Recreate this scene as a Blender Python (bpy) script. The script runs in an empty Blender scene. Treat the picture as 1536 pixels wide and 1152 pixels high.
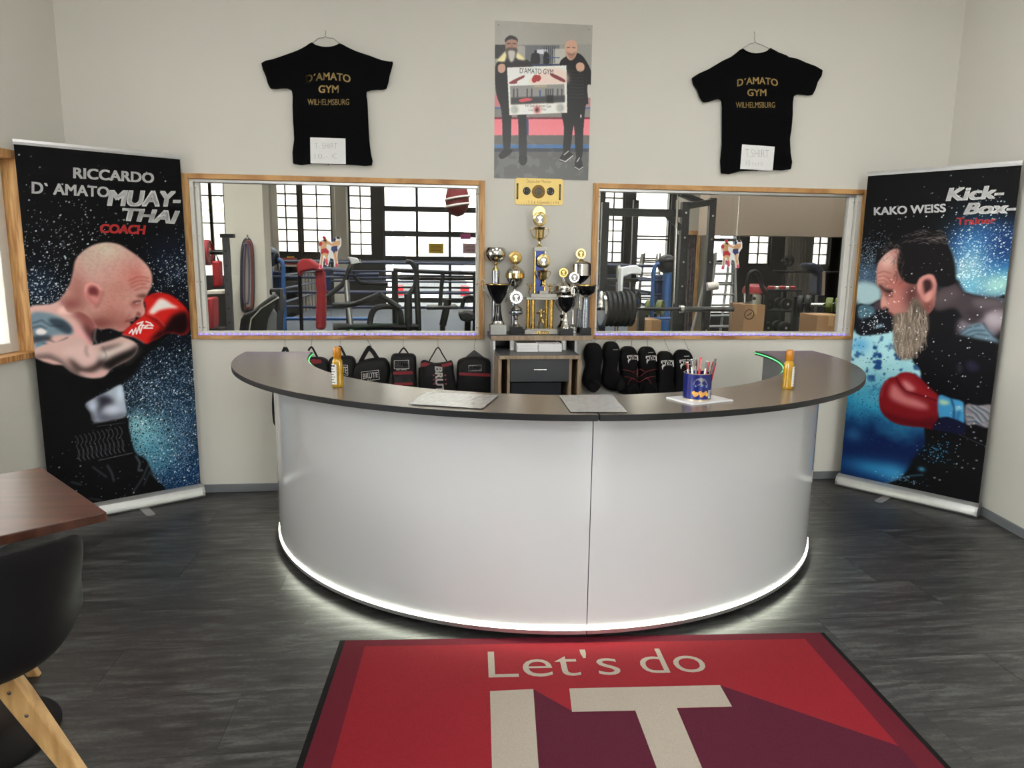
import bpy, bmesh, math, random
import numpy as np
from mathutils import Vector, Matrix
random.seed(7); np.random.seed(7)
SC = bpy.context.scene
COL = SC.collection
# ------------------------------------------------------------------ camera (solved from the photograph, 1536 x 1152)
CF, CP, CYW, CR, CH, CD = 1082.8, 0.1714, 0.1122, 0.0124, 1.4891, 4.6071
_F = Vector((math.sin(CYW)*math.cos(CP), math.cos(CYW)*math.cos(CP), -math.sin(CP)))
_R0 = Vector((math.cos(CYW), -math.sin(CYW), 0)); _U0 = _R0.cross(_F)
_R = _R0*math.cos(CR)+_U0*math.sin(CR); _U = -_R0*math.sin(CR)+_U0*math.cos(CR)
CAM = Vector((0, -CD, CH))
cd = bpy.data.cameras.new('camera'); co = bpy.data.objects.new('camera', cd); COL.objects.link(co)
cd.sensor_fit = 'HORIZONTAL'; cd.sensor_width = 36; cd.lens = CF/1536*36; cd.clip_start = .05; cd.clip_end = 300
m3 = Matrix((_R, _U, -_F)).transposed().to_4x4(); m3.translation = CAM; co.matrix_world = m3
SC.camera = co
# ------------------------------------------------------------------ world, daylight, exposure
wd = bpy.data.worlds.new('overcast_sky'); SC.world = wd; wd.use_nodes = True
bg = wd.node_tree.nodes['Background']; bg.inputs[0].default_value = (1, .992, .975, 1); bg.inputs[1].default_value = 12.0
def lamp(name, kind, loc, rot, energy, color, **k):
    l = bpy.data.lights.new(name, kind); l.energy = energy; l.color = color
    for a, b in k.items(): setattr(l, a, b)
    o = bpy.data.objects.new(name, l); COL.objects.link(o); o.location = loc; o.rotation_euler = rot
    return o
SC.view_settings.view_transform = 'Standard'; SC.view_settings.look = 'None'
SC.view_settings.gamma = 1; SC.view_settings.use_curve_mapping = False
SC.view_settings.exposure = 0.34
SC.cycles.max_bounces = 10; SC.cycles.diffuse_bounces = 5; SC.cycles.glossy_bounces = 5
SC.cycles.transparent_max_bounces = 24; SC.cycles.caustics_reflective = False; SC.cycles.caustics_refractive = False
SC.cycles.sample_clamp_indirect = 6.0
# ------------------------------------------------------------------ pixel helpers
def ray(u, v): return _F*CF + _R*(u-768) + _U*(576-v)
def at_y(u, v, y=0.):
    d = ray(u, v); return CAM + d*((y-CAM.y)/d.y)
def at_z(u, v, z=0.):
    d = ray(u, v); return CAM + d*((z-CAM.z)/d.z)
def at_x(u, v, x):
    d = ray(u, v); return CAM + d*((x-CAM.x)/d.x)
def at_plane(u, v, p, n):
    d = ray(u, v); return CAM + d*((Vector(p)-CAM).dot(n)/d.dot(n))
def px(p):
    d = Vector(p)-CAM; z = d.dot(_F); return (768+CF*d.dot(_R)/z, 576-CF*d.dot(_U)/z)
# ------------------------------------------------------------------ materials
def lin(c): return tuple(((x/255)/12.92 if x/255 <= .04045 else ((x/255+.055)/1.055)**2.4) for x in c[:3])
MATS = {}
def M(name, rgb, rough=.5, metal=0., var=.06, scale=30., bump=0., spec=.5, stretch=(1, 1, 1), emit=0., alpha=None, coat=0., rnd=0.):
    """Principled material: base colour modulated by object-space noise, optional bump."""
    if name in MATS: return MATS[name]
    m = bpy.data.materials.new(name); m.use_nodes = True; nt = m.node_tree; N = nt.nodes; L = nt.links
    b = N['Principled BSDF']; c = lin(rgb)
    b.inputs['Roughness'].default_value = rough; b.inputs['Metallic'].default_value = metal
    b.inputs['Specular IOR Level'].default_value = spec; b.inputs['Coat Weight'].default_value = coat
    tc = N.new('ShaderNodeTexCoord'); mp = N.new('ShaderNodeMapping'); mp.inputs['Scale'].default_value = stretch
    nz = N.new('ShaderNodeTexNoise'); nz.inputs['Scale'].default_value = scale; nz.inputs['Detail'].default_value = 5
    L.new(tc.outputs['Object'], mp.inputs[0]); L.new(mp.outputs[0], nz.inputs['Vector'])
    mr = N.new('ShaderNodeMapRange'); mr.inputs['From Min'].default_value = .25; mr.inputs['From Max'].default_value = .75
    mr.inputs['To Min'].default_value = 1-var; mr.inputs['To Max'].default_value = 1+var
    L.new(nz.outputs['Fac'], mr.inputs['Value'])
    mul = N.new('ShaderNodeVectorMath'); mul.operation = 'SCALE'; mul.inputs[0].default_value = c
    L.new(mr.outputs[0], mul.inputs['Scale'])
    out = mul.outputs[0]
    if rnd:
        oi = N.new('ShaderNodeObjectInfo'); r2 = N.new('ShaderNodeMapRange')
        r2.inputs['To Min'].default_value = 1-rnd; r2.inputs['To Max'].default_value = 1+rnd
        L.new(oi.outputs['Random'], r2.inputs['Value'])
        m2 = N.new('ShaderNodeVectorMath'); m2.operation = 'SCALE'; L.new(out, m2.inputs[0]); L.new(r2.outputs[0], m2.inputs['Scale']); out = m2.outputs[0]
    L.new(out, b.inputs['Base Color'])
    if bump:
        bp = N.new('ShaderNodeBump'); bp.inputs['Strength'].default_value = bump; bp.inputs['Distance'].default_value = .002
        L.new(nz.outputs['Fac'], bp.inputs['Height']); L.new(bp.outputs[0], b.inputs['Normal'])
    if emit:
        b.inputs['Emission Color'].default_value = (*c, 1); b.inputs['Emission Strength'].default_value = emit
    MATS[name] = m; return m
def glass(name, tint=(1, 1, 1), ior=1.45, haze=0.):
    if name in MATS: return MATS[name]
    m = bpy.data.materials.new(name); m.use_nodes = True; nt = m.node_tree; N = nt.nodes; L = nt.links
    N.remove(N['Principled BSDF']); o = N['Material Output']
    fr = N.new('ShaderNodeFresnel'); fr.inputs['IOR'].default_value = ior
    t = N.new('ShaderNodeBsdfTransparent'); t.inputs[0].default_value = (*tint, 1)
    g = N.new('ShaderNodeBsdfGlossy'); g.inputs['Roughness'].default_value = .01
    mx = N.new('ShaderNodeMixShader'); L.new(fr.outputs[0], mx.inputs[0]); L.new(g.outputs[0], mx.inputs[2])
    if haze:
        df = N.new('ShaderNodeBsdfTranslucent'); df.inputs[0].default_value = (.95, .95, .93, 1)
        m2 = N.new('ShaderNodeMixShader'); m2.inputs[0].default_value = haze
        L.new(t.outputs[0], m2.inputs[1]); L.new(df.outputs[0], m2.inputs[2]); L.new(m2.outputs[0], mx.inputs[1])
    else: L.new(t.outputs[0], mx.inputs[1])
    L.new(mx.outputs[0], o.inputs['Surface'])
    MATS[name] = m; return m
def vcol(name, rough=.4, spec=.4):
    """Print: colour attribute 'ink' painted on a fine grid (flat printed pictures only)."""
    if name in MATS: return MATS[name]
    m = bpy.data.materials.new(name); m.use_nodes = True; nt = m.node_tree
    a = nt.nodes.new('ShaderNodeAttribute'); a.attribute_name = 'ink'
    b = nt.nodes['Principled BSDF']; b.inputs['Roughness'].default_value = rough; b.inputs['Specular IOR Level'].default_value = spec
    nt.links.new(a.outputs['Color'], b.inputs['Base Color']); MATS[name] = m; return m
def wood(name, rgb, dark, rough=.5, scale=6., stretch=(1, 1, 12), rnd=0., spec=.4):
    if name in MATS: return MATS[name]
    m = M(name, rgb, rough, 0, .1, scale, 0, spec, stretch, rnd=rnd); nt = m.node_tree; N = nt.nodes; L = nt.links
    b = N['Principled BSDF']; src = b.inputs['Base Color'].links[0].from_socket
    nz = [n for n in N if n.type == 'TEX_NOISE'][0]; nz.inputs['Distortion'].default_value = .6
    cr = N.new('ShaderNodeValToRGB'); cr.color_ramp.elements[0].position = .35; cr.color_ramp.elements[0].color = (*[d/max(c, 1e-4) for d, c in zip(lin(dark), lin(rgb))], 1)
    cr.color_ramp.elements[1].position = .6; cr.color_ramp.elements[1].color = (1, 1, 1, 1)
    L.new(nz.outputs['Fac'], cr.inputs[0])
    ml = N.new('ShaderNodeVectorMath'); ml.operation = 'MULTIPLY'; L.new(src, ml.inputs[0]); L.new(cr.outputs[0], ml.inputs[1]); L.new(ml.outputs[0], b.inputs['Base Color'])
    return m
def emis(name, rgb, strength):
    if name in MATS: return MATS[name]
    m = bpy.data.materials.new(name); m.use_nodes = True; N = m.node_tree.nodes; N.remove(N['Principled BSDF'])
    e = N.new('ShaderNodeEmission'); e.inputs[0].default_value = (*lin(rgb), 1); e.inputs[1].default_value = strength
    m.node_tree.links.new(e.outputs[0], N['Material Output'].inputs['Surface']); MATS[name] = m; return m
# ------------------------------------------------------------------ mesh builder
def frame_of(d):
    d = Vector(d).normalized(); a = Vector((0, 0, 1)) if abs(d.z) < .95 else Vector((1, 0, 0))
    x = a.cross(d).normalized(); return x, d.cross(x), d
class MB:
    def __init__(s): s.v = []; s.f = []
    def add(s, vs, fs):
        k = len(s.v); s.v += [tuple(v) for v in vs]; s.f += [tuple(i+k for i in f) for f in fs]; return s
    def box(s, a, b):
        x0, y0, z0 = [min(p, q) for p, q in zip(a, b)]; x1, y1, z1 = [max(p, q) for p, q in zip(a, b)]
        return s.add([(x0, y0, z0), (x1, y0, z0), (x1, y1, z0), (x0, y1, z0), (x0, y0, z1), (x1, y0, z1), (x1, y1, z1), (x0, y1, z1)],
                     [(0, 3, 2, 1), (4, 5, 6, 7), (0, 1, 5, 4), (1, 2, 6, 5), (2, 3, 7, 6), (3, 0, 4, 7)])
    def beam(s, p, q, w, h, up=(0, 0, 1)):
        p = Vector(p); q = Vector(q); d = (q-p).normalized(); u = Vector(up)
        if abs(d.dot(u)) > .98: u = Vector((0, 1, 0))
        x = d.cross(u).normalized()*w/2; y = x.cross(d).normalized()*h/2
        vs = [p-x-y, p+x-y, p+x+y, p-x+y, q-x-y, q+x-y, q+x+y, q-x+y]
        return s.add(vs, [(0, 3, 2, 1), (4, 5, 6, 7), (0, 1, 5, 4), (1, 2, 6, 5), (2, 3, 7, 6), (3, 0, 4, 7)])
    def rings(s, rings, closed=False, caps=True):
        n = len(rings[0]); k = len(s.v)
        for r in rings: s.v += [tuple(p) for p in r]
        m = len(rings)
        for i in range(m if closed else m-1):
            for j in range(n):
                a = k+i*n+j; b = k+i*n+(j+1) % n; c = k+((i+1) % m)*n+(j+1) % n; d = k+((i+1) % m)*n+j
                s.f.append((a, b, c, d))
        if caps and not closed:
            s.f.append(tuple(k+j for j in reversed(range(n)))); s.f.append(tuple(k+(m-1)*n+j for j in range(n)))
        return s
    def tube(s, pts, r, n=10, closed=False, caps=True):
        pts = [Vector(p) for p in pts]; m = len(pts); rs = r if isinstance(r, (list, tuple)) else [r]*m
        t0 = (pts[1]-pts[0]); x, y, _ = frame_of(t0); out = []
        for i, p in enumerate(pts):
            if closed: t = pts[(i+1) % m]-pts[i-1]
            else: t = pts[min(i+1, m-1)]-pts[max(i-1, 0)]
            t.normalize(); x = (x-t*x.dot(t)).normalized(); y = t.cross(x)
            out.append([p+(x*math.cos(a)+y*math.sin(a))*rs[i] for a in [2*math.pi*j/n for j in range(n)]])
        return s.rings(out, closed, caps)
    def lathe(s, prof, c=(0, 0, 0), n=24, axis=(0, 0, 1), caps=True):
        x, y, d = frame_of(axis); c = Vector(c)
        if tuple(axis) == (0, 0, 1): x, y, d = Vector((1, 0, 0)), Vector((0, 1, 0)), Vector((0, 0, 1))
        return s.rings([[c+d*z+(x*math.cos(a)+y*math.sin(a))*max(r, 1e-4) for a in [2*math.pi*j/n for j in range(n)]] for r, z in prof], False, caps)
    def prism(s, poly, ext):
        """poly: world points (planar), ext: extrusion vector"""
        e = Vector(ext); P = [Vector(p) for p in poly]; n = len(P); k = len(s.v)
        nrm = Vector((0, 0, 0))
        for i in range(n): nrm += P[i].cross(P[(i+1) % n])
        if nrm.dot(e) > 0: P = P[::-1]
        s.v += [tuple(p) for p in P]+[tuple(p+e) for p in P]
        s.f.append(tuple(k+i for i in range(n))); s.f.append(tuple(k+n+i for i in reversed(range(n))))
        for i in range(n):
            j = (i+1) % n; s.f.append((k+j, k+i, k+n+i, k+n+j))
        return s
    def ball(s, c, r, n=16, m=10, sc=(1, 1, 1), rot=None):
        R = rot or Matrix.Identity(3); c = Vector(c)
        return s.rings([[c+R @ Vector((r*sc[0]*math.sin(t)*math.cos(a), r*sc[1]*math.sin(t)*math.sin(a), -r*sc[2]*math.cos(t))) for a in [2*math.pi*j/n for j in range(n)]]
                        for t in [max(.02, min(math.pi-.02, math.pi*i/m)) for i in range(m+1)]])
    def build(s, name, mat, parent=None, world=True, smooth=False, bevel=0., seg=2, sub=0, ang=40):
        me = bpy.data.meshes.new(name); me.from_pydata(s.v, [], s.f); me.update()
        me.materials.append(mat)
        o = bpy.data.objects.new(name, me); COL.objects.link(o)
        if smooth:
            me.polygons.foreach_set('use_smooth', [True]*len(me.polygons))
            if ang < 180:
                try: me.set_sharp_from_angle(angle=math.radians(ang))
                except Exception: pass
        if bevel:
            b = o.modifiers.new('bevel', 'BEVEL'); b.width = bevel; b.segments = seg; b.limit_method = 'ANGLE'; b.angle_limit = math.radians(35)
        if sub:
            b = o.modifiers.new('subdivision', 'SUBSURF'); b.levels = sub; b.render_levels = sub
        if parent: attach(o, parent, world)
        return o
def wmat(o):
    return (wmat(o.parent) @ o.matrix_parent_inverse if o.parent else Matrix.Identity(4)) @ o.matrix_basis
def attach(o, parent, world=True):
    o.parent = parent
    if world: o.matrix_parent_inverse = wmat(parent).inverted()
def tag(o, label=None, cat=None, group=None, kind=None):
    if label: o['label'] = label
    if cat: o['category'] = cat
    if group: o['group'] = group
    if kind: o['kind'] = kind
    return o
def thing(name, label, cat, loc=(0, 0, 0), rz=0., group=None):
    o = bpy.data.objects.new(name, None); COL.objects.link(o); o.empty_display_size = .05
    o.location = loc; o.rotation_euler = (0, 0, rz); return tag(o, label, cat, group)
def struct(o, label=None): return tag(o, label, None, None, 'structure')
def dup(root, loc=None, rz=None, label=None, parent=None):
    c = root.copy(); COL.objects.link(c)
    if parent: c.parent = parent
    if loc is not None: c.location = loc
    if rz is not None: c.rotation_euler = (0, 0, rz)
    if label: c['label'] = label
    for ch in list(root.children): dup(ch, parent=c)
    return c
def text_mesh(txt, size=1., bold=0., align='LEFT', shear=0., spacing=1.):
    cu = bpy.data.curves.new('lettering', 'FONT'); cu.body = txt; cu.size = size; cu.offset = bold; cu.align_x = align; cu.shear = shear; cu.space_character = spacing
    cu.resolution_u = 4; cu.fill_mode = 'FRONT'
    o = bpy.data.objects.new('lettering', cu); COL.objects.link(o)
    dg = bpy.context.evaluated_depsgraph_get(); me = bpy.data.meshes.new_from_object(o.evaluated_get(dg))
    bpy.data.objects.remove(o); bpy.data.curves.remove(cu); return me
def lettering(name, txt, fn, mat, parent, bold=0., shear=0., spacing=1., box=True, nrm=None, world=True):
    """flat lettering mapped to a surface: fn(s,t) gives the point for s,t in 0..1 over the text's box"""
    me = text_mesh(txt, 1., min(bold, 0.), 'LEFT', shear, spacing)
    n = len(me.vertices); a = np.empty(n*3); me.vertices.foreach_get('co', a); a = a.reshape(-1, 3)
    lo, hi = a.min(0), a.max(0); fs = [tuple(p.vertices) for p in me.polygons]; bpy.data.meshes.remove(me)
    m = MB(); b = max(bold, 0.); lo = lo-b; sz = np.maximum(hi+b-lo, 1e-6)
    for ox, oy in (((0, 0),) if b == 0 else ((-b, -b*.6), (b, -b*.6), (-b, b*.6), (b, b*.6), (0, 0))):
        m.add([fn((p[0]+ox-lo[0])/sz[0], (p[1]+oy-lo[1])/sz[1]) for p in a], fs)
    return m.build(name, mat, parent, world)
def quad_fn(bl, br, tl, tr):
    bl, br, tl, tr = map(Vector, (bl, br, tl, tr))
    return lambda s, t: (bl*(1-s)+br*s)*(1-t)+(tl*(1-s)+tr*s)*t
def smooth_poly(pts, k=4, closed=True):
    P = [Vector(p) for p in pts]; n = len(P); out = []
    rng = range(n) if closed else range(n-1)
    for i in rng:
        p0 = P[i-1] if closed or i > 0 else P[0]; p1 = P[i]; p2 = P[(i+1) % n]; p3 = P[(i+2) % n] if closed or i+2 < n else P[-1]
        for j in range(k):
            t = j/k; out.append(.5*((2*p1)+(p2-p0)*t+(2*p0-5*p1+4*p2-p3)*t*t+(3*p1-p0-3*p2+p3)*t**3))
    if not closed: out.append(P[-1])
    return out
# ------------------------------------------------------------------ shared materials
m_wall = M('wall_paint', (212, 209, 201), .85, var=.012, scale=3, bump=.02)
m_wallL = m_wall
m_ceil = M('ceiling_paint', (225, 223, 216), .9, var=.01)
m_base = M('grey_baseboard', (112, 115, 120), .45, var=.02)
m_pine = wood('pine_wood', (196, 150, 96), (160, 108, 60), .5, 5., (1, 14, 1))
m_pinev = wood('pine_wood_upright', (200, 158, 104), (166, 116, 66), .5, 5., (12, 12, 1))
m_vinyl = M('white_window_profile', (222, 220, 214), .35, var=.02)
m_alu = M('brushed_aluminium', (190, 190, 190), .35, .9, .05, 60, 0, .5, (1, 30, 30))
m_silver = M('silver_rail', (200, 200, 200), .4, .6, .04)
m_black = M('black_fabric', (7, 7, 8), .8, var=.2, scale=200, bump=.2, spec=.25)
m_blkpl = M('black_plastic', (13, 13, 15), .45, var=.1, spec=.35)
m_blksteel = M('black_steel', (15, 15, 17), .4, 0., .1, spec=.35)
m_white = M('white_paper', (232, 232, 232), .7, var=.02)
m_chrome = M('chrome', (215, 213, 208), .12, 1., .03)
m_gold = M('polished_gold', (216, 190, 128), .18, 1., .06)
m_gwin = glass('window_glass', (.97, .985, .98), 1.32)
# ------------------------------------------------------------------ room shell
def wall_cells(name, us, zs, holes, fn, depth, mat):
    """panel split at us x zs, cells in holes left open; fn(u,z,d) -> point; real thickness"""
    m = MB(); nu, nz = len(us)-1, len(zs)-1
    op = lambda i, j: i < 0 or j < 0 or i >= nu or j >= nz or any(h[0]-1e-6 <= us[i] and us[i+1] <= h[1]+1e-6 and h[2]-1e-6 <= zs[j] and zs[j+1] <= h[3]+1e-6 for h in holes)
    for i in range(nu):
        for j in range(nz):
            if op(i, j): continue
            a, b, c, d = us[i], us[i+1], zs[j], zs[j+1]
            m.add([fn(a, c, 0), fn(b, c, 0), fn(b, d, 0), fn(a, d, 0)], [(0, 1, 2, 3)])
            m.add([fn(a, c, depth), fn(b, c, depth), fn(b, d, depth), fn(a, d, depth)], [(3, 2, 1, 0)])
            if op(i-1, j): m.add([fn(a, c, 0), fn(a, d, 0), fn(a, d, depth), fn(a, c, depth)], [(0, 1, 2, 3)])
            if op(i+1, j): m.add([fn(b, c, 0), fn(b, d, 0), fn(b, d, depth), fn(b, c, depth)], [(3, 2, 1, 0)])
            if op(i, j-1): m.add([fn(a, c, 0), fn(b, c, 0), fn(b, c, depth), fn(a, c, depth)], [(3, 2, 1, 0)])
            if op(i, j+1): m.add([fn(a, d, 0), fn(b, d, 0), fn(b, d, depth), fn(a, d, depth)], [(0, 1, 2, 3)])
    return m.build(name, mat)
H = 3.35; XL, YF = -2.10, -7.2
RW0 = Vector((3.403, 0, 0)); RWD = Vector((-.155, -1.2, 0)).normalized()      # right wall runs slightly inward
RWN = Vector((RWD.y, -RWD.x, 0))                                              # points out of the room (+x)
if RWN.x < 0: RWN = -RWN
def rw(s, z, d=0): return RW0+RWD*s+RWN*d+Vector((0, 0, z))
W1 = (-1.461, .335, .981, 1.965); W2 = (1.018, 2.859, .981, 1.965)           # window openings (outer edge of the wood)
us = [XL-.3, W1[0]+.02, W1[1]-.02, W2[0]+.02, W2[1]-.02, 3.75]
zs = [0, W1[2]+.01, W1[3]-.02, H]
hl = [(us[1], us[2], zs[1], zs[2]), (us[3], us[4], zs[1], zs[2])]
struct(wall_cells('wall_back', us, zs, hl, lambda u, z, d: (u, d, z), .22, m_wall), 'cream back wall with two interior windows')
W3 = (-2.35, -.42, .945, 2.0); W4 = (-6.4, -2.9, .945, 3.05)
LW0 = Vector((-2.097, 0, 0)); LWA = math.atan2(RWD.x, -RWD.y)                  # left wall is parallel to the right one
def lw(y, z, d=0): return LW0-RWD*y-RWN*d+Vector((0, 0, z))
struct(wall_cells('wall_left', [-7.4, W4[0], W4[1], W3[0], W3[1], 0], [0, W3[2], W3[3], W4[3], H], [W3, W4], lambda u, z, d: tuple(lw(u, z, d)), .22, m_wall), 'plain cream left wall')
struct(wall_cells('wall_right', [0, 7.4], [0, H], [], lambda u, z, d: tuple(rw(u, z, d)), .2, m_wall), 'plain cream right wall')
FW = [(.95, 2.25, .05, 2.70), (-2.85, 2.25, 2.78, 3.28)]
struct(wall_cells('wall_front', [-3.4, -2.85, .95, 2.25, 3.4], [0, .05, 2.70, 2.78, 3.28, H], FW, lambda u, z, d: (u, YF-d, z), .25, M('front_wall_paint', (168, 160, 150), .85, var=.02, scale=3)))
struct(MB().box((-3.5, YF-.3, H), (3.8, .22, H+.15)).build('ceiling', m_ceil))
fl = struct(MB().box((-3.5, YF-.3, -.12), (3.8, 0, -.004)).build('floor', M('subfloor', (38, 38, 38), .8)), 'dark grey wood-look vinyl plank floor')
# vinyl planks
def plank_mat():
    m = bpy.data.materials.new('vinyl_plank'); m.use_nodes = True; nt = m.node_tree; N = nt.nodes; L = nt.links; b = N['Principled BSDF']
    g = N.new('ShaderNodeNewGeometry'); oi = N.new('ShaderNodeObjectInfo')
    sh = N.new('ShaderNodeVectorMath'); sh.operation = 'SCALE'; sh.inputs[0].default_value = (9, 17, 0); L.new(oi.outputs['Random'], sh.inputs['Scale'])
    ad = N.new('ShaderNodeVectorMath'); L.new(g.outputs['Position'], ad.inputs[0]); L.new(sh.outputs[0], ad.inputs[1])
    fac = []
    for sc, st, det, dis in ((2.6, (1, 7, 1), 9, .9), (9, (1, 5, 1), 7, .6), (60, (1, 3, 1), 3, 0)):
        mp = N.new('ShaderNodeMapping'); mp.inputs['Scale'].default_value = st; L.new(ad.outputs[0], mp.inputs[0])
        nz = N.new('ShaderNodeTexNoise'); nz.inputs['Scale'].default_value = sc; nz.inputs['Detail'].default_value = det; nz.inputs['Distortion'].default_value = dis
        L.new(mp.outputs[0], nz.inputs['Vector']); fac.append(nz)
    mx = N.new('ShaderNodeMix'); mx.inputs[0].default_value = .42; L.new(fac[0].outputs['Fac'], mx.inputs[2]); L.new(fac[1].outputs['Fac'], mx.inputs[3])
    mx2 = N.new('ShaderNodeMix'); mx2.inputs[0].default_value = .2; L.new(mx.outputs[0], mx2.inputs[2]); L.new(fac[2].outputs['Fac'], mx2.inputs[3])
    cr = N.new('ShaderNodeValToRGB'); e = cr.color_ramp.elements
    e[0].position = .36; e[0].color = (*lin((30, 30, 31)), 1); e[1].position = .66; e[1].color = (*lin((98, 98, 97)), 1)
    k = cr.color_ramp.elements.new(.5); k.color = (*lin((54, 54, 54)), 1)
    L.new(mx2.outputs[0], cr.inputs[0]); L.new(cr.outputs[0], b.inputs['Base Color'])
    b.inputs['Roughness'].default_value = .38; b.inputs['Specular IOR Level'].default_value = .45
    bp = N.new('ShaderNodeBump'); bp.inputs['Strength'].default_value = .12; bp.inputs['Distance'].default_value = .002
    L.new(mx2.outputs[0], bp.inputs['Height']); L.new(bp.outputs[0], b.inputs['Normal'])
    return m
m_plank = plank_mat()
PW, PL = .32, .93
pk = MB().box((.0006, .0006, -.004), (PL-.0006, PW-.0006, 0)).build('plank', m_plank, fl)
first = True
nr = int(6.2/PW)+1
for r in range(nr):
    y = -(r+1)*PW; off = random.random()*PL
    for c in range(-2, 8):
        x = XL-.25+c*PL-off+.3
        if x > rw(-y, 0).x+.1 or x+PL < lw(y, 0).x: continue
        o = pk if first else pk.copy()
        if not first: COL.objects.link(o)
        o.location = (x, y, 0); o.parent = fl; first = False
# baseboards
bb = struct(MB().box((XL, -.014, 0), (3.40, 0, .052)).build('baseboard_back', m_base, bevel=.003))
struct(MB().prism([lw(-7, 0, 0), lw(-.02, 0, 0), lw(-.02, 0, -.014), lw(-7, 0, -.014)], (0, 0, .052)).build('baseboard_left', m_base, bevel=.003))
struct(MB().prism([rw(.02, 0, 0), rw(7, 0, 0), rw(7, 0, -.014), rw(.02, 0, -.014)], (0, 0, .052)).build('baseboard_right', m_base, bevel=.003))
# ------------------------------------------------------------------ interior windows in the back wall
m_ledblue = emis('violet_led', (92, 70, 255), 5.0)
m_tape = M('led_tape', (205, 200, 225), .5)
def interior_window(n, W, lw, rw_, split):
    x0, x1, z0, z1 = W; e = thing('window_%d' % n, None, None, ((x0+x1)/2, 0, z0)); e['kind'] = 'structure'
    e['label'] = 'pine framed interior window looking into the gym, ' + ('beside the boxer banner on the left' if n == 1 else 'right of the trophies')
    fw, fh = .036, .030; y0, y1 = -.014, .10
    MB().box((x0, y0, z0), (x0+fw, y1, z1)).build('jamb', m_pinev, e, bevel=.002)
    MB().box((x1-fw, y0, z0), (x1, y1, z1)).build('jamb', m_pinev, e, bevel=.002)
    MB().box((x0+fw, y0, z1-fh), (x1-fw, y1, z1)).build('head', m_pine, e, bevel=.002)
    MB().box((x0+fw, y0-.004, z0), (x1-fw, y1, z0+.022)).build('sill', m_pine, e, bevel=.002)
    a0, a1, c0, c1 = x0+fw, x1-fw, z0+.022, z1-fh
    f = MB().box((a0, .0, c0), (a0+lw*.45, .07, c1)); f.box((a0+lw*.52, .02, c0), (a0+lw, .06, c1)); f.build('side_profile', m_vinyl, e, bevel=.002)
    f = MB().box((a1-rw_*.45, .0, c0), (a1, .07, c1)); f.box((a1-rw_, .02, c0), (a1-rw_*.52, .06, c1)); f.build('side_profile', m_vinyl, e, bevel=.002)
    MB().box((a0, .005, c1-.018), (a1, .065, c1)).build('top_track', m_alu, e, bevel=.002)
    MB().box((a0, .004, c0), (a1, .065, c0+.024)).build('bottom_track', m_vinyl, e, bevel=.002)
    xs = at_y(split, 400, .04).x
    for i, (p, q, y) in enumerate(((a0+lw*.6, xs+.02, .03), (xs-.02, a1-rw_*.6, .045))):
        MB().box((p, y, c0+.02), (q, y+.005, c1-.012)).build('pane', m_gwin, e)
    # screws on the profiles
    for X in (a0+lw*.25, a0+lw*.75, a1-rw_*.25, a1-rw_*.75):
        s = MB()
        for k in range(4): s.lathe([(.0035, 0), (.0035, .003), (.001, .004)], (X, .003, c0+.05+(c1-c0-.1)*k/3), 8, (0, -1, 0))
        o = s.build('screws', m_chrome, e); o['kind'] = 'stuff'
    t = thing('led_strip', 'violet LED strip along the sill of the ' + ('left' if n == 1 else 'right') + ' pine window', 'led strip', (x0+.04, -.02, z0+.03), 0, 'violet LED strips on the window sills')
    MB().box((a0, -.0015, z0+.024), (a1, 0.0035, z0+.036)).build('tape', m_tape, t)
    ch = MB(); k = int((a1-a0)/.0335)
    for i in range(k):
        X = a0+.0335*(i+.5); ch.box((X-.0045, -.0045, z0+.0265), (X+.0045, -.0015, z0+.0335))
    o = ch.build('led_chips', m_ledblue, t); o['kind'] = 'stuff'
    return e
interior_window(1, W1, .050, .018, 500)
interior_window(2, W2, .018, .078, 1097)
# window in the left wall (only its far jamb shows beside the banner)
e = thing('window_3', 'pine framed window in the left wall beside the banner', None, tuple(LW0), LWA); e['kind'] = 'structure'
y0, y1, z0, z1 = W3; XW = 0.
MB().box((XW+.012, y1-.035, z0), (XW-.16, y1+.012, z1)).build('jamb', m_pinev, e, False, bevel=.003)
MB().box((XW+.012, y0-.012, z0), (XW-.16, y0+.035, z1)).build('jamb', m_pinev, e, False, bevel=.003)
MB().box((XW+.014, y0-.012, z1-.03), (XW-.16, y1+.012, z1+.012)).build('head', m_pine, e, False, bevel=.003)
MB().box((XW+.03, y0-.012, z0-.012), (XW-.16, y1+.012, z0+.02)).build('sill', m_pine, e, False, bevel=.003)
MB().box((XW-.07, y1-.10, z0+.02), (XW-.13, y1-.035, z1-.03)).build('side_profile', m_vinyl, e, False, bevel=.003)
MB().box((XW-.07, y0+.035, z0+.02), (XW-.13, y0+.10, z1-.03)).build('side_profile', m_vinyl, e, False, bevel=.003)
MB().box((XW-.07, y0+.1, z1-.09), (XW-.13, y1-.10, z1-.03)).build('top_profile', m_vinyl, e, False, bevel=.003)
MB().box((XW-.07, y0+.1, z0+.02), (XW-.13, y1-.10, z0+.07)).build('bottom_profile', m_vinyl, e, False, bevel=.003)
MB().box((XW-.098, y0+.1, z0+.07), (XW-.103, y1-.10, z1-.09)).build('pane', glass('frosted_pane', (.95, .95, .93), 1.45, .7), e, False)
e = thing('window_6', 'wide unseen window added in the left wall for its light', None, tuple(LW0), LWA); e['kind'] = 'structure'  # window added out of view to light the right wall
y0, y1, z0, z1 = W4
for k in range(4): Y = y0+(y1-y0-.06)*k/3; MB().box((-.06, Y, z0), (-.14, Y+.06, z1)).build('mullion', m_vinyl, e, False)
for Z in (z0, z1-.06): MB().box((-.061, y0+.06, Z), (-.139, y1-.06, Z+.06)).build('rail', m_vinyl, e, False)
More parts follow.
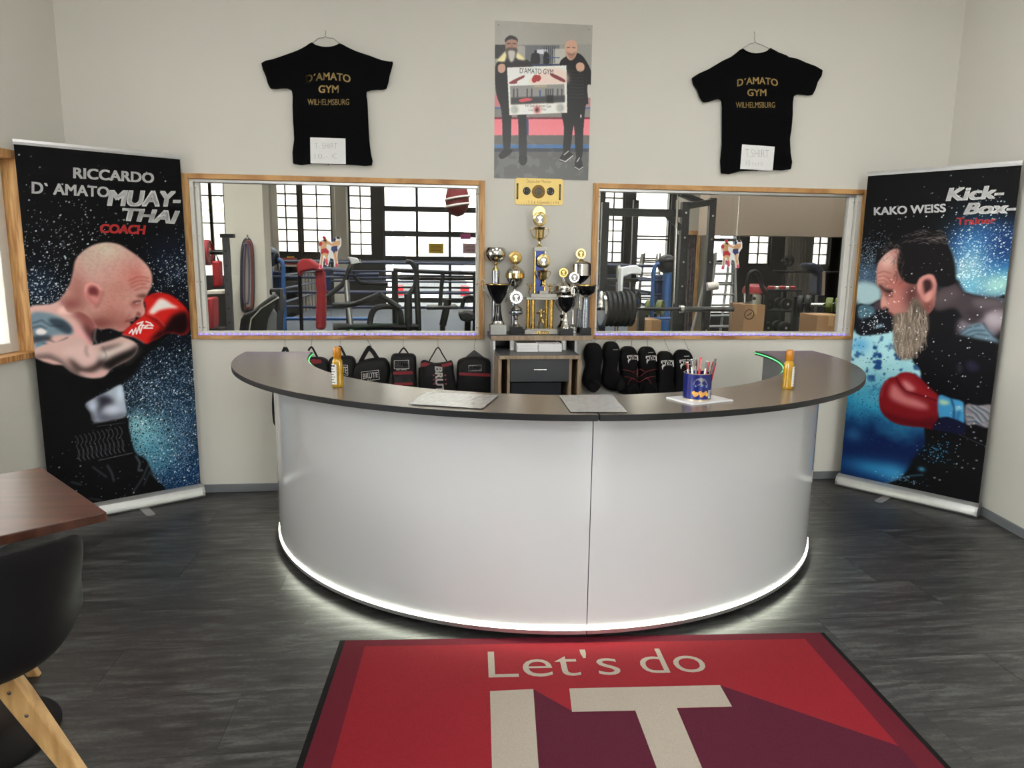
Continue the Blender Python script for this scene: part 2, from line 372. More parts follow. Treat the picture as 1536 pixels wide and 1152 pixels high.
for k in range(3): Y = y0+(y1-y0-.06)*k/3; MB().box((-.097, Y+.055, z0+.05), (-.103, Y+(y1-y0-.06)/3+.005, z1-.05)).build('pane', m_gwin, e, False)
# unseen windows behind the camera, placed for daylight; the high strip is added
for n, (a, b, c, d) in enumerate(FW):
    e = thing('window_%d' % (4+n), 'unseen window behind the viewer, placed for its daylight', None, ((a+b)/2, YF, c)); e['kind'] = 'structure'
    f = MB()
    for X in (a, (a+b)/2-.03, b-.06): f.box((X, YF-.14, c), (X+.06, YF-.06, d))
    f.build('mullions', m_vinyl, e)
    f = MB()
    for Z in ((c, 1.0, d-.06) if n == 0 else (c, d-.06)): f.box((a+.06, YF-.139, Z), (b-.06, YF-.061, Z+.06))
    f.build('transoms', m_vinyl, e)
    MB().box((a+.05, YF-.103, c+.05), (b-.05, YF-.097, d-.05)).build('pane', m_gwin, e)
# ceiling light panels added out of view to brighten the reception
m_pan = emis('added_panel_glow', (252, 250, 247), 6.6)
for lab, x, y in (('added square light panel, unseen, far left', -1.2, -1.6), ('added square light panel, unseen, far middle', .6, -1.6), ('added square light panel, unseen, far right', 2.3, -1.6), ('added square light panel, unseen, near left', -1.4, -4.2), ('added square light panel, unseen, near middle', .4, -4.2), ('added square light panel, unseen, near right', 2.0, -4.2)):
    t = thing('added_light_panel', lab, 'ceiling light', (x, y, H-.03), 0, 'added square light panels')
    MB().box((-.31, -.31, .0), (.31, .31, .029)).build('frame', m_white, t, False); MB().box((-.29, -.29, -.006), (.29, .29, -.0005)).build('diffuser', m_pan, t, False)
# ------------------------------------------------------------------ reception counter
m_panel = M('white_gloss_panel', (194, 195, 197), .06, var=.01, scale=2, spec=.5)
m_top = M('dark_brushed_laminate', (142, 132, 124), .26, .75, .10, 9, 0, .6, (1, 22, 1))
m_edge = M('black_edge_band', (18, 19, 22), .45, var=.04, spec=.3)
m_ledw = emis('white_led', (250, 255, 232), 42.0)
CX, CY, ZT = .637, -.53, .960
def arcpt(r, a, z): return Vector((CX+r*math.cos(a), CY+r*math.sin(a), z))
def ring_seg(a0, a1, r0, r1, z0, z1, n):
    m = MB(); rr = []
    for i in range(n+1):
        a = a0+(a1-a0)*i/n
        rr.append([arcpt(r0, a, z0), arcpt(r1, a, z0), arcpt(r1, a, z1), arcpt(r0, a, z1)])
    return m.rings(rr)
ctr = thing('reception_counter', 'half round white gloss reception counter with dark worktop and glowing base', 'counter', (CX, CY, 0))
A0 = math.pi-.047; A1 = 2*math.pi+.047
asplit = lambda r, u, v, z: math.atan2(at_z(u, v, z).y-CY, at_z(u, v, z).x-CX) % (2*math.pi)
at_ = asplit(1.6, 899, 622, ZT); ap = asplit(1.48, 879, 930, .08)
for a0, a1 in ((A0, at_-.0012), (at_+.0012, A1)):
    ring_seg(a0, a1, 1.305, 1.675, ZT-.0235, ZT-.0004, 56).build('edge_band', m_edge, ctr, smooth=True, bevel=.0015)
    ring_seg(a0+.0006, a1-.0006, 1.3065, 1.6735, ZT-.0008, ZT, 56).build('worktop', m_top, ctr, smooth=True)
for a0, a1 in ((math.pi-.02, ap-.0012), (ap+.0012, 2*math.pi+.02)):
    ring_seg(a0, a1, 1.46, 1.48, .059, ZT-.0235, 56).build('front_panel', m_panel, ctr, smooth=True)
    ring_seg(a0, a1, 1.455, 1.486, .032, .049, 56).build('base_rail', m_alu, ctr, smooth=True)
    ring_seg(a0, a1, 1.462, 1.4835, .0491, .0585, 56).build('base_light', m_ledw, ctr, smooth=True)
ring_seg(math.pi, 2*math.pi, 1.30, 1.41, 0, .05, 40).build('plinth', m_blkpl, ctr, smooth=True)
ring_seg(math.pi-.01, 2*math.pi+.01, 1.335, 1.353, .05, ZT-.0235, 40).build('inner_panel', M('grey_laminate', (120, 120, 122), .5), ctr, smooth=True)
ring_seg(math.pi, 2*math.pi, 1.34, 1.47, .05, .068, 40).build('bottom_board', M('grey_laminate', (120, 120, 122), .5), ctr)
for a in (math.pi-.012, 2*math.pi+.012):
    MB().prism([arcpt(1.353, a-.008, .05), arcpt(1.46, a-.008, .05), arcpt(1.46, a+.008, .05), arcpt(1.353, a+.008, .05)], (0, 0, ZT-.0735)).build('end_panel', m_panel, ctr)
# green light tube clipped under the inner edge
m_ledg = emis('green_led', (110, 255, 150), 2.0)
t = thing('light_tube', 'green LED light tube running along the inner edge of the counter', 'led strip', tuple(arcpt(1.30, 1.5*math.pi, ZT-.02)))
MB().tube([arcpt(1.298, A0+(A1-A0)*i/90, ZT-.010) for i in range(91)], .0036, 8).build('tube', glass('clear_tube', (.8, .95, .85), 1.4), t, smooth=True)
ch = MB(); k = 130
for i in range(k):
    p = arcpt(1.2985, A0+(A1-A0)*(i+.5)/k, ZT-.010); ch.box(p-Vector((.002, .002, .002)), p+Vector((.002, .002, .002)))
o = ch.build('led_chips', m_ledg, t); o['kind'] = 'stuff'
# ------------------------------------------------------------------ things on the counter
m_oil = M('golden_oil', (178, 134, 4), .08, 0, .15, 20, 0, .6, coat=.5)
m_cap = M('amber_cap', (178, 112, 14), .25, 0, .05)
m_ink = M('black_ink', (30, 30, 34), .6)
m_label = M('bottle_label', (225, 222, 214), .5, var=.05)
def bottle(u, v, label, face):
    p = at_z(u, v, ZT); b = thing('oil_bottle', label, 'bottle', p, 0, 'amber oil bottles on the counter')
    prof = [(.019, .0), (.0215, .003), (.022, .012), (.0205, .028), (.022, .045), (.0205, .062), (.022, .078), (.0205, .093), (.0195, .108), (.0145, .117), (.0125, .121), (.0125, .124)]
    MB().rings([[Vector((r*1.05*math.copysign(abs(math.cos(a))**.75, math.cos(a)), r*.72*math.copysign(abs(math.sin(a))**.75, math.sin(a)), z)) for a in [2*math.pi*j/28 for j in range(28)]] for r, z in prof]).build('body', m_oil, b, False, True)
    MB().lathe([(.0155, .121), (.0165, .123), (.0165, .155), (.015, .163), (.010, .166), (.001, .167)], n=20).build('cap', m_cap, b, False, True)
    lb = MB(); rr = []
    a0, a1 = face
    vs = []
    for i in range(9):
        a = a0+(a1-a0)*i/8; r = .0226
        vs += [Vector((r*1.07*math.copysign(abs(math.cos(a))**.75, math.cos(a)), r*.75*math.copysign(abs(math.sin(a))**.75, math.sin(a)), z)) for z in (.012, .096)]
    lb.add(vs, [(2*i, 2*i+2, 2*i+3, 2*i+1) for i in range(8)])
    l = lb.build('label', m_label, b, False, True)
    pr = MB()
    for i in range(7):
        z = .085-.011*i
        n = len(vs)//2
        a, c = vs[4], vs[12 if i % 2 else 14]
        q = (c-a); q.z = 0; nn = Vector((q.y, -q.x, 0)).normalized()*.0012
        A = Vector((a.x, a.y, z))+nn; B = Vector((c.x, c.y, z))+nn; mid = Vector((vs[8].x, vs[8].y, z))+nn*.5
        hh = Vector((0, 0, .0035 if i else .008))
        pr.add([A, mid, mid+hh, A+hh], [(0, 1, 2, 3)]); pr.add([mid, B, B+hh, mid+hh], [(0, 1, 2, 3)])
    pr.build('print', m_ink, l, False)
    return b
bottle(507, 580, 'amber oil bottle on the left arm of the counter', (math.radians(170), math.radians(268)))
bottle(1181, 583, 'amber oil bottle on the right arm of the counter', (math.radians(282), math.radians(370)))
# two clear sleeves with papers
m_foil = M('clear_sleeve_sheet', (176, 176, 176), .1, .3, .35, 26, 1., .8, (1, 6, 1))
def sheet(quad, label):
    P = [at_z(u, v, ZT) for u, v in quad]; c = sum(P, Vector())/4
    t = thing('plastic_sleeve', label, 'document sleeve', (c.x, c.y, ZT), 0, 'document sleeves on the counter')
    fn = quad_fn(*[p for p in P]); n, k = 28, 12; m = MB()
    vs = []
    for i in range(n+1):
        for j in range(k+1):
            p = fn(i/n, j/k); vs.append(p+Vector((0, 0, .003+.0016*math.sin(i*1.9+j*.7)*math.sin(j*1.6)+.0012*random.random())))
    m.add(vs, [(i*(k+1)+j, (i+1)*(k+1)+j, (i+1)*(k+1)+j+1, i*(k+1)+j+1) for i in range(n) for j in range(k)])
    m.build('sleeve', m_foil, t, smooth=True)
    MB().prism([fn(s, q)+Vector((0, 0, .0003)) for s, q in ((.03, .04), (.97, .04), (.97, .96), (.03, .96))], (0, 0, .0012)).build('papers', M('grey_printed_paper', (150, 150, 150), .7, var=.3, scale=60, stretch=(1, 5, 1)), t)
sheet([(612, 607), (724, 614), (640, 589.5), (748, 594)], 'clear sleeve with printed sheet left of the counter seam')
sheet([(856, 619), (941, 619.5), (838, 594), (918, 593)], 'crinkled clear sleeve with price sheet over the counter seam')
# white tile, cookie tin with pens
P = [at_z(u, v, ZT) for u, v in ((1040, 608), (1100, 602), (1062, 593), (999, 597.5))]
tl = MB().prism(P, (0, 0, .006)).build('white_tile', M('white_tile', (225, 225, 228), .25), bevel=.001); tag(tl, 'flat white board under the blue pen tin', 'board')
tc_ = at_z(1045, 597, ZT+.007); tc_.z = ZT+.0062
tin = thing('cookie_tin', 'blue round cookie tin holding pens on the counter', 'tin', tc_)
TR, TH = .053, .101
m_tin = M('blue_tin_print', (20, 30, 104), .25, .2, .12, 14); m_tinm = M('tin_metal', (190, 175, 140), .3, .9)
MB().rings([[Vector((r*math.cos(a), r*math.sin(a), z)) for a in [2*math.pi*j/36 for j in range(36)]] for r, z in ((TR, .003), (TR, TH), (TR-.0012, TH), (TR-.0012, .004))], caps=False).add([(0, 0, .0045)]+[(TR*.98*math.cos(a), TR*.98*math.sin(a), .0045) for a in [2*math.pi*j/36 for j in range(36)]], [(0, i+1, (i+1) % 36+1) for i in range(36)]).build('body', m_tin, tin, False, True)
MB().rings([[Vector((r*math.cos(a), r*math.sin(a), z)) for a in [2*math.pi*j/36 for j in range(36)]] for r, z in ((TR+.001, 0), (TR+.001, .004), (TR-.001, .004), (TR-.001, 0))], closed=True).build('bottom_rim', m_tinm, tin, False, True)
MB().tube([(TR*math.cos(a), TR*math.sin(a), TH) for a in [2*math.pi*j/36 for j in range(36)]], .0014, 6, True).build('top_rim', m_tinm, tin, False, True)
def on_tin(s, t, r=TR+.0006):        # s: angle around facing camera, t: height
    a = math.radians(-90+s); return Vector((r*math.cos(a), r*math.sin(a), t*TH/.083))
def tin_patch(name, pts, mat, r=TR+.0005):
    m = MB(); c = on_tin(sum(p[0] for p in pts)/len(pts), sum(p[1] for p in pts)/len(pts), r)
    m.add([c]+[on_tin(s, t, r) for s, t in pts], [(0, i+1, (i+1) % len(pts)+1) for i in range(len(pts))]); m.build(name, mat, tin, False)
ell = lambda cx, cy, rx, ry, n=18: [(cx+rx*math.cos(2*math.pi*i/n), cy+ry*math.sin(2*math.pi*i/n)) for i in range(n)]
tin_patch('picture', [(-38, .050), (-34, .060), (-24, .069), (-8, .073), (8, .069), (18, .060), (24, .050), (18, .046), (0, .048), (-20, .048)], M('tin_picture', (120, 118, 120), .4, var=.5, scale=90))
m_cookie = M('cookie_print', (205, 150, 70), .5, var=.2, scale=80)
for i, (s, t) in enumerate(((-34, .024), (-22, .021), (-8, .025), (5, .021), (16, .025), (-28, .018), (-2, .017), (22, .019))): tin_patch('cookie_picture', ell(s, t, 8, .0062, 12), m_cookie, TR+.0006+.0001*i)
tin_patch('barcode_patch', [(30, .006), (48, .006), (48, .032), (30, .032)], m_white)
for i in range(6): tin_patch('barcode_line', [(32+i*2.6, .010), (33.2+i*2.6, .010), (33.2+i*2.6, .030), (32+i*2.6, .030)], m_ink, TR+.0009)
tin_patch('ribbon', [(-30, .043), (20, .041), (24, .047), (-2, .050), (-32, .049)], M('tin_ribbon', (90, 130, 190), .4, var=.2), TR+.0008)
pens = [('white', -.022, .004, -8, 2), ('red', -.008, -.02, 4, -3), ('silver', .0, .012, -3, 2), ('white', .008, -.014, 6, 3), ('red', .016, .008, 10, 4), ('grey', .022, -.008, 12, 5), ('white', -.016, -.012, -6, 0), ('orange', .027, .012, 14, 3), ('red', .033, .0, 8, 6)]
pc = {'white': (225, 225, 225), 'red': (190, 28, 34), 'silver': (170, 172, 178), 'grey': (80, 82, 88), 'orange': (214, 110, 40)}
pl = ['white pen with red clip leaning to the left rim of the blue tin', 'red capped pen standing second from left in the blue tin', 'silver pen in the middle of the blue tin', 'white pen with dark tip in the middle of the blue tin', 'red pen right of centre in the blue tin', 'dark grey pen right of centre in the blue tin', 'short white pen at the left front of the blue tin', 'white and orange marker at the right of the blue tin', 'broad flat red pen rightmost in the blue tin']
for i, (c, x, y, tx, ty) in enumerate(pens):
    L_ = .138+.006*((i*7) % 4); m1 = M('pen_'+c, pc[c], .3)
    t = thing('pen', pl[i], 'pen', tc_+Vector((x*1.15, y*1.15, .006)), 0, 'pens in the blue tin'); t.rotation_euler = (math.radians(ty), math.radians(tx), 0)
    w = .0045 if c != 'orange' else .0062
    if i == 8: MB().box((-.008, -.002, 0), (.008, .002, L_)).build('barrel', m1, t, False, bevel=.0012)
    else:
        MB().lathe([(.001, 0), (w*.8, .006), (w, .012), (w, L_*.8), (w*.9, L_)], n=10).build('barrel', m1 if c != 'orange' else M('pen_white', pc['white'], .3), t, False, True)
        MB().lathe([(w*1.05, L_*.8), (w*1.05, L_*.97), (w*.6, L_)], n=10).build('cap', M('pen_red', pc['red'], .3) if i in (0, 1, 4) else (M('pen_orange', pc['orange'], .3) if c == 'orange' else M('pen_grey', pc['grey'], .3)), t, False, True)
        MB().box((-.0012, -w-.0022, L_*.72), (.0012, -w-.0008, L_*.96)).build('clip', m_chrome, t, False)
# ------------------------------------------------------------------ entrance mat
O = at_z(510, 962, 0); Xd = Vector((.9984, -.0564, 0)); Yd = Vector((-.0564, -.9984, 0))
MW, ML = 1.952, 1.35
mat_ = thing('entrance_mat', 'large red entrance mat with grey slogan lettering in front of the counter', 'mat', (O+Xd*MW/2+Yd*ML/2), 0)
mp = lambda a, b, z: O+Xd*a+Yd*b+Vector((0, 0, z))
def mat_local(u, v, z=.008):
    p = at_z(u, v, z)-O; return (p.dot(Xd), p.dot(Yd))
def rug(name, rgb): return M(name, rgb, .95, 0, .22, 420, .5, .1)
m_r1 = rug('red_pile', (130, 32, 41)); m_r2 = rug('maroon_pile', (78, 28, 44)); m_r3 = rug('grey_pile', (158, 148, 138)); m_r4 = rug('dark_red_border_pile', (92, 28, 40))
rect = lambda a0, b0, a1, b1, z: [mp(a0, b0, z), mp(a1, b0, z), mp(a1, b1, z), mp(a0, b1, z)]
MB().prism(rect(0, 0, MW, ML, .0005), (0, 0, .004)).build('rubber_edge', M('black_rubber', (10, 10, 11), .8, spec=.2), mat_, bevel=.0015)
MB().prism(rect(.022, .008, MW-.022, ML-.02, .0040), (0, 0, .0035)).build('border', m_r4, mat_)
MB().prism(rect(.105, .055, MW-.105, ML-.1, .0070), (0, 0, .0012)).build('red_field', m_r1, mat_)
ML2 = lambda *q: [mat_local(u, v) for u, v in q]
def patch(name, pts, m, z): MB().prism([mp(a, b, z) for a, b in pts], (0, 0, .0007)).build(name, m, mat_)
iA, iB, tA, tB, tC, tD = ML2((735, 1037), (800, 1034), (854, 1033), (1080, 1028), (1098, 1060), (858, 1068))
s1, s2, s3, s4 = ML2((953, 1066), (1015, 1062), (985, 1152), (1053, 1152))
iC, iD = ML2((738, 1152), (808, 1152))
bot = iA[1]+.62
def ext(p, q, b): return (p[0]+(q[0]-p[0])*(b-p[1])/(q[1]-p[1]), b)
e1 = ML2((1083, 1030), (1440, 1150)); b2 = ML-.105
sh = [iB, (tD[0]+.005, tD[1]), tC, tB, ext(e1[0], e1[1], b2) if ext(e1[0], e1[1], b2)[0] < MW-.105 else (MW-.105, e1[0][1]+(e1[1][1]-e1[0][1])*(MW-.105-e1[0][0])/(e1[1][0]-e1[0][0])), (MW-.105, b2), (ext(iB, iD, bot)[0]+.25, b2), ext(iB, iD, bot)]
patch('slogan_shadow', sh, m_r2, .0078)
patch('letter_i', [iA, iB, ext(iB, iD, bot), ext(iA, iC, bot)], m_r3, .0083)
patch('letter_t', [tA, tB, tC, s2, ext(s2, s4, bot), ext(s1, s3, bot), s1, tD], m_r3, .0083)
for wd_, q in (("Let's", ML2((733, 1017), (933, 1012), (731, 976), (931, 974))), ('do', ML2((966, 1010.5), (1064, 1008), (964, 973.5), (1062, 971.5)))): lettering('slogan', wd_, (lambda s, t: mp((q[0][0]*(1-s)+q[1][0]*s), (q[0][1]*(1-s)+q[1][1]*s)*(1-t)+(q[2][1]*(1-s)+q[3][1]*s)*t, .0086)), m_r3, mat_, bold=-.006)
# ------------------------------------------------------------------ table and chairs at the left
m_tbl = wood('mahogany_veneer', (82, 50, 38), (66, 38, 28), .28, 3., (1, 10, 1), spec=.5)
ua = Vector((.653, -.757, 0)); va = Vector((-.757, -.653, 0)); pa = at_z(61.5, 700.5, .74); ln = (at_z(161, 768, .74)-pa).length
tb = thing('bistro_table', 'square mahogany table with round black foot at the left edge', 'table', pa+ua*ln/2+va*ln/2-Vector((0, 0, .74)))
tp = lambda a, b, z: Vector((pa.x, pa.y, 0))+ua*a+va*b+Vector((0, 0, z))
MB().prism([tp(0, 0, .712), tp(ln, 0, .712), tp(ln, ln, .712), tp(0, ln, .712)], (0, 0, .028)).build('table_top', m_tbl, tb, bevel=.003)
MB().lathe([(.235, 0), (.235, .006), (.22, .012), (.06, .022), (.04, .03), (.035, .06)], tp(ln/2, ln/2, 0), 40).build('foot', m_blksteel, tb, smooth=True)
MB().lathe([(.032, .05), (.032, .70)], tp(ln/2, ln/2, 0), 20).build('column', m_blksteel, tb, smooth=True)
f = MB()
for d in (ua, va): f.beam(tp(ln/2, ln/2, .70)-d*.24, tp(ln/2, ln/2, .70)+d*.24, .04, .022)
f.build('support_cross', m_blksteel, tb)
m_shell = M('black_chair_shell', (16, 17, 20), .6, var=.05, scale=300, bump=.05, spec=.25); m_oak = wood('light_oak', (205, 166, 112), (178, 136, 84), .45, 4., (6, 6, 1))
def make_chair(label):
    c = thing('shell_chair', label, 'chair', (0, 0, 0), 0, 'black shell chairs with oak legs')
    sec = [(.235, .440, .215, .01, 0), (.20, .455, .235, .02, 0), (.08, .440, .25, .045, 0), (-.06, .425, .255, .085, 0), (-.16, .430, .265, .13, .03), (-.215, .48, .27, .13, .10),
           (-.24, .565, .272, .085, .135), (-.262, .665, .262, .02, .10), (-.280, .755, .252, 0, .06), (-.290, .80, .245, -.004, .045), (-.292, .818, .225, -.006, .035)]
    n = 14; m = MB(); vs = []
    for (y, z, w, up, fwd) in sec:
        for j in range(n+1):
            s = -1+2*j/n; k = abs(s)**3.2
            vs.append((w*s*(1-.04*k), y+fwd*k, z+up*k))
    m.add(vs, [(i*(n+1)+j, i*(n+1)+j+1, (i+1)*(n+1)+j+1, (i+1)*(n+1)+j) for i in range(len(sec)-1) for j in range(n)])
    o = m.build('seat_shell', m_shell, c, False, True, ang=180)
    so = o.modifiers.new('solid', 'SOLIDIFY'); so.thickness = .009; so.offset = -1
    sb = o.modifiers.new('subdivision', 'SUBSURF'); sb.levels = 1; sb.render_levels = 2
    MB().box((-.10, -.08, .405), (.10, .10, .424)).build('seat_support', m_blksteel, c, False)
    for sx in (-1, 1):
        for sy in (-1, 1):
            p = Vector((sx*.10-.03, sy*.075+.01, .418)); q = Vector((sx*.265-.03, sy*.215+.01, .0)); d = (q-p).normalized()
            m = MB(); x = Vector((0, 0, 1)).cross(d).normalized(); y = d.cross(x)
            r = []
            for (pt, w, h) in ((p, .030, .018), (p+(q-p)*.15, .030, .019), (q, .018, .012)):
                rr = [pt+x*h*a+y*w*b for a, b in ((-1, -1), (1, -1), (1, 1), (-1, 1))]
                if pt is q: rr = [v-d*(v.z/d.z) for v in rr]
                r.append(rr)
            l = m.rings(r).build('leg', m_oak, c, False, bevel=.004)
            for t in (.10, .26):
                for sg in (-1, 1): MB().lathe([(.0055, 0), (.0055, .002), (.002, .0028)], p+(q-p)*t+x*sg*(.0185-.003*t), 10, tuple(x*sg)).build('bolt', m_chrome, l, False)
    return c
c1 = make_chair('black shell chair with oak legs seen from behind, nearest the viewer')
c1.location = (-1.20, -2.765, 0); c1.rotation_euler[2] = math.atan2(-(-.653), .757)
c2 = dup(c1, (-1.79, -2.09, 0), math.atan2(-.653, -.757), 'black shell chair with oak legs tucked in behind the mahogany table')
# ------------------------------------------------------------------ painter for flat prints (colour per vertex of a fine flat grid)
class Canvas:
    def __init__(s, W, H_, cell, to_uv, base=(10, 10, 12)):
        s.W, s.H, s.cell, s.to = W, H_, cell, to_uv
        s.nx, s.ny = int(W/cell)+1, int(H_/cell)+1
        s.X, s.Y = np.meshgrid(np.linspace(0, W, s.nx), np.linspace(0, H_, s.ny))
        s.img = np.empty((s.ny, s.nx, 3)); s.img[:] = base
        s.rng = np.random.RandomState(3)
    def blur(s, a, r):
        r = int(round(r/s.cell))
        if r < 1: return a
        for ax in (0, 1):
            for _ in range(2):
                p = np.pad(a, [(r+1, r) if i == ax else (0, 0) for i in (0, 1)], 'edge').cumsum(ax)
                n = a.shape[ax]; a = (np.take(p, range(2*r+1, 2*r+1+n), ax)-np.take(p, range(0, n), ax))/(2*r+1)
        return a
    def mask(s, pts, soft=0., smooth=3):
        P = [s.to(*p) for p in pts]
        if smooth > 1: P = [(q.x, q.y) for q in smooth_poly([(x, y, 0) for x, y in P], smooth)]
        m = np.zeros(s.X.shape, bool); sub = np.zeros(s.X.shape)
        for ox, oy in ((-.25, -.25), (.25, .25), (-.25, .25), (.25, -.25)):
            m[:] = False; X = s.X+ox*s.cell; Y = s.Y+oy*s.cell
            for (x0, y0), (x1, y1) in zip(P, P[1:]+P[:1]):
                if y0 == y1: continue
                j0 = max(0, int((min(y0, y1)-s.cell)/s.cell)); j1 = min(s.ny, int((max(y0, y1)+s.cell)/s.cell)+2)
                if j1 <= j0: continue
                y = Y[j0:j1]; c = ((y0 > y) != (y1 > y)) & (X[j0:j1] < (x1-x0)*(y-y0)/(y1-y0)+x0); m[j0:j1] ^= c
            sub += m
        return s.blur(sub/4, soft)
    def fill(s, pts, col, a=1., soft=0., smooth=3, clip=None):
        m = s.mask(pts, soft, smooth)*a
        if clip is not None: m = m*clip
        s.img += (np.array(col, float)-s.img)*m[..., None]; return m
    def put(s, m, col): s.img += (np.array(col, float)-s.img)*np.clip(m, 0, 1)[..., None]
    def line(s, pts, w, col, a=1., soft=0., clip=None):
        P = [s.to(*p) for p in pts]; d = np.full(s.X.shape, 9.)
        for (x0, y0), (x1, y1) in zip(P, P[1:]):
            L2 = max((x1-x0)**2+(y1-y0)**2, 1e-9); t = np.clip(((s.X-x0)*(x1-x0)+(s.Y-y0)*(y1-y0))/L2, 0, 1)
            d = np.minimum(d, np.hypot(s.X-x0-t*(x1-x0), s.Y-y0-t*(y1-y0)))
        m = np.clip((w/2-d)/s.cell+.5, 0, 1)
        m = s.blur(m, soft)*a
        if clip is not None: m = m*clip
        s.put(m, col)
    def blob(s, c, rx, ry, col, a=1., clip=None):
        x, y = s.to(*c); m = np.exp(-(((s.X-x)/rx)**2+((s.Y-y)/ry)**2))*a
        if clip is not None: m = m*clip
        s.put(m, col); return m
    def noise(s, scale, oct=4, st=(1, 1)):
        out = np.zeros(s.X.shape); amp = 1.; tot = 0
        for o in range(oct):
            k = scale*2**o; gx, gy = int(s.W*k*st[0])+3, int(s.H*k*st[1])+3
            g = s.rng.rand(gy, gx); fx = s.X*k*st[0]; fy = s.Y*k*st[1]; ix = fx.astype(int); iy = fy.astype(int); fx = fx-ix; fy = fy-iy
            fx = fx*fx*(3-2*fx); fy = fy*fy*(3-2*fy)
            out += amp*((g[iy, ix]*(1-fx)+g[iy, ix+1]*fx)*(1-fy)+(g[iy+1, ix]*(1-fx)+g[iy+1, ix+1]*fx)*fy); tot += amp; amp *= .55
        return out/tot
    def specks(s, dens, col, amin=.3, grow=.25):
        h = s.rng.rand(*s.X.shape) < dens; a = h*(amin+(1-amin)*s.rng.rand(*h.shape))
        g = (s.rng.rand(*h.shape) < grow)*a
        a = np.maximum.reduce([a, np.roll(g, 1, 0), np.roll(g, 1, 1), np.roll(np.roll(g, 1, 0), 1, 1)])
        s.put(a, col)
    def mesh(s, name, mat, parent, fn, illum=.74):
        nx, ny = s.nx, s.ny; V = np.empty((ny*nx, 3)); p0, ex, ez = [np.array(v) for v in fn]
        V[:] = p0+s.X.reshape(-1, 1)*ex+s.Y.reshape(-1, 1)*ez
        me = bpy.data.meshes.new(name); me.vertices.add(nx*ny); me.vertices.foreach_set('co', V.ravel())
        i = np.arange(ny*nx).reshape(ny, nx); q = np.stack([i[:-1, :-1], i[:-1, 1:], i[1:, 1:], i[1:, :-1]], -1).reshape(-1)
        nf = (nx-1)*(ny-1); me.loops.add(nf*4); me.loops.foreach_set('vertex_index', q.astype(np.int32))
        me.polygons.add(nf); me.polygons.foreach_set('loop_start', np.arange(0, nf*4, 4, dtype=np.int32)); me.update()
        c = np.clip(s.img, 0, 255)/255; c = np.where(c <= .04045, c/12.92, ((c+.055)/1.055)**2.4)/illum
        at = me.color_attributes.new('ink', 'FLOAT_COLOR', 'POINT'); at.data.foreach_set('color', np.c_[np.clip(c, 0, .95).reshape(-1, 3), np.ones(nx*ny)].astype(np.float32).ravel())
        me.materials.append(mat); o = bpy.data.objects.new(name, me); COL.objects.link(o); attach(o, parent); return o
def crop(ox, oy, sc): return lambda *pts: [(ox+x/sc, oy+y/sc) for x, y in pts]
m_print = vcol('printed_banner', .45, .06)
BH0, BH1 = .078, 2.035
def rollup(A, B, label, foot_t, tilt=0.):
    A = Vector((*A, 0)); B = Vector((*B, 0)); e = (B-A).normalized(); n = Vector((e.y, -e.x, 0)); w = (B-A).length
    t = thing('rollup_banner', label, 'banner', (A+B)/2)
    prof = [(-.045, 0), (.042, 0), (.052, .012), (.052, .035), (.040, .062), (.015, .076), (-.02, .076), (-.045, .06)]
    MB().rings([[A+e*s+n*a+Vector((0, 0, z+.003)) for a, z in prof] for s in (.012, w-.012)]).build('base_cassette', m_silver, t, smooth=True, ang=30)
    for s0, s1 in ((-.002, .012), (w-.012, w+.002)):
        MB().rings([[A+e*s+n*a*1.06+Vector((0, 0, z*1.04)) for a, z in prof] for s in (s0, s1)]).build('end_cap', m_alu, t)
    for f in foot_t:
        c = A+e*f; q = [c-e*.025+n*.02, c-e*.025+n*.19, c-e*.012+n*.205, c+e*.012+n*.205, c+e*.025+n*.19, c+e*.025+n*.02]
        MB().prism([p+Vector((0, 0, .001)) for p in q], (0, 0, .004)).build('foot', m_alu, t, bevel=.001)
    MB().rings([[A+e*s+n*a+Vector((0, 0, z)) for a, z in ((-.012, BH1), (.010, BH1), (.013, BH1+.012), (.008, BH1+.026), (-.010, BH1+.026))] for s in (.004, w-.004)]).build('top_rail', m_silver, t)
    MB().tube([A+e*w/2-n*.03+Vector((0, 0, .06)), A+e*w/2-n*.02+Vector((0, 0, BH1))], .008, 10).build('support_pole', m_alu, t, smooth=True)
    P0 = A+e*.008+n*.002+Vector((0, 0, BH0)); WW = w-.016; HH = BH1-BH0+.006
    MB().prism([P0-n*.0012, P0+e*WW-n*.0012, P0+e*WW-n*.0012+Vector((0, 0, HH)), P0-n*.0012+Vector((0, 0, HH))], -n*.0006).build('backing', M('grey_backing', (90, 90, 92), .6), t)
    def to(u, v):
        p = at_plane(u, v, P0, n)-P0; return (p.dot(e), p.z)
    return t, P0, e, n, WW, HH, to
def banner_text(t, P0, e, n, to, txt, quad, mat, bold=.0, shear=0., sp=1.):
    Q = [to(*p) for p in quad]
    def fn(s, q):
        x = (Q[0][0]*(1-s)+Q[1][0]*s)*(1-q)+(Q[2][0]*(1-s)+Q[3][0]*s)*q; z = (Q[0][1]*(1-s)+Q[1][1]*s)*(1-q)+(Q[2][1]*(1-s)+Q[3][1]*s)*q
        return P0+e*x+Vector((0, 0, z))+n*.0008
    return lettering('lettering', txt, fn, mat, t, bold, shear, sp)
m_inkw = M('worn_white_print', (222, 222, 222), .45, var=.12, scale=160); m_inkr = M('red_print', (205, 34, 36), .45)
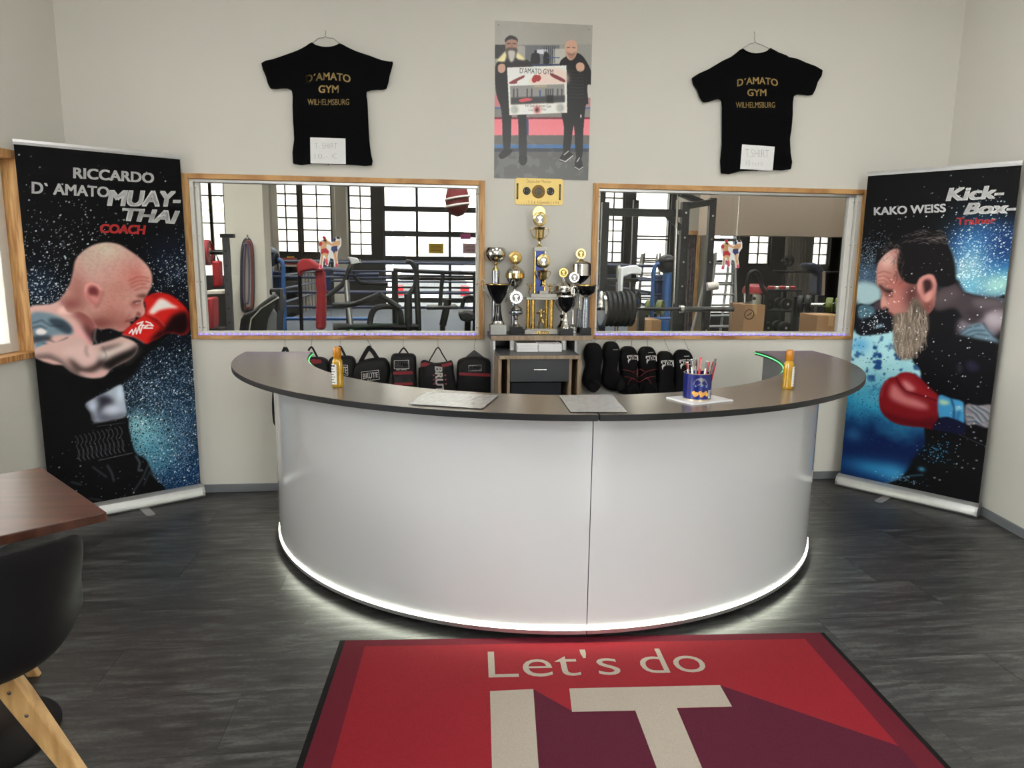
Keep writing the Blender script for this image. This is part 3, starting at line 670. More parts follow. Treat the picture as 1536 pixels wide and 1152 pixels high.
# ---- banner with the bald boxer
t, P0, e, n, WW, HH, to = rollup((-2.118, -.520), (-1.440, -.062), 'black roll-up banner showing a bald boxer in red glove', (.47,))
cv = Canvas(WW, HH, .0034, to, (9, 9, 11)); c1_, c2_, c3_ = crop(20, 220, 5.486), crop(30, 350, 4.607), crop(40, 550, 5.007)
N1 = cv.noise(7); N2 = cv.noise(25, 3)
P_ = lambda f, x, y: f((x, y))[0]
# starry spray and blue smoke
reg = lambda c, rx, ry: (lambda xy: np.exp(-(((cv.X-xy[0])/rx)**2+((cv.Y-xy[1])/ry)**2)))(to(*c))
cv.put(reg(P_(c2_, 100, 400), .16, .13)*N1*.9, (40, 66, 96)); cv.put(reg(P_(c2_, 1080, 260), .14, .16)*N1*.9, (38, 60, 92))
cv.put(reg(P_(c3_, 1100, 450), .34, .42)*(.35+N1*.7), (38, 72, 104)); cv.put(reg(P_(c3_, 1200, 800), .26, .2)*.8, (18, 50, 92))
cv.put(reg(P_(c3_, 900, 520), .14, .14)*1.0, (104, 168, 184)); cv.put(reg(P_(c3_, 830, 440), .07, .06)*.9, (140, 192, 200)); cv.put(reg(P_(c3_, 980, 680), .13, .12)*.7, (76, 140, 166))
D = .012+.10*reg(P_(c2_, 120, 250), .28, .30)+.22*reg(P_(c2_, 90, 420), .20, .10)+.22*reg(P_(c2_, 1080, 300), .16, .13)+.05*reg(P_(c1_, 400, 600), .25, .2)
D2 = .35*reg(P_(c3_, 1000, 250), .34, .30)+.22*reg(P_(c3_, 1150, 650), .25, .25)+.10*reg(P_(c2_, 1000, 950), .3, .2)
top = np.clip((cv.Y-(to(*P_(c1_, 300, 330))[1]))/-.25, 0, 1)
cv.specks(D*.36*np.clip(.35+N1, 0, 1.2)*np.maximum(top, .15), (196, 208, 216), .25, .25)
cv.specks(D2*.8*np.clip(N2*1.5, 0, 1.3), (120, 146, 172), .1, .15); cv.specks(D2*.5, (16, 22, 34), .5, .3); cv.specks(D2*.06, (215, 230, 240), .4, .3)
# dark body mass
cv.fill(c2_((110, 800), (300, 860), (600, 960), (800, 800), (870, 740), (1060, 680), (860, 860), (800, 960), (700, 1040), (520, 1130), (470, 1300), (130, 1300)), (11, 11, 12), 1, .006)
body = cv.fill(c3_((150, 700), (380, 500), (500, 420), (740, 372), (770, 470), (815, 640), (900, 700), (960, 830), (1045, 920), (1000, 960), (500, 1090), (150, 1000)), (12, 12, 14), 1, .003)
cv.fill(c3_((100, 60), (480, 60), (500, 230), (440, 290), (500, 420), (380, 520), (200, 760), (150, 700)), (13, 13, 14), 1, .01)
# shoulder and neck
skin = cv.fill(c2_((66, 508), (200, 490), (270, 462), (310, 420), (420, 430), (540, 560), (520, 690), (505, 765), (470, 800), (300, 910), (110, 860), (95, 760), (80, 620)), (196, 158, 152), 1, .003)
cv.fill(c2_((280, 470), (330, 420), (430, 470), (540, 600), (515, 690), (505, 745), (470, 700), (400, 600), (330, 540)), (120, 62, 60), .85, .012, clip=skin)
cv.fill(c2_((300, 500), (330, 545), (420, 550), (430, 545), (340, 560), (260, 545)), (226, 190, 184), .8, .006, clip=skin)
cv.fill(c2_((440, 620), (510, 700), (505, 760), (470, 730)), (52, 22, 24), .8, .012, clip=skin)
cv.fill(c2_((370, 630), (450, 700), (490, 750), (465, 775), (400, 700)), (214, 150, 156), .7, .01, clip=skin)
cv.fill(c2_((75, 560), (170, 545), (280, 580), (350, 640), (365, 695), (280, 700), (180, 715), (90, 720)), (84, 118, 136), .8, .008, clip=skin)
cv.fill(c2_((200, 590), (300, 600), (360, 660), (330, 695), (230, 640)), (30, 40, 50), .75, .007, clip=skin)
cv.fill(c2_((110, 670), (150, 655), (185, 680), (160, 705), (120, 700)), (220, 214, 214), .95, .004, clip=skin)
cv.fill(c2_((80, 715), (200, 705), (215, 730), (130, 760), (90, 750)), (34, 46, 58), .85, .008, clip=skin)
cv.fill(c2_((110, 760), (180, 750), (170, 800), (140, 840), (110, 800)), (70, 120, 144), .85, .006, clip=skin)
for q in (((90, 620), (150, 600), (210, 640), (300, 640)), ((80, 655), (140, 640), (180, 660)), ((190, 730), (250, 760), (290, 740), (330, 720)), ((120, 800), (160, 850), (240, 840), (300, 870)), ((160, 760), (240, 790), (300, 800))): cv.line(c2_(*q), .006, (30, 38, 48), .7, .003, skin)
# arm
arm = cv.fill(c2_((110, 790), (300, 740), (430, 720), (465, 775), (560, 755), (700, 712), (770, 730), (812, 770), (800, 830), (740, 880), (640, 930), (590, 985), (520, 1002), (430, 990), (350, 955), (280, 900), (200, 870), (115, 862)), (192, 160, 154), 1, .003)
cv.fill(c2_((330, 850), (370, 930), (440, 965), (520, 950), (580, 900), (560, 830), (530, 900), (440, 935), (370, 880)), (24, 16, 16), .95, .012, clip=arm)
cv.fill(c2_((560, 900), (660, 840), (760, 800), (830, 770), (800, 850), (700, 900), (620, 950)), (14, 12, 12), .95, .014, clip=arm)
cv.fill(c2_((540, 830), (640, 790), (760, 750), (770, 780), (660, 830), (560, 880)), (210, 204, 200), .6, .012, clip=arm)
cv.fill(c2_((560, 790), (700, 760), (690, 775), (580, 815)), (60, 52, 50), .7, .01, clip=arm)
cv.fill(c2_((300, 800), (450, 770), (520, 800), (520, 870), (440, 900), (370, 860), (320, 860)), (206, 176, 172), .7, .012, clip=arm)
cv.line(c2_((460, 775), (455, 820), (470, 850)), .006, (70, 36, 36), .7, .006, arm)
cv.line(c2_((110, 862), (200, 850), (280, 890), (330, 940), (420, 985)), .02, (20, 16, 18), .8, .012, arm)
cv.line(c2_((420, 965), (520, 985), (600, 950)), .016, (206, 160, 158), .8, .008, arm)
cv.line(c2_((570, 780), (600, 850), (560, 900), (600, 940)), .004, (60, 60, 70), .6, .003, arm)
cv.fill(c2_((500, 690), (520, 660), (560, 680), (700, 690), (660, 725), (560, 755), (510, 760)), (14, 12, 14), .95, .006)
cv.line(c2_((520, 670), (515, 730), (530, 760)), .006, (150, 150, 156), .8, .004)
cv.line(c2_((730, 900), (790, 850), (830, 800)), .012, (110, 104, 100), .7, .012)
# head
head = cv.fill(c2_((300, 440), (345, 350), (366, 270), (382, 190), (425, 135), (485, 93), (550, 70), (622, 65), (690, 80), (750, 115), (815, 160), (872, 215), (905, 268), (913, 325), (906, 372), (884, 412), (868, 445), (852, 470), (852, 495), (866, 540), (855, 572), (828, 582), (800, 573), (790, 596), (776, 606), (748, 608), (764, 628), (740, 660), (712, 678), (680, 676), (620, 655), (545, 662), (500, 600), (420, 540), (330, 540)), (184, 142, 134), 1, .003)
cv.blob(P_(c2_, 580, 110), .10, .06, (190, 178, 160), .95, head); cv.blob(P_(c2_, 470, 180), .07, .08, (178, 156, 144), .8, head)
cv.blob(P_(c2_, 800, 300), .08, .07, (188, 112, 102), .85, head); cv.blob(P_(c2_, 880, 250), .03, .08, (206, 158, 146), .6, head)
cv.blob(P_(c2_, 640, 500), .10, .09, (176, 118, 108), .8, head); cv.blob(P_(c2_, 730, 620), .06, .05, (158, 96, 88), .8, head)
cv.blob(P_(c2_, 400, 400), .05, .10, (146, 92, 86), .8, head); cv.blob(P_(c2_, 350, 490), .06, .04, (120, 66, 62), .8, head)
cv.blob(P_(c2_, 560, 620), .09, .045, (112, 60, 56), .9, head); cv.blob(P_(c2_, 640, 560), .05, .035, (150, 92, 84), .5, head)
cv.blob(P_(c2_, 680, 380), .08, .05, (170, 112, 102), .6, head); cv.blob(P_(c2_, 820, 500), .05, .03, (188, 128, 118), .6, head)
cv.put((cv.noise(90, 2) > .56)*.10*head, (120, 80, 76))
for q in (((750, 330), (800, 305), (850, 300), (890, 310)), ((760, 352), (810, 330), (860, 325), (895, 335)), ((770, 375), (820, 352), (870, 350)), ((790, 395), (840, 375), (885, 378))): cv.line(c2_(*q), .006, (140, 66, 60), .75, .004, head)
cv.fill(c2_((800, 430), (850, 418), (882, 425), (868, 446), (830, 445)), (92, 52, 46), .85, .006, clip=head)
cv.fill(c2_((770, 470), (810, 462), (835, 470), (825, 505), (790, 515), (765, 500)), (128, 68, 64), .7, .006, clip=head)
cv.line(c2_((788, 478), (815, 470), (832, 466)), .007, (50, 24, 24), .9, .002, head); cv.line(c2_((800, 484), (822, 478)), .006, (214, 176, 170), .9, .002, head)
cv.line(c2_((780, 500), (805, 510), (822, 498)), .005, (210, 120, 116), .7, .003, head)
cv.fill(c2_((805, 548), (830, 545), (835, 575), (808, 574)), (110, 50, 48), .7, .005, clip=head)
cv.line(c2_((735, 608), (765, 600), (790, 588)), .007, (70, 28, 30), .9, .003, head); cv.line(c2_((760, 560), (745, 590), (720, 620)), .008, (130, 70, 66), .6, .006, head)
cv.line(c2_((850, 470), (862, 530), (858, 565)), .008, (216, 170, 160), .7, .005, head)
# ear
ear = cv.fill(c2_((445, 380), (452, 348), (480, 335), (525, 345), (562, 375), (572, 405), (560, 440), (545, 480), (530, 505), (500, 500), (470, 470), (445, 430)), (186, 122, 118), 1, .003)
cv.fill(c2_((470, 385), (500, 365), (535, 380), (545, 410), (530, 440), (515, 425), (490, 430), (475, 415)), (96, 40, 42), .9, .006, clip=ear)
cv.line(c2_((450, 400), (460, 360), (490, 342), (530, 355), (560, 390)), .010, (206, 150, 144), .8, .005, ear); cv.line(c2_((462, 430), (490, 470), (525, 492)), .010, (150, 84, 82), .7, .006, ear)
cv.line(c2_((575, 400), (560, 450), (545, 490), (520, 510)), .008, (120, 66, 62), .7, .006, head)
# glove
glove = cv.fill(c2_((858, 455), (888, 430), (925, 415), (965, 410), (1030, 422), (1095, 462), (1148, 518), (1174, 575), (1176, 640), (1160, 685), (1115, 706), (1075, 692), (1010, 690), (960, 720), (900, 752), (868, 764), (800, 725), (705, 700), (760, 640), (820, 590), (860, 560), (868, 510)), (186, 30, 26), 1, .003)
cv.fill(c2_((1000, 640), (1050, 570), (1110, 545), (1150, 540), (1178, 600), (1180, 660), (1110, 710), (1060, 690), (980, 720), (890, 760), (930, 700)), (18, 6, 8), .97, .014, clip=glove)
cv.line(c2_((1165, 560), (1170, 620), (1160, 670)), .012, (120, 14, 20), .8, .008, glove)
cv.fill(c2_((960, 450), (1000, 455), (1050, 490), (1095, 515), (1020, 520), (960, 535), (920, 560), (890, 545), (930, 490)), (238, 220, 214), .95, .007, clip=glove)
cv.fill(c2_((860, 560), (950, 590), (1000, 640), (985, 690), (960, 640), (900, 590)), (110, 12, 14), .8, .008, clip=glove)
cv.line(c2_((880, 555), (950, 585), (1000, 640)), .006, (225, 120, 110), .5, .004, glove); cv.blob(P_(c2_, 930, 430), .03, .02, (150, 20, 20), .8, glove)
cv.fill(c2_((700, 705), (790, 722), (866, 768), (850, 790), (780, 742), (712, 716)), (14, 12, 14), 1, .003)
cv.line(c2_((705, 700), (790, 716), (860, 760)), .004, (190, 180, 176), .7, .002)
for q in (((755, 690), (775, 665), (780, 700), (800, 655), (805, 695), (825, 640), (830, 690), (850, 630)), ((830, 635), (880, 640), (855, 655), (915, 655)), ((870, 610), (900, 620), (920, 640), (880, 632)), ((810, 625), (850, 610), (820, 650))): cv.line(c2_(*q), .007, (240, 230, 226), .95, .001, glove)
# abdomen, shorts
ab = cv.fill(c3_((440, 285), (500, 240), (600, 190), (705, 135), (728, 180), (740, 260), (742, 368), (640, 395), (508, 416), (480, 350)), (158, 166, 182), 1, .004)
cv.fill(c3_((520, 230), (600, 215), (660, 270), (600, 290), (560, 330), (545, 410), (530, 330), (540, 270)), (28, 26, 36), .9, .014, clip=ab)
cv.fill(c3_((430, 270), (480, 330), (510, 410), (480, 420), (420, 330)), (20, 20, 24), .9, .012, clip=ab); cv.fill(c3_((560, 350), (640, 370), (740, 350), (742, 380), (560, 420)), (70, 70, 84), .8, .014, clip=ab)
cv.blob(P_(c3_, 650, 320), .035, .02, (196, 200, 214), .8, ab); cv.blob(P_(c3_, 700, 200), .02, .05, (200, 216, 230), .8, ab); cv.blob(P_(c3_, 490, 300), .02, .025, (190, 198, 220), .7, ab)
cv.line(c3_((500, 425), (640, 402), (740, 376)), .006, (120, 120, 128), .8, .002)
g = (120, 122, 128)
for i in range(11):
    x = 365+i*33; y = 520-i*7
    cv.line(c3_((x, y), (x+16, y+18), (x+24, y+50), (x+8, y+74), (x+18, y+96), (x+28, y+108)), .0036, g, .55, .0)
    cv.line(c3_((x+22, y+110), (x+34, y+140), (x+26, y+170), (x+44, y+190)), .0036, g, .55, .0)
    cv.line(c3_((x+34, y+108), (x+18, y+150), (x+36, y+186)), .003, g, .4, .0)
for q, w in ((((495, 752), (600, 830)), .005), (((605, 740), (640, 800), (655, 860)), .006), (((335, 865), (410, 888)), .005), (((915, 735), (880, 820), (800, 945)), .005), (((930, 780), (905, 830), (880, 890)), .004), (((930, 800), (960, 830), (1020, 880)), .004), (((470, 990), (560, 1003)), .004), (((740, 960), (725, 1000)), .004), (((820, 670), (850, 720), (840, 780), (870, 780)), .008)): cv.line(c3_(*q), w, (110, 122, 138), .7, .002)
for k in range(26):
    cv.line(c3_((540+k*10, 704-k*2.2), (545+k*10, 703-k*2.2)), .004, (150, 152, 158), .5)
    if k < 18: cv.line(c3_((530+k*12, 448-k*1.6), (534+k*12, 447-k*1.6)), .003, (150, 152, 158), .4)
cv.specks(.004*body, (150, 160, 170), .3, .2)
cv.mesh('printed_picture', m_print, t, (P0, e, (0, 0, 1)))
T_ = lambda *a, **k: banner_text(t, P0, e, n, to, *a, **k)
T_('RICCARDO', c1_((492, 262), (1158, 303), (492, 168), (1158, 215)), m_inkw, .035); T_('D` AMATO', c1_((150, 388), (790, 420), (150, 285), (790, 330)), m_inkw, .032)
T_('MUAY-', c1_((770, 492), (1375, 500), (775, 352), (1382, 362)), m_inkw, .05, .12); T_('THAI', c1_((895, 612), (1345, 640), (895, 500), (1372, 525)), m_inkw, .05, .15)
T_('COACH', c1_((712, 712), (1088, 725), (712, 632), (1092, 645)), m_inkr, .05, .1)
# ---- banner with the bearded boxer
t, P0, e, n, WW, HH, to = rollup((2.758, -.135), (3.262, -.800), 'black and blue roll-up banner showing a bearded boxer in dark red glove', (.33,))
cv = Canvas(WW, HH, .0034, to, (9, 9, 10)); c1_, c2_, c3_ = crop(1270, 240, 5.76), crop(1260, 330, 5.007), crop(1250, 530, 4.607)
N1 = cv.noise(6); N2 = cv.noise(28, 3); N3 = cv.noise(60, 2)
reg = lambda c, rx, ry: (lambda xy: np.exp(-(((cv.X-xy[0])/rx)**2+((cv.Y-xy[1])/ry)**2)))(to(*c))
# blue spray upper right
cv.fill(c2_((820, 120), (1000, 60), (1340, 60), (1340, 620), (900, 560), (840, 300)), (20, 46, 92), 1, .05)
cv.put(reg(P_(c2_, 1000, 280), .14, .20)*.95, (52, 112, 164)); cv.put(reg(P_(c2_, 1240, 420), .12, .10)*.9, (48, 120, 172)); cv.put(reg(P_(c2_, 960, 380), .08, .12)*N1*1.5, (150, 186, 184))
cv.put(reg(P_(c2_, 1180, 500), .14, .08)*N1*1.6, (140, 184, 178)); cv.put(reg(P_(c2_, 960, 500), .06, .08)*.7, (90, 160, 190)); cv.put(reg(P_(c2_, 1230, 200), .10, .10)*.5, (16, 34, 76))
cv.specks((.025+.12*reg(P_(c2_, 960, 380), .10, .14)+.03*reg(P_(c2_, 1100, 200), .25, .2))*np.clip(reg(P_(c2_, 1080, 300), .30, .30)*1.4, 0, 1), (206, 226, 230), .3, .3)
# left side spray and water
lm = cv.mask(c2_((100, 300), (260, 300), (300, 560), (300, 640), (400, 720), (400, 860), (560, 1060), (620, 1200), (560, 1500), (60, 1500)), .02)
cv.put(reg(P_(c2_, 190, 420), .12, .10)*.8, (66, 92, 118)); cv.specks(.22*reg(P_(c2_, 200, 320), .12, .14), (130, 146, 166), .2, .1)
cv.fill(c2_((130, 470), (290, 490), (310, 600), (220, 640), (130, 635)), (152, 178, 184), .95, .012)
w = cv.fill(c2_((100, 850), (260, 862), (400, 830), (420, 1000), (560, 1060), (620, 1160), (560, 1400), (60, 1400)), (140, 186, 194), 1, .012)
w = np.clip(w+cv.mask(c3_((130, 0), (560, 20), (620, 160), (720, 500), (560, 720), (420, 900), (50, 850), (90, 300)), .012), 0, 1)
yy = np.clip((to(*P_(c3_, 250, 100))[1]-cv.Y)/.55, 0, 1); g1 = np.array([150, 192, 198]); g2 = np.array([44, 130, 166]); g3 = np.array([12, 28, 72])
yy = np.clip(yy+(N1-.5)*.35, 0, 1)[..., None]; grad = np.where(yy < .45, g1+(g2-g1)*(yy/.45), g2+(g3-g2)*np.clip((yy-.45)/.35, 0, 1))
cv.img += (grad-cv.img)*w[..., None]
cv.put(reg(P_(c3_, 300, 800), .20, .06)*.9*w, (40, 120, 172)); cv.put(reg(P_(c3_, 420, 830), .08, .06)*.7*w, (58, 146, 196)); cv.put(reg(P_(c3_, 200, 620), .16, .06)*.5*w, (14, 26, 70)); cv.put(reg(P_(c3_, 140, 560), .06, .05)*.5*w, (50, 120, 160))
dd = (N2 > .60)*w*reg(P_(c3_, 380, 90), .22, .13); cv.put(np.clip(cv.blur(dd.astype(float), .004)*1.6, 0, 1)*.9, (22, 56, 104)); cv.put((N2 > .66)*w*reg(P_(c2_, 240, 980), .16, .12)*.9, (18, 52, 100))
cv.put(reg(P_(c2_, 150, 940), .06, .05)*.7*w, (60, 130, 180)); cv.specks(.05*w*reg(P_(c3_, 230, 330), .25, .25), (16, 50, 90), .4, .3)
# dark body
bodyp = c2_((640, 620), (860, 440), (940, 540), (1100, 575), (1190, 580), (1250, 605), (1250, 1150), (1200, 1700), (700, 1900), (620, 1300), (600, 1120), (540, 1040), (600, 800))
body = cv.fill(bodyp, (13, 12, 15), 1, .004)
cv.fill(c3_((620, 150), (1150, 0), (1110, 600), (1010, 1070), (420, 920), (370, 900), (480, 850), (640, 640), (700, 520), (720, 300)), (12, 12, 15), 1, .006)
cv.fill(c2_((700, 560), (860, 470), (940, 545), (1100, 575), (1190, 582), (1248, 608), (1235, 700), (1225, 800), (1150, 870), (1040, 780), (930, 740), (860, 660), (720, 680)), (62, 54, 58), .95, .01)
cv.fill(c2_((720, 560), (860, 500), (900, 560), (820, 620), (720, 650)), (84, 72, 74), .6, .02); cv.fill(c2_((900, 740), (1020, 780), (1160, 670), (1240, 690), (1225, 790), (1140, 870), (1060, 780), (930, 830), (880, 860)), (112, 102, 110), .9, .012)
cv.fill(c2_((900, 850), (1000, 780), (1080, 790), (1160, 880), (1200, 920), (1100, 905), (980, 880)), (110, 140, 156), .8, .008); cv.fill(c2_((1080, 720), (1160, 690), (1220, 730), (1215, 790), (1130, 800)), (168, 158, 164), .7, .016)
cv.fill(c2_((1000, 600), (1130, 590), (1230, 620), (1180, 660), (1040, 660)), (92, 84, 88), .7, .014); cv.fill(c2_((930, 690), (1010, 680), (1080, 720), (1000, 745)), (44, 38, 42), .8, .012)
for q in (((905, 850), (960, 810), (1050, 790)), ((930, 860), (1000, 830), (1090, 830)), ((960, 880), (1040, 855), (1120, 870)), ((1075, 770), (1110, 830), (1160, 880))): cv.line(c2_(*q), .006, (26, 34, 44), .7, .003)
cv.fill(c2_((880, 1090), (900, 1070), (920, 1130), (890, 1150)), (40, 38, 52), .8, .006); cv.fill(c2_((960, 1060), (1000, 1060), (1050, 1110), (1000, 1140), (950, 1110)), (36, 32, 54), .8, .01)
# far shoulder / waves at the left
cv.fill(c2_((130, 640), (220, 640), (300, 600), (330, 640), (360, 690), (400, 720), (400, 830), (260, 860), (120, 850)), (17, 18, 24), 1, .005)
cv.fill(c2_((140, 650), (200, 640), (260, 660), (250, 710), (190, 735), (140, 730)), (84, 122, 136), .85, .006); cv.fill(c2_((250, 630), (300, 605), (320, 660), (270, 680)), (70, 56, 60), .8, .008)
for q in (((150, 700), (180, 680), (220, 690), (230, 720)), ((160, 720), (190, 700), (210, 715)), ((140, 670), (200, 655), (250, 675))): cv.line(c2_(*q), .005, (30, 50, 60), .8, .002)
cv.fill(c2_((260, 805), (300, 780), (330, 795), (290, 812)), (120, 150, 166), .8, .005); cv.specks(.06*reg(P_(c2_, 260, 760), .10, .07), (210, 220, 226), .4, .5)
# face
face = cv.fill(c2_((275, 380), (285, 330), (310, 290), (360, 240), (430, 210), (520, 300), (600, 430), (720, 440), (720, 560), (690, 680), (560, 760), (400, 720), (378, 700), (357, 690), (368, 672), (350, 660), (325, 675), (308, 655), (306, 610), (314, 560), (305, 520), (280, 490), (275, 450)), (160, 108, 100), 1, .003)
cv.blob(P_(c2_, 350, 300), .05, .06, (206, 168, 158), .9, face); cv.blob(P_(c2_, 310, 440), .035, .04, (186, 136, 124), .8, face); cv.blob(P_(c2_, 450, 480), .06, .06, (150, 82, 76), .8, face)
cv.blob(P_(c2_, 430, 600), .05, .05, (170, 104, 98), .8, face); cv.blob(P_(c2_, 540, 560), .05, .10, (70, 40, 40), .85, face); cv.blob(P_(c2_, 660, 660), .05, .06, (96, 52, 48), .8, face); cv.blob(P_(c2_, 330, 620), .03, .05, (190, 140, 130), .8, face)
cv.fill(c2_((285, 490), (310, 488), (340, 515), (400, 525), (380, 555), (340, 545), (310, 520)), (34, 22, 22), .9, .008, clip=face)
cv.line(c2_((345, 560), (370, 575), (395, 572)), .010, (84, 46, 46), .8, .004, face); cv.line(c2_((320, 530), (345, 570), (360, 600)), .012, (100, 58, 56), .6, .008, face)
for q in (((285, 400), (330, 385), (380, 400)), ((283, 430), (330, 418), (370, 440), (390, 480)), ((285, 455), (330, 450), (365, 480)), ((292, 478), (335, 476), (360, 505))): cv.line(c2_(*q), .006, (110, 62, 56), .7, .004, face)
cv.fill(c2_((312, 665), (340, 650), (352, 662), (330, 676)), (60, 30, 32), .7, .004, clip=face); cv.line(c2_((357, 690), (380, 700), (398, 712)), .010, (70, 34, 36), .9, .003)
cv.specks(.012*face*reg(P_(c2_, 450, 540), .10, .09), (226, 206, 200), .4, .7)
# hair
hair = cv.fill(c2_((272, 330), (270, 270), (290, 225), (325, 215), (345, 175), (400, 155), (440, 150), (480, 120), (530, 90), (600, 72), (680, 66), (760, 80), (800, 120), (815, 180), (850, 260), (868, 340), (872, 420), (865, 470), (800, 500), (740, 490), (715, 430), (660, 400), (600, 430), (575, 480), (500, 470), (450, 420), (430, 340), (440, 270), (450, 220), (400, 215), (350, 240), (300, 290)), (17, 15, 16), 1, .003)
rs = np.random.RandomState(5)
for k in range(70):
    x, y = rs.uniform(440, 800), rs.uniform(78, 180); L_ = rs.uniform(40, 90); dy = (x-640)*.08
    if y < 110 and not 540 < x < 760: continue
    cv.line(c2_((x, y), (x+L_*.5, y-8+dy*.5), (x+L_, y+6+dy)), .0034, (128, 118, 116), .4, 0, hair)
for k in range(46):
    x, y = rs.uniform(300, 440), rs.uniform(170, 330); cv.line(c2_((x, y), (x+18, y-14), (x+34, y+2)), .003, (110, 100, 98), .4)
for k in range(40):
    x, y = rs.uniform(400, 480), rs.uniform(200, 440); cv.line(c2_((x, y), (x+8, y+22), (x-6, y+44)), .003, (70, 54, 52), .6)
cv.line(c2_((812, 175), (845, 250), (866, 340), (870, 430), (930, 535), (1100, 572), (1240, 600)), .005, (90, 140, 170), .6, .003)
cv.specks(.003*hair, (180, 176, 172), .3, .2)
# ear
ear = cv.fill(c2_((580, 480), (600, 440), (640, 412), (680, 405), (710, 425), (716, 480), (705, 550), (680, 600), (650, 618), (620, 600), (600, 560), (585, 540)), (170, 112, 106), 1, .003)
cv.fill(c2_((625, 460), (660, 445), (690, 465), (690, 510), (670, 535), (640, 560), (630, 520)), (40, 20, 22), .92, .008, clip=ear); cv.line(c2_((590, 520), (605, 455), (645, 422), (690, 425), (706, 470)), .012, (196, 140, 132), .8, .006, ear)
cv.fill(c2_((640, 560), (690, 530), (680, 590), (650, 612)), (190, 134, 126), .9, .006, clip=ear)
# beard
beard = cv.fill(c2_((400, 720), (440, 700), (500, 690), (530, 620), (560, 580), (600, 620), (640, 680), (665, 740), (660, 840), (620, 900), (590, 980), (540, 1040), (500, 1050), (450, 1040), (415, 990), (405, 880), (395, 800)), (96, 84, 74), 1, .008)
cv.fill(c2_((540, 640), (660, 700), (660, 830), (600, 900), (570, 780)), (40, 34, 32), .7, .02, clip=beard)
for k in range(420):
    x, y = rs.uniform(405, 650), rs.uniform(620, 960); L_ = rs.uniform(40, 110); c = rs.uniform(.55, 1.35); dx = rs.uniform(-.3, .25)*L_
    cv_col = (min(225, 134*c), min(215, 120*c), min(205, 108*c))
    P = c2_((x, y), (x+dx*.4+4, y+L_*.5), (x+dx, y+L_)); q0 = to(*P[0]); i, j = int(q0[1]/cv.cell), int(q0[0]/cv.cell)
    if 0 <= i < cv.ny and 0 <= j < cv.nx and beard[i, j] > .5: cv.line(P, .0032, cv_col, .7)
cv.specks(.004*beard, (226, 222, 216), .4, .6)
# glove and cuff
glove = cv.fill(c3_((316, 340), (320, 280), (345, 210), (390, 170), (430, 160), (460, 138), (510, 130), (560, 142), (610, 180), (680, 250), (730, 300), (726, 420), (715, 490), (690, 522), (620, 512), (540, 505), (450, 490), (380, 455), (330, 400)), (112, 20, 26), 1, .003)
cv.fill(c3_((440, 170), (520, 150), (600, 220), (700, 300), (725, 330), (640, 310), (520, 265), (480, 230)), (134, 30, 36), .8, .012, clip=glove)
cv.fill(c3_((410, 210), (440, 230), (500, 290), (560, 310), (640, 350), (650, 385), (560, 375), (450, 340), (390, 300), (395, 240)), (196, 120, 122), .85, .014, clip=glove)
cv.fill(c3_((475, 185), (520, 200), (570, 250), (520, 262), (490, 230)), (206, 140, 142), .8, .010, clip=glove)
cv.line(c3_((432, 165), (460, 220), (500, 262), (600, 290), (722, 330)), .006, (54, 6, 12), .9, .003, glove); cv.line(c3_((330, 300), (345, 230), (380, 190)), .006, (170, 70, 76), .6, .005, glove)
cv.fill(c3_((330, 400), (450, 440), (600, 460), (720, 440), (700, 525), (540, 510), (380, 460)), (66, 8, 16), .8, .016, clip=glove)
cuff = cv.fill(c3_((728, 292), (810, 312), (895, 335), (908, 400), (905, 482), (850, 470), (790, 440), (730, 445)), (58, 132, 178), 1, .003)
cv.fill(c3_((735, 320), (790, 330), (800, 350), (745, 355)), (180, 196, 150), .8, .006, clip=cuff); cv.fill(c3_((830, 370), (890, 365), (890, 390), (840, 395)), (150, 190, 200), .7, .006, clip=cuff)
cv.line(c3_((815, 315), (835, 380), (830, 460)), .010, (14, 40, 70), .8, .005, cuff); cv.line(c3_((870, 400), (850, 470)), .012, (20, 56, 96), .7, .006, cuff); cv.line(c3_((908, 345), (914, 480)), .008, (12, 16, 22), .9, .003)
cv.fill(c3_((700, 490), (740, 445), (800, 445), (905, 485), (900, 560), (800, 545), (690, 525)), (16, 18, 42), 1, .005)
fa = cv.fill(c3_((915, 355), (1000, 362), (1100, 362), (1085, 500), (1060, 515), (980, 490), (918, 490)), (120, 112, 118), 1, .004)
for q in (((930, 380), (990, 420), (1030, 480)), ((960, 370), (1030, 420), (1080, 480)), ((920, 430), (960, 440), (1000, 480)), ((1000, 370), (1060, 400), (1090, 430)), ((920, 470), (980, 465), (1040, 510))): cv.line(c3_(*q), .009, (34, 60, 74), .8, .003, fa); cv.line([(u+1.5, v-1.5) for u, v in c3_(*q)], .005, (190, 196, 200), .7, .002, fa)
cv.line(c3_((870, 560), (1000, 620), (1060, 640)), .003, (90, 92, 100), .6)
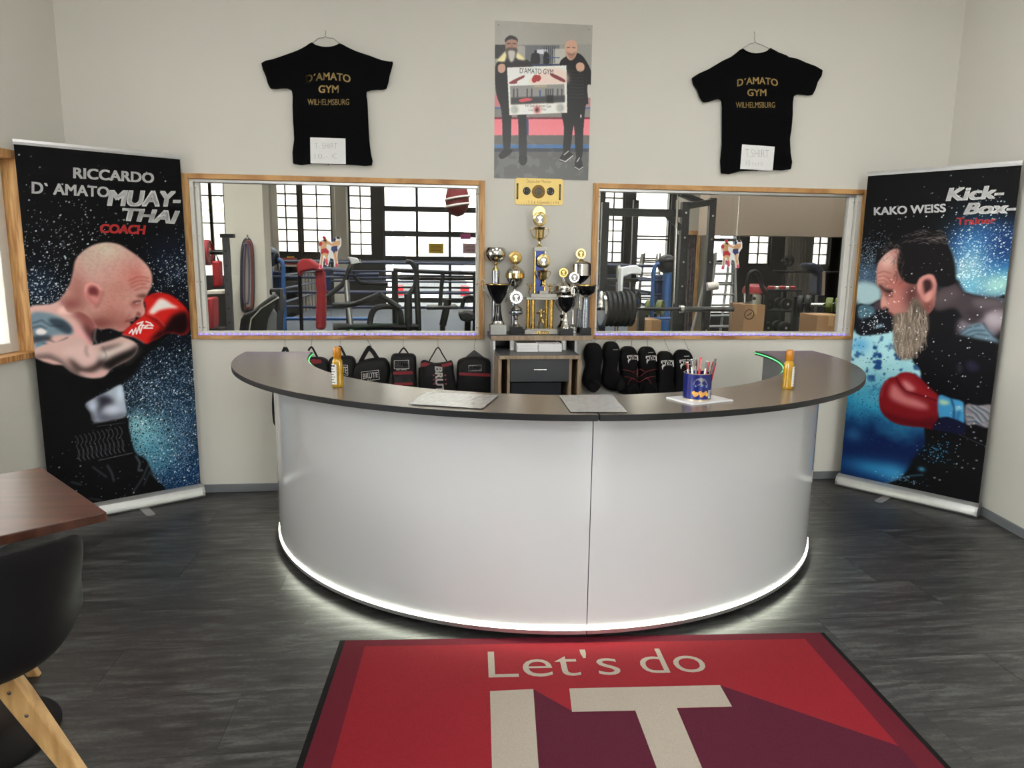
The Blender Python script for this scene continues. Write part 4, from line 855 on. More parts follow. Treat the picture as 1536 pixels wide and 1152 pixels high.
# flecks
cv.specks(.006*body*np.clip(N1*1.6-.3, 0, 1), (196, 196, 200), .3, .5); cv.specks(.10*reg(P_(c3_, 720, 680), .06, .05), (60, 120, 160), .4, .8); cv.blob(P_(c3_, 610, 800), .02, .015, (60, 140, 180), .8)
for x, y in ((990, 740), (1000, 230), (980, 585), (970, 545), (1020, 605), (890, 790), (970, 795), (700, 860), (735, 875)): cv.blob(P_(c3_, x, y), .006, .004, (170, 178, 186), .9)
cv.line(c3_((350, 900), (430, 870), (540, 845), (620, 840)), .008, (70, 110, 136), .7, .004); cv.specks(.12*reg(P_(c3_, 480, 870), .10, .02), (120, 160, 186), .3, .4)
cv.mesh('printed_picture', m_print, t, (P0, e, (0, 0, 1)))
T_ = lambda *a, **k: banner_text(t, P0, e, n, to, *a, **k)
T_('KAKO WEISS', c1_((235, 480), (858, 452), (235, 408), (858, 375)), m_inkw, .034); T_('Kick-', c1_((855, 360), (1355, 335), (870, 240), (1372, 212)), m_inkw, .045, .12)
T_('Box-', c1_((1005, 475), (1460, 462), (1040, 368), (1472, 355)), m_inkw, .05, .12); T_('Trainer', c1_((948, 565), (1285, 548), (950, 498), (1292, 492)), m_inkr, .03)
# ------------------------------------------------------------------ T-shirts on hangers with price notes
m_goldprint = M('gold_foil_print', (222, 190, 118), .45, 0., .15, 60)
m_pencil = M('pencil_grey', (140, 142, 148), .8)
m_wire = M('hanger_wire', (120, 118, 116), .35, .8)
m_shirt = M('black_cotton', (4, 4, 6), .9, 0, .25, 14, .6, .12)
def wallpt(f, y): return lambda x, yy: at_y(*f((x, yy))[0], y)
def shirt(f, outline, words, wire, note, notetxt, lab, side):
    Wp = wallpt(f, -.012); pts = [Wp(*p) for p in outline]; c = sum(pts, Vector())/len(pts)
    t = thing('t_shirt', 'black T-shirt with gold gym lettering hanging high on the wall, %s of the poster' % side, 'shirt', (c.x, -.01, min(p.z for p in pts)), 0, 'black T-shirts on the wall')
    P = smooth_poly(pts, 2); m = MB(); m.prism(P, (0, -.020, 0)); m.build('body', m_shirt, t, bevel=.007, seg=2)
    col = [Wp(*p) for p in words['collar']]
    MB().tube([p+Vector((0, -.022, -.004)) for p in smooth_poly(col, 5, False)], .005, 8).build('collar', m_shirt, t, smooth=True)
    for txt, (x0, x1, y0, y1), arch, bold in words['txt']:
        def fn(s, q, x0=x0, x1=x1, y0=y0, y1=y1, arch=arch):
            p = at_y(*f((x0+(x1-x0)*s, (y1+(y0-y1)*q)+arch*(2*s-1)**2))[0], -.0345); return p
        lettering('lettering', txt, fn, m_goldprint, t, bold)
    h = thing('wire_hanger', 'thin wire hanger holding the T-shirt %s of the poster' % side, 'hanger', (c.x, -.006, max(p.z for p in pts)), 0, 'wire hangers on the wall')
    MB().tube([wallpt(f, -.018)(*p) for p in wire[0]], .0016, 6).build('shoulder_wire', m_wire, h, smooth=True)
    MB().tube([wallpt(f, -.012)(*p) for p in wire[1]], .0016, 6).build('hook', m_wire, h, smooth=True)
    Q = [wallpt(f, -.036)(*p) for p in note]; nt_ = thing('price_note', 'white paper note with handwritten T-shirt price pinned to the %s shirt' % side, 'note', sum(Q, Vector())/4, 0, 'price notes on the shirts')
    MB().prism(Q, (0, -.0006, 0)).build('paper', m_white, nt_)
    for txt, qd in notetxt: lettering('handwriting', txt, lambda s, q, qd=qd: (lambda a: at_y(*f((a[0], a[1]))[0], -.0373))(((qd[0]*(1-s)+qd[1]*s), (qd[3]+(qd[2]-qd[3])*q)+qd[4]*s)), m_pencil, nt_, -.028)
    MB().lathe([(.0035, 0), (.003, .003), (.001, .004)], (Q[0]+Q[1])/2+Vector((0, -.0006, -.006)), 10, (0, -1, 0)).build('pin', m_ink, nt_, smooth=True)
shirt(crop(380, 30, 5.009), [(440, 175), (470, 195), (520, 208), (570, 210), (620, 200), (655, 182), (700, 205), (780, 242), (880, 275), (960, 305), (1030, 318), (1050, 325), (1025, 420), (1000, 518), (930, 525), (852, 540), (858, 620), (865, 760), (872, 900), (885, 1010), (892, 1094), (760, 1090), (600, 1085), (450, 1080), (302, 1080), (310, 900), (302, 760), (298, 640), (292, 530), (215, 515), (132, 518), (100, 430), (65, 328), (150, 300), (260, 262), (340, 232), (400, 200)],
      {'collar': [(440, 175), (470, 195), (520, 208), (570, 210), (620, 200), (655, 182)], 'txt': [('D´AMATO', (395, 730, 393, 452), 22, .022), ('GYM', (490, 642, 490, 548), 0, .022), ('WILHELMSBURG', (408, 720, 594, 640), -2, .012)]},
      ([(440, 178), (490, 136), (528, 134), (542, 122), (556, 134), (600, 137), (655, 183)], [(542, 124), (538, 112), (546, 96), (538, 76)]),
      [(430, 1077), (695, 1083), (692, 890), (427, 882)], [('T- SHIRT', (462, 630, 925, 966, 0)), ('10,- €', (462, 628, 1004, 1046, 0))], '', 'left')
shirt(crop(1020, 30, 4.8), [(440, 212), (470, 232), (520, 246), (575, 243), (620, 228), (645, 207), (700, 235), (760, 258), (780, 272), (830, 280), (900, 310), (1020, 365), (985, 450), (948, 542), (880, 540), (812, 550), (805, 680), (795, 800), (785, 860), (790, 960), (792, 1075), (640, 1080), (430, 1090), (292, 1106), (296, 900), (297, 700), (292, 580), (240, 578), (160, 596), (120, 510), (80, 422), (200, 358), (300, 298), (360, 270), (410, 232)],
      {'collar': [(440, 212), (470, 232), (520, 246), (575, 243), (620, 228), (645, 207)], 'txt': [('D´AMATO', (412, 705, 410, 462), 18, .022), ('GYM', (485, 622, 497, 548), 0, .022), ('WILHELMSBURG', (402, 685, 590, 633), 0, .012)]},
      ([(440, 212), (500, 173), (528, 168), (540, 154), (552, 168), (590, 180), (645, 208)], [(540, 156), (537, 130), (540, 106), (534, 84)]),
      [(433, 1072), (667, 1085), (682, 912), (447, 895)], [('T.SHIRT', (470, 640, 930, 985, 6)), ('10 euro', (475, 596, 1010, 1045, 4))], '', 'right')
# ------------------------------------------------------------------ photo poster
fp = crop(730, 20, 4.4294); yp = -.004
po = thing('photo_poster', 'tall photo poster of two men holding a gym sign above the trophies', 'poster', at_y(811, 268, 0))
PA = at_y(741, 267, yp); PB = at_y(881, 269.5, yp); PT = at_y(741, 30.5, yp); PW_, PH_ = (at_y(888.5, 37, yp).x-PT.x+PB.x-PA.x)/2, PT.z-PA.z
MB().box((PA.x, -.0035, PA.z), (PA.x+PW_, -.0005, PA.z+PH_)).build('poster_sheet', m_white, po)
def fto(u, v):    # photo crop pixel -> poster plane, straightening its slight keystone
    p = at_y(u, v, yp); z = (p.z-PA.z); k = z/PH_; wl = PA.x+(PT.x-PA.x)*k; wr = PB.x+(at_y(888.5, 37, yp).x-PB.x)*k
    return ((p.x-wl)/(wr-wl)*PW_, z)
cv = Canvas(PW_, PH_, .0031, fto, (150, 147, 140)); F = fp
Nn = cv.noise(20, 3)
def R_(x0, y0, x1, y1, c, a=1, soft=0.): return cv.fill(F((x0, y0), (x1, y0), (x1, y1), (x0, y1)), c, a, soft, 1)
R_(40, 205, 720, 560, (140, 138, 132)); R_(40, 208, 130, 300, (40, 40, 42)); R_(205, 212, 480, 340, (96, 98, 104)); R_(200, 215, 250, 330, (150, 146, 140)); R_(440, 235, 520, 340, (170, 168, 162)); R_(330, 240, 400, 270, (196, 200, 210))
for x in range(375, 450, 14): R_(x, 215, x+4, 330, (50, 52, 58))
cv.fill(F((288, 300), (295, 268), (312, 262), (312, 246), (325, 246), (328, 262), (345, 270), (347, 335), (290, 335)), (24, 24, 28)); cv.fill(F((370, 300), (378, 270), (388, 250), (400, 262), (412, 280), (410, 335), (375, 335)), (24, 24, 28))
R_(280, 336, 520, 350, (36, 48, 74)); R_(400, 292, 480, 298, (50, 70, 120))
R_(40, 520, 720, 620, (150, 148, 144)); R_(44, 540, 110, 620, (196, 110, 120)); R_(40, 622, 720, 634, (60, 92, 140)); R_(40, 634, 720, 700, (120, 116, 114)); R_(40, 560, 720, 625, (170, 110, 116), .7)
R_(40, 690, 720, 705, (110, 40, 52)); R_(40, 703, 720, 815, (214, 116, 128)); R_(250, 700, 275, 900, (44, 60, 100)); R_(40, 810, 720, 872, (92, 88, 86)); R_(40, 872, 720, 896, (62, 100, 150)); R_(40, 896, 720, 925, (54, 56, 64))
m = R_(40, 920, 720, 1110, (82, 82, 82)); cv.put(m*(Nn > .55)*.25, (110, 110, 108)); cv.put((Nn > .6)*.06, (190, 190, 186))
R_(660, 440, 700, 560, (200, 196, 190), .7)
def man(parts):
    for pts, c, s in parts: cv.fill(F(*pts), c, 1, s)
man([(((60, 330), (110, 300), (240, 300), (300, 350), (300, 480), (260, 560), (260, 700), (262, 960), (215, 960), (205, 700), (165, 640), (155, 900), (110, 900), (95, 650), (60, 540), (50, 400)), (27, 26, 28), 0),
     (((80, 940), (115, 905), (165, 905), (160, 930), (110, 965), (85, 962)), (14, 14, 14), 0), (((215, 945), (262, 945), (264, 990), (240, 1012), (216, 995)), (14, 14, 14), 0),
     (((62, 315), (95, 275), (130, 248), (200, 262), (245, 300), (250, 312), (200, 305), (185, 280), (130, 280), (115, 320), (75, 320)), (220, 208, 160), .003),
     (((118, 190), (125, 160), (160, 150), (195, 165), (200, 205), (192, 250), (180, 290), (165, 312), (145, 312), (130, 290), (120, 240)), (150, 112, 96), 0),
     (((118, 195), (116, 170), (150, 146), (195, 162), (202, 195), (192, 180), (160, 172), (130, 180)), (26, 22, 22), 0),
     (((122, 235), (160, 228), (196, 235), (190, 280), (175, 318), (145, 318), (128, 285)), (60, 52, 48), .003), (((135, 255), (160, 245), (185, 258), (172, 315), (150, 318)), (176, 172, 166), .004),
     (((70, 350), (90, 335), (115, 342), (117, 380), (95, 396), (72, 385)), (178, 140, 122), 0)])
cv.line(F((130, 203), (150, 200)), .005, (34, 24, 22)); cv.line(F((168, 200), (188, 203)), .005, (34, 24, 22)); cv.line(F((160, 205), (163, 228)), .006, (120, 84, 70), .8)
man([(((480, 330), (525, 285), (590, 262), (640, 290), (690, 380), (694, 470), (665, 480), (672, 600), (655, 610), (640, 760), (630, 950), (590, 950), (575, 740), (548, 920), (505, 920), (510, 760), (490, 640), (500, 420)), (22, 22, 24), 0),
     (((478, 972), (520, 910), (570, 940), (540, 965), (500, 986)), (24, 24, 26), 0), (((580, 1020), (590, 955), (618, 950), (634, 1020), (615, 1038), (590, 1036)), (24, 24, 26), 0),
     (((516, 225), (525, 190), (560, 176), (592, 190), (598, 235), (588, 285), (560, 312), (535, 300), (520, 265)), (186, 146, 126), 0), (((525, 255), (560, 265), (592, 255), (580, 295), (550, 305)), (150, 116, 100), .004),
     (((590, 345), (610, 326), (640, 335), (646, 370), (620, 390), (596, 376)), (184, 146, 126), 0)])
cv.line(F((530, 228), (548, 226)), .004, (60, 44, 40)); cv.line(F((566, 226), (584, 230)), .004, (60, 44, 40)); cv.line(F((540, 272), (560, 277), (578, 270)), .004, (120, 66, 60))
for k in range(9): cv.line(F((548, 380+k*22), (600, 386+k*22), (640, 382+k*22)), .003, (54, 54, 58), .7, .001)
cv.line(F((510, 940), (540, 915)), .004, (210, 208, 204)); cv.line(F((482, 972), (520, 985), (568, 945)), .004, (216, 214, 210)); cv.line(F((596, 985), (612, 960)), .005, (200, 200, 198)); cv.line(F((582, 1022), (610, 1038), (634, 1022)), .004, (216, 214, 210)); cv.line(F((622, 690), (622, 676)), .006, (220, 220, 220))
# the sign they hold
cv.fill(F((130, 360), (526, 346), (531, 660), (148, 676)), (224, 220, 214), 1, 0, 1)
cv.fill(F((280, 470), (330, 400), (420, 360), (520, 380), (526, 470)), (214, 186, 176), .7, .008)
for q in (((295, 440), (310, 412), (330, 408), (340, 430), (325, 455), (305, 460)), ((325, 420), (345, 410), (358, 430), (345, 450), (330, 450))): cv.fill(F(*q), (150, 40, 44))
cv.fill(F((150, 455), (240, 412), (242, 428), (200, 450), (195, 466), (152, 468)), (110, 34, 40), .9); cv.fill(F((428, 398), (512, 438), (508, 458), (425, 418)), (110, 34, 40), .9)
cv.fill(F((150, 482), (512, 470), (516, 590), (156, 606)), (134, 132, 130), 1, 0, 1); cv.fill(F((156, 560), (516, 545), (516, 590), (156, 606)), (50, 50, 52), .9, .004, 1); cv.fill(F((210, 575), (265, 562), (300, 575), (230, 590)), (196, 84, 94), 1, 0)
for x in (170, 195, 260, 290, 385, 400, 415, 430, 462, 490): R_(x, 500, x+10, 560, (58, 58, 62), .8)
R_(345, 510, 355, 560, (50, 76, 130)); R_(395, 545, 440, 595, (24, 24, 26), .9, .003); R_(310, 480, 395, 490, (176, 160, 120), .8)
cv.blob(F((332, 640))[0], .020, .020, (170, 60, 66), 1); cv.blob(F((330, 642))[0], .010, .012, (40, 30, 32), 1)
for x, y in ((182, 640), (486, 628)): cv.blob(F((x, y))[0], .022, .024, (120, 126, 124), .9); cv.blob(F((x-3, y))[0], .010, .014, (190, 192, 190), .8)
cv.mesh('printed_picture', vcol('glossy_photo_print', .3, .4), po, ((PA.x, -.0042, PA.z), (1, 0, 0), (0, 0, 1)), .72)
def ptxt(txt, x0, x1, y0, y1, mat, bold=0., sl=0):
    a = fto(*F((x0, y1))[0]); b = fto(*F((x1, y0))[0]); lettering('sign_lettering', txt, lambda s, q: Vector((PA.x+a[0]+(b[0]-a[0])*s, -.0050, PA.z+a[1]+(b[1]-a[1])*q+sl*s)), mat, po, bold)
m_inkd = M('dark_red_print', (96, 36, 40), .5)
ptxt("D'AMATO GYM", 215, 438, 370, 398, m_ink, .0); ptxt('Viel Spass in eurem Gym', 250, 425, 606, 628, m_inkd, -.005); ptxt('Ciao', 275, 305, 634, 648, m_inkd, -.005); ptxt('Peter', 362, 394, 630, 644, m_inkd, -.005)
for u, v in ((80, 75), (680, 108), (70, 1080)):
    MB().lathe([(.003, 0), (.002, .002)], at_y(*fp((u, v))[0], -.0042), 8, (0, -1, 0)).build('pin', m_ink, po)
# gold plaque
fq = crop(710, 260, 4.432)
pq = thing('gold_plaque', 'gold plaque with three round medals between poster and trophies', 'plaque', at_y(*fq((435, 208))[0], 0))
A_, B_ = at_y(*fq((275, 208))[0], 0), at_y(*fq((598, 38))[0], 0)
rr = .018; pts = []
for cx_, cz, a0 in ((B_.x-rr, B_.z-rr, 0), (A_.x+rr, B_.z-rr, 90), (A_.x+rr, A_.z+rr, 180), (B_.x-rr, A_.z+rr, 270)):
    pts += [Vector((cx_+rr*math.cos(math.radians(a0+k*15)), -.0005, cz+rr*math.sin(math.radians(a0+k*15)))) for k in range(7)]
m_plq = M('matte_gold', (212, 184, 110), .42, .35, .06, 8)
MB().prism(pts, (0, -.006, 0)).build('plate', m_plq, pq, bevel=.0015)
def disc(name, u, v, r, d, mat, par=pq, y=-.0065, n=28): return MB().lathe([(r, 0), (r, d*.7), (r*.94, d)], at_y(*fq((u, v))[0], y), n, (0, -1, 0)).build(name, mat, par, smooth=True, ang=30)
m_ag = M('antique_gold', (128, 98, 44), .4, .6, .3, 120, .6)
o = disc('medal', 433, 122, .0098*4.2/4.432*1.0 and .041, .004, m_ag); MB().lathe([(.026, 0), (.026, .002)], at_y(*fq((433, 122))[0], -.0105), 24, (0, -1, 0)).build('medal_face', M('medal_dark', (70, 62, 50), .4, .5, .6, 60), o)
for u, v in ((355, 117), (513, 120)):
    o = disc('medal', u, v, .024, .003, m_ink); MB().tube([at_y(*fq((u, v))[0], -.0098)+Vector((.016*math.cos(a), 0, .016*math.sin(a))) for a in [2*math.pi*k/24 for k in range(24)]], .0012, 6, True).build('medal_ring', m_chrome, o); MB().lathe([(.010, 0), (.008, .002)], at_y(*fq((u, v))[0], -.0095), 16, (0, -1, 0)).build('medal_face', M('medal_dark', (70, 62, 50), .4, .5, .6, 60), o)
for u, v0, v1 in ((294, 66, 172), (577, 72, 178)):
    a, b = at_y(*fq((u, v0))[0], -.007), at_y(*fq((u, v1))[0], -.007); o = MB().box((a.x-.006, -.0068, b.z), (a.x+.006, -.0062, a.z)).build('slot', M('slot_shadow', (92, 84, 66), .6), pq)
    for z in (a.z-.006, b.z+.006): MB().lathe([(.005, 0), (.003, .002)], (a.x, -.0068, z), 10, (0, -1, 0)).build('screw', m_ink, pq)
m_eng = M('engraved_lines', (120, 92, 40), .5)
def qtxt(txt, x0, x1, y0, y1, b=0.): 
    a, c = at_y(*fq((x0, y1))[0], -.0068), at_y(*fq((x1, y0))[0], -.0068); lettering('engraving', txt, lambda s, q: Vector((a.x+(c.x-a.x)*s, -.0068, a.z+(c.z-a.z)*q)), m_eng, pq, b)
qtxt('Deutscher Meister', 355, 520, 46, 62); qtxt('1 1 1 1', 302, 356, 192, 202); qtxt('5 5 6 1', 364, 428, 182, 202); qtxt('-Gewicht', 430, 508, 184, 202); qtxt('2 6 9 8', 512, 570, 188, 204)
# ------------------------------------------------------------------ trophy stand (small desk) under the plaque
m_beech = wood('grey_beech_edge', (158, 138, 116), (138, 118, 96), .5, 6., (8, 1, 1)); m_graph = M('graphite_board', (62, 64, 68), .45, var=.04); m_dkin = M('dark_inside', (22, 23, 26), .6)
fd = crop(720, 500, 8.5333)
SZ = at_y(810, 503.3, -.30).z; LZ = at_y(810, 533.2, -.55).z
X_ = lambda x, y: at_y(*fd((x, 400))[0], y).x
dk = thing('trophy_desk', 'slim grey computer desk with drawer carrying the trophies', 'desk', (X_(780, -.3), -.3, 0))
MB().box((X_(135, -.30), -.30, SZ-.030), (X_(1425, -.30), -.03, SZ)).build('top_board', m_graph, dk, bevel=.002)
MB().box((X_(135, -.30), -.306, SZ-.030), (X_(1425, -.30), -.3001, SZ-.001)).build('top_edge', m_beech, dk, bevel=.002)
for a, b in ((165, 196), (1205, 1236)): MB().box((X_(a, -.28), -.28, 0), (X_(b, -.28), -.05, SZ-.03)).build('side_panel', m_silver, dk, bevel=.002)
MB().box((X_(196, -.28), -.06, .3), (X_(1205, -.28), -.052, SZ-.03)).build('back_panel', m_graph, dk)
for x in (425, 1088): MB().lathe([(.0165, LZ), (.0165, SZ-.03)], (X_(x, -.35)*1., -.29, 0), 20).build('silver_post', m_silver, dk, smooth=True)
MB().box((X_(240, -.55), -.545, LZ-.022), (X_(1290, -.55), -.07, LZ)).build('lower_board', m_graph, dk, bevel=.002)
MB().box((X_(240, -.55), -.551, LZ-.022), (X_(1290, -.55), -.5451, LZ-.001)).build('lower_edge', m_beech, dk, bevel=.002)
for a, b in ((232, 276), (1252, 1300)): MB().box((X_(a, -.54), -.54, 0), (X_(b, -.54), -.12, LZ-.0225)).build('leg_panel', m_beech, dk, bevel=.002)
for a, b in ((350, 386), (1141, 1177)): MB().box((X_(a, -.535), -.535, .05), (X_(b, -.535), -.14, LZ-.0225)).build('drawer_side', m_beech, dk, bevel=.002)
dz0, dz1 = at_y(800, 572.6, -.53).z, at_y(800, 538.5, -.53).z
d = MB().box((X_(388, -.53), -.534, dz0), (X_(1139, -.53), -.16, dz1)).build('drawer', m_graph, dk, bevel=.002)
hz = at_y(800, 554, -.53).z; MB().tube([(X_(690, -.55), -.552, hz), (X_(852, -.55), -.552, hz)], .004, 10).build('handle', m_chrome, d, smooth=True)
pcb = MB().box((X_(392, -.50), -.50, .055), (X_(1048, -.50), -.16, dz0-.01)).build('computer_case', M('dark_blue_case', (26, 29, 38), .4), bevel=.004); tag(pcb, 'dark computer case below the desk drawer', 'computer')
MB().box((X_(386, -.53), -.5, .05), (X_(1141, -.53), -.15, .0546)).build('bottom_board', m_graph, dk)
for i, (a, b, h0, lab) in enumerate(((470, 738, .052, 'loose stack of printed paper on the left of the desk shelf'), (745, 1040, .047, 'fresh ream of white paper on the right of the desk shelf'))):
    t = thing('paper_stack', lab, 'paper', (X_((a+b)/2, -.40), -.30, LZ), 0, 'paper stacks on the desk')
    k = 3 if i == 0 else 1
    for j in range(k): MB().box((X_(a, -.38)+.003*(j % 2), -.385+.004*j, LZ+h0*j/k+.0002), (X_(b, -.38)-.003*(j % 2), -.12, LZ+h0*(j+1)/k-.0006)).build('paper_block', m_white, t, bevel=.0008)
    if i == 0: MB().box((X_(a, -.38), -.37, LZ+h0), (X_(b-20, -.38), -.14, LZ+h0+.006)).build('black_folder', m_blkpl, t)
# ------------------------------------------------------------------ trophies
m_goldd = M('antique_gold_metal', (186, 156, 96), .25, 1., .15, 60); m_blkgl = M('black_gloss', (16, 16, 18), .12, 0, .05, spec=.6); m_marb = M('grey_marble', (176, 172, 164), .3, 0, .14, 18); m_blkmarb = M('black_marble', (24, 24, 26), .2, 0, .8, 22)
m_spark = M('silver_foil_column', (160, 166, 176), .22, .9, .35, 90, .5); m_gspark = M('gold_foil_column', (200, 162, 84), .22, .9, .25, 90, .5); m_bluef = M('blue_foil', (24, 34, 74), .25, .7, .3, 40); m_whdisc = M('white_medal_face', (150, 148, 142), .4, .1, .2, 90, .4); m_golddisc = M('gold_medal_face', (160, 128, 66), .4, .2, .2, 90, .4)
fa = crop(720, 300, 5.486); fb = crop(800, 300, 5.486); fc = crop(710, 260, 4.432)
class Trophy:
    def __init__(s, f, sc, x, y, label):
        s.f, s.sc, s.x, s.y = f, sc, x, y; s.cx = at_y(*f((x, 900))[0], y).x; s.mpp = (s.y+CD)/math.cos(0)/CF/sc*1.01
        s.t = thing('trophy', label, 'trophy', (s.cx, y, SZ), 0, 'trophies on the desk')
    def z(s, v): return at_y(*s.f((s.x, v))[0], s.y).z
    def lathe(s, name, prof, mat, n=28, dx=0, par=None, sy=1.):
        m = MB().lathe([(max(r*s.mpp, .0006), max(s.z(v), SZ+.0005)) for r, v in prof], (s.cx+dx*s.mpp, s.y, 0), n)
        if sy != 1: m.v = [(a, s.y+(b-s.y)*sy, c) for a, b, c in m.v]
        return m.build(name, mat, par or s.t, smooth=True, ang=35)
    def block(s, name, x0, x1, v0, v1, mat, d=None, dy=0.):
        a, b = s.cx+(x0-s.x)*s.mpp, s.cx+(x1-s.x)*s.mpp; d = d or (b-a)/2
        return MB().box((a, s.y+dy-d, max(s.z(v1), SZ+.0003)), (b, s.y+dy+d, s.z(v0))).build(name, mat, s.t, bevel=.002)
    def disc(s, x, v, r, rim, face, dy=0., cog=0):
        c = Vector((s.cx+(x-s.x)*s.mpp, s.y+dy, s.z(v))); R = r*s.mpp; m = MB()
        if cog:
            m.prism([c+Vector((R*(1 if k % 2 else .88)*math.cos(math.pi*k/cog), .004, R*(1 if k % 2 else .88)*math.sin(math.pi*k/cog))) for k in range(2*cog)], (0, -.008, 0))
        else: m.lathe([(R, -.004), (R, .003), (R*.9, .005)], c, 30, (0, -1, 0))
        o = m.build('medallion', rim, s.t, smooth=not cog, ang=30)
        MB().lathe([(R*.66, 0), (R*.64, .0012)], c+Vector((0, -.0045, 0)), 24, (0, -1, 0)).build('medallion_face', face, o)
        # tiny boxer relief on the face
        q = [(-.2, -.5), (-.05, -.1), (-.25, .1), (-.35, .3), (-.1, .25), (-.05, .4), (.1, .42), (.12, .25), (.35, .3), (.2, .05), (.1, -.1), (.25, -.5), (.1, -.5), (0, -.2), (-.08, -.5)]
        MB().prism([c+Vector((a*R, -.006, b*R)) for a, b in q], (0, -.0008, 0)).build('boxer_relief', rim, o)
        return o
    def handles(s, pts, mat, r=.003):
        for sg in (-1, 1):
            MB().tube(smooth_poly([Vector((s.cx+sg*dx*s.mpp, s.y, s.z(v))) for dx, v in pts], 5, False), r, 8).build('handle', mat, s.t, smooth=True)
def figure(t, c, h, mat, arms=1):
    """small cast figure on a trophy, one continuous skin"""
    m = MB(); r = h*.07
    x, y, z = c
    m.tube([(x-.12*h, y, z), (x-.10*h, y-.02*h, z+.26*h), (x-.03*h, y, z+.5*h), (x, y, z+.62*h), (x, y, z+.80*h)], [r*.7, r*.75, r*1.2, r*1.5, r*1.1], 8)
    m.tube([(x+.16*h, y, z), (x+.12*h, y-.03*h, z+.26*h), (x+.04*h, y, z+.5*h)], [r*.7, r*.75, r*1.1], 8)
    m.ball((x, y, z+.90*h), h*.085, 10, 8)
    for sg in (-1, 1):
        m.tube([(x+sg*.09*h, y, z+.78*h), (x+sg*.22*h, y-.05*h, z+.66*h+(.1*h if arms else 0)), (x+sg*(.12 if arms == 1 else .34)*h, y-.14*h, z+(.82 if arms == 1 else .95)*h)], [r*.8, r*.6, r*.55], 8)
        m.ball((x+sg*(.12 if arms == 1 else .34)*h, y-.14*h, z+(.84 if arms == 1 else .97)*h), h*.06, 8, 6)
    m.tube([(x, y, z+.70*h), (x, y, z+.88*h)], [r*1.2, r*.7], 8)
    return m.build('cast_figure', mat, t, smooth=True, ang=180)
YB, YM, YFt = -.075, -.165, -.245
T = Trophy(fa, 5.486, 127, YB, 'tall silver globe cup on a sparkling column, leftmost at the back')
T.lathe('bowl', [(8, 528), (30, 522), (62, 498), (82, 460), (84, 430), (76, 405), (68, 391), (64, 391), (70, 410), (74, 440), (40, 500), (4, 515)], m_chrome); T.lathe('neck', [(30, 580), (24, 566), (12, 552), (9, 540), (16, 528), (22, 522)], m_gold)
T.lathe('column', [(31, 1040), (31, 580)], m_spark); T.lathe('foot', [(48, 1104), (48, 1060), (36, 1050), (32, 1038)], m_blkmarb)
T = Trophy(fa, 5.486, 148, YFt, 'black and silver two-handled cup on silver block, front left')
T.lathe('bowl', [(6, 864), (22, 855), (34, 835), (62, 790), (86, 735), (97, 692), (92, 692), (78, 735), (50, 790), (20, 840), (4, 850)], m_blkgl); T.lathe('rim', [(97, 700), (102, 694), (102, 689), (95, 687)], m_goldd)
T.lathe('cup_knob', [(20, 872), (24, 866), (24, 858), (10, 852)], m_chrome); T.handles([(100, 700), (112, 665), (128, 660), (138, 690), (120, 740), (84, 790), (66, 828), (60, 840)], m_chrome, .0034)
T.lathe('stem', [(42, 996), (34, 960), (26, 915), (23, 870)], m_blkgl); T.lathe('stem_foot', [(58, 1024), (52, 1008), (44, 994)], m_chrome); T.block('base', 82, 214, 1022, 1104, M('dull_silver', (140, 140, 136), .3, .6)); T.block('nameplate', 94, 202, 1042, 1088, m_spark, .002, -.0325)
o = MB().lathe([(.009, 0), (.009, .003)], (T.cx-.008, T.y-.036, T.z(742)), 16, (0, -1, 0)).build('emblem', m_goldd, T.t)
T = Trophy(fa, 5.486, 285, -.09, 'gold and silver lidded cup with a gold round medallion, second from left')
T.disc(285, 476, 54, m_goldd, m_golddisc); T.lathe('lid', [(76, 600), (72, 582), (50, 562), (20, 545), (9, 532), (12, 526), (4, 522)], m_chrome); T.lathe('bowl', [(7, 735), (26, 720), (52, 700), (70, 660), (74, 628), (76, 600), (70, 600)], m_chrome)
T.lathe('gold_band', [(75, 642), (79, 640), (79, 602), (75, 600)], m_gold); T.lathe('stem', [(20, 850), (10, 800), (8, 735)], m_chrome); T.lathe('column', [(26, 1045), (26, 848)], m_spark); T.lathe('foot', [(46, 1104), (46, 1052), (30, 1044)], m_blkmarb)
T = Trophy(fa, 5.486, 296, -.205, 'small silver cup with a white rosette medallion on black base')
T.disc(296, 802, 53, m_chrome, m_whdisc, cog=14); T.lathe('lid', [(52, 896), (40, 878), (16, 866), (6, 852)], m_chrome); T.lathe('bowl', [(10, 966), (30, 952), (48, 925), (54, 900), (50, 894)], m_chrome)
T.lathe('stem', [(46, 1040), (34, 1028), (18, 1012), (12, 990), (20, 976), (10, 966)], m_chrome); T.block('base', 246, 350, 1042, 1104, m_blkgl)
T.lathe('stud_band', [(52, 940), (56, 932), (56, 918), (54, 912)], m_spark)
tall = T = Trophy(fc, 4.432, 450, YM, 'tallest trophy, marble tower with gold columns and two gold cups')
T.block('marble_base', 336, 564, 1036, 1066, m_marb, .055); T.block('step', 350, 550, 1030, 1037, m_marb, .048)
for x, dy in ((392, -.03), (515, -.03), (366, .02), (490, .02)):
    MB().lathe([(.0125, T.z(1031)), (.0125, T.z(838))], (T.cx+(x-450)*T.mpp, T.y+dy, 0), 16).build('gold_column', m_gspark, T.t, smooth=True)
T.block('platform', 344, 548, 822, 838, m_marb, .052); T.block('upper_step', 374, 546, 800, 822, m_marb, .045)
T.block('plate_1980', 412, 500, 1042, 1062, m_goldd, .002, -.056); pz = (T.z(1044), T.z(1060)); x0_, x1_ = T.cx-25*T.mpp, T.cx+45*T.mpp
lettering('number', '1990', lambda s, q: Vector((x0_+(x1_-x0_)*s, T.y-.0586, pz[1]+(pz[0]-pz[1])*q)), m_ink, T.t)
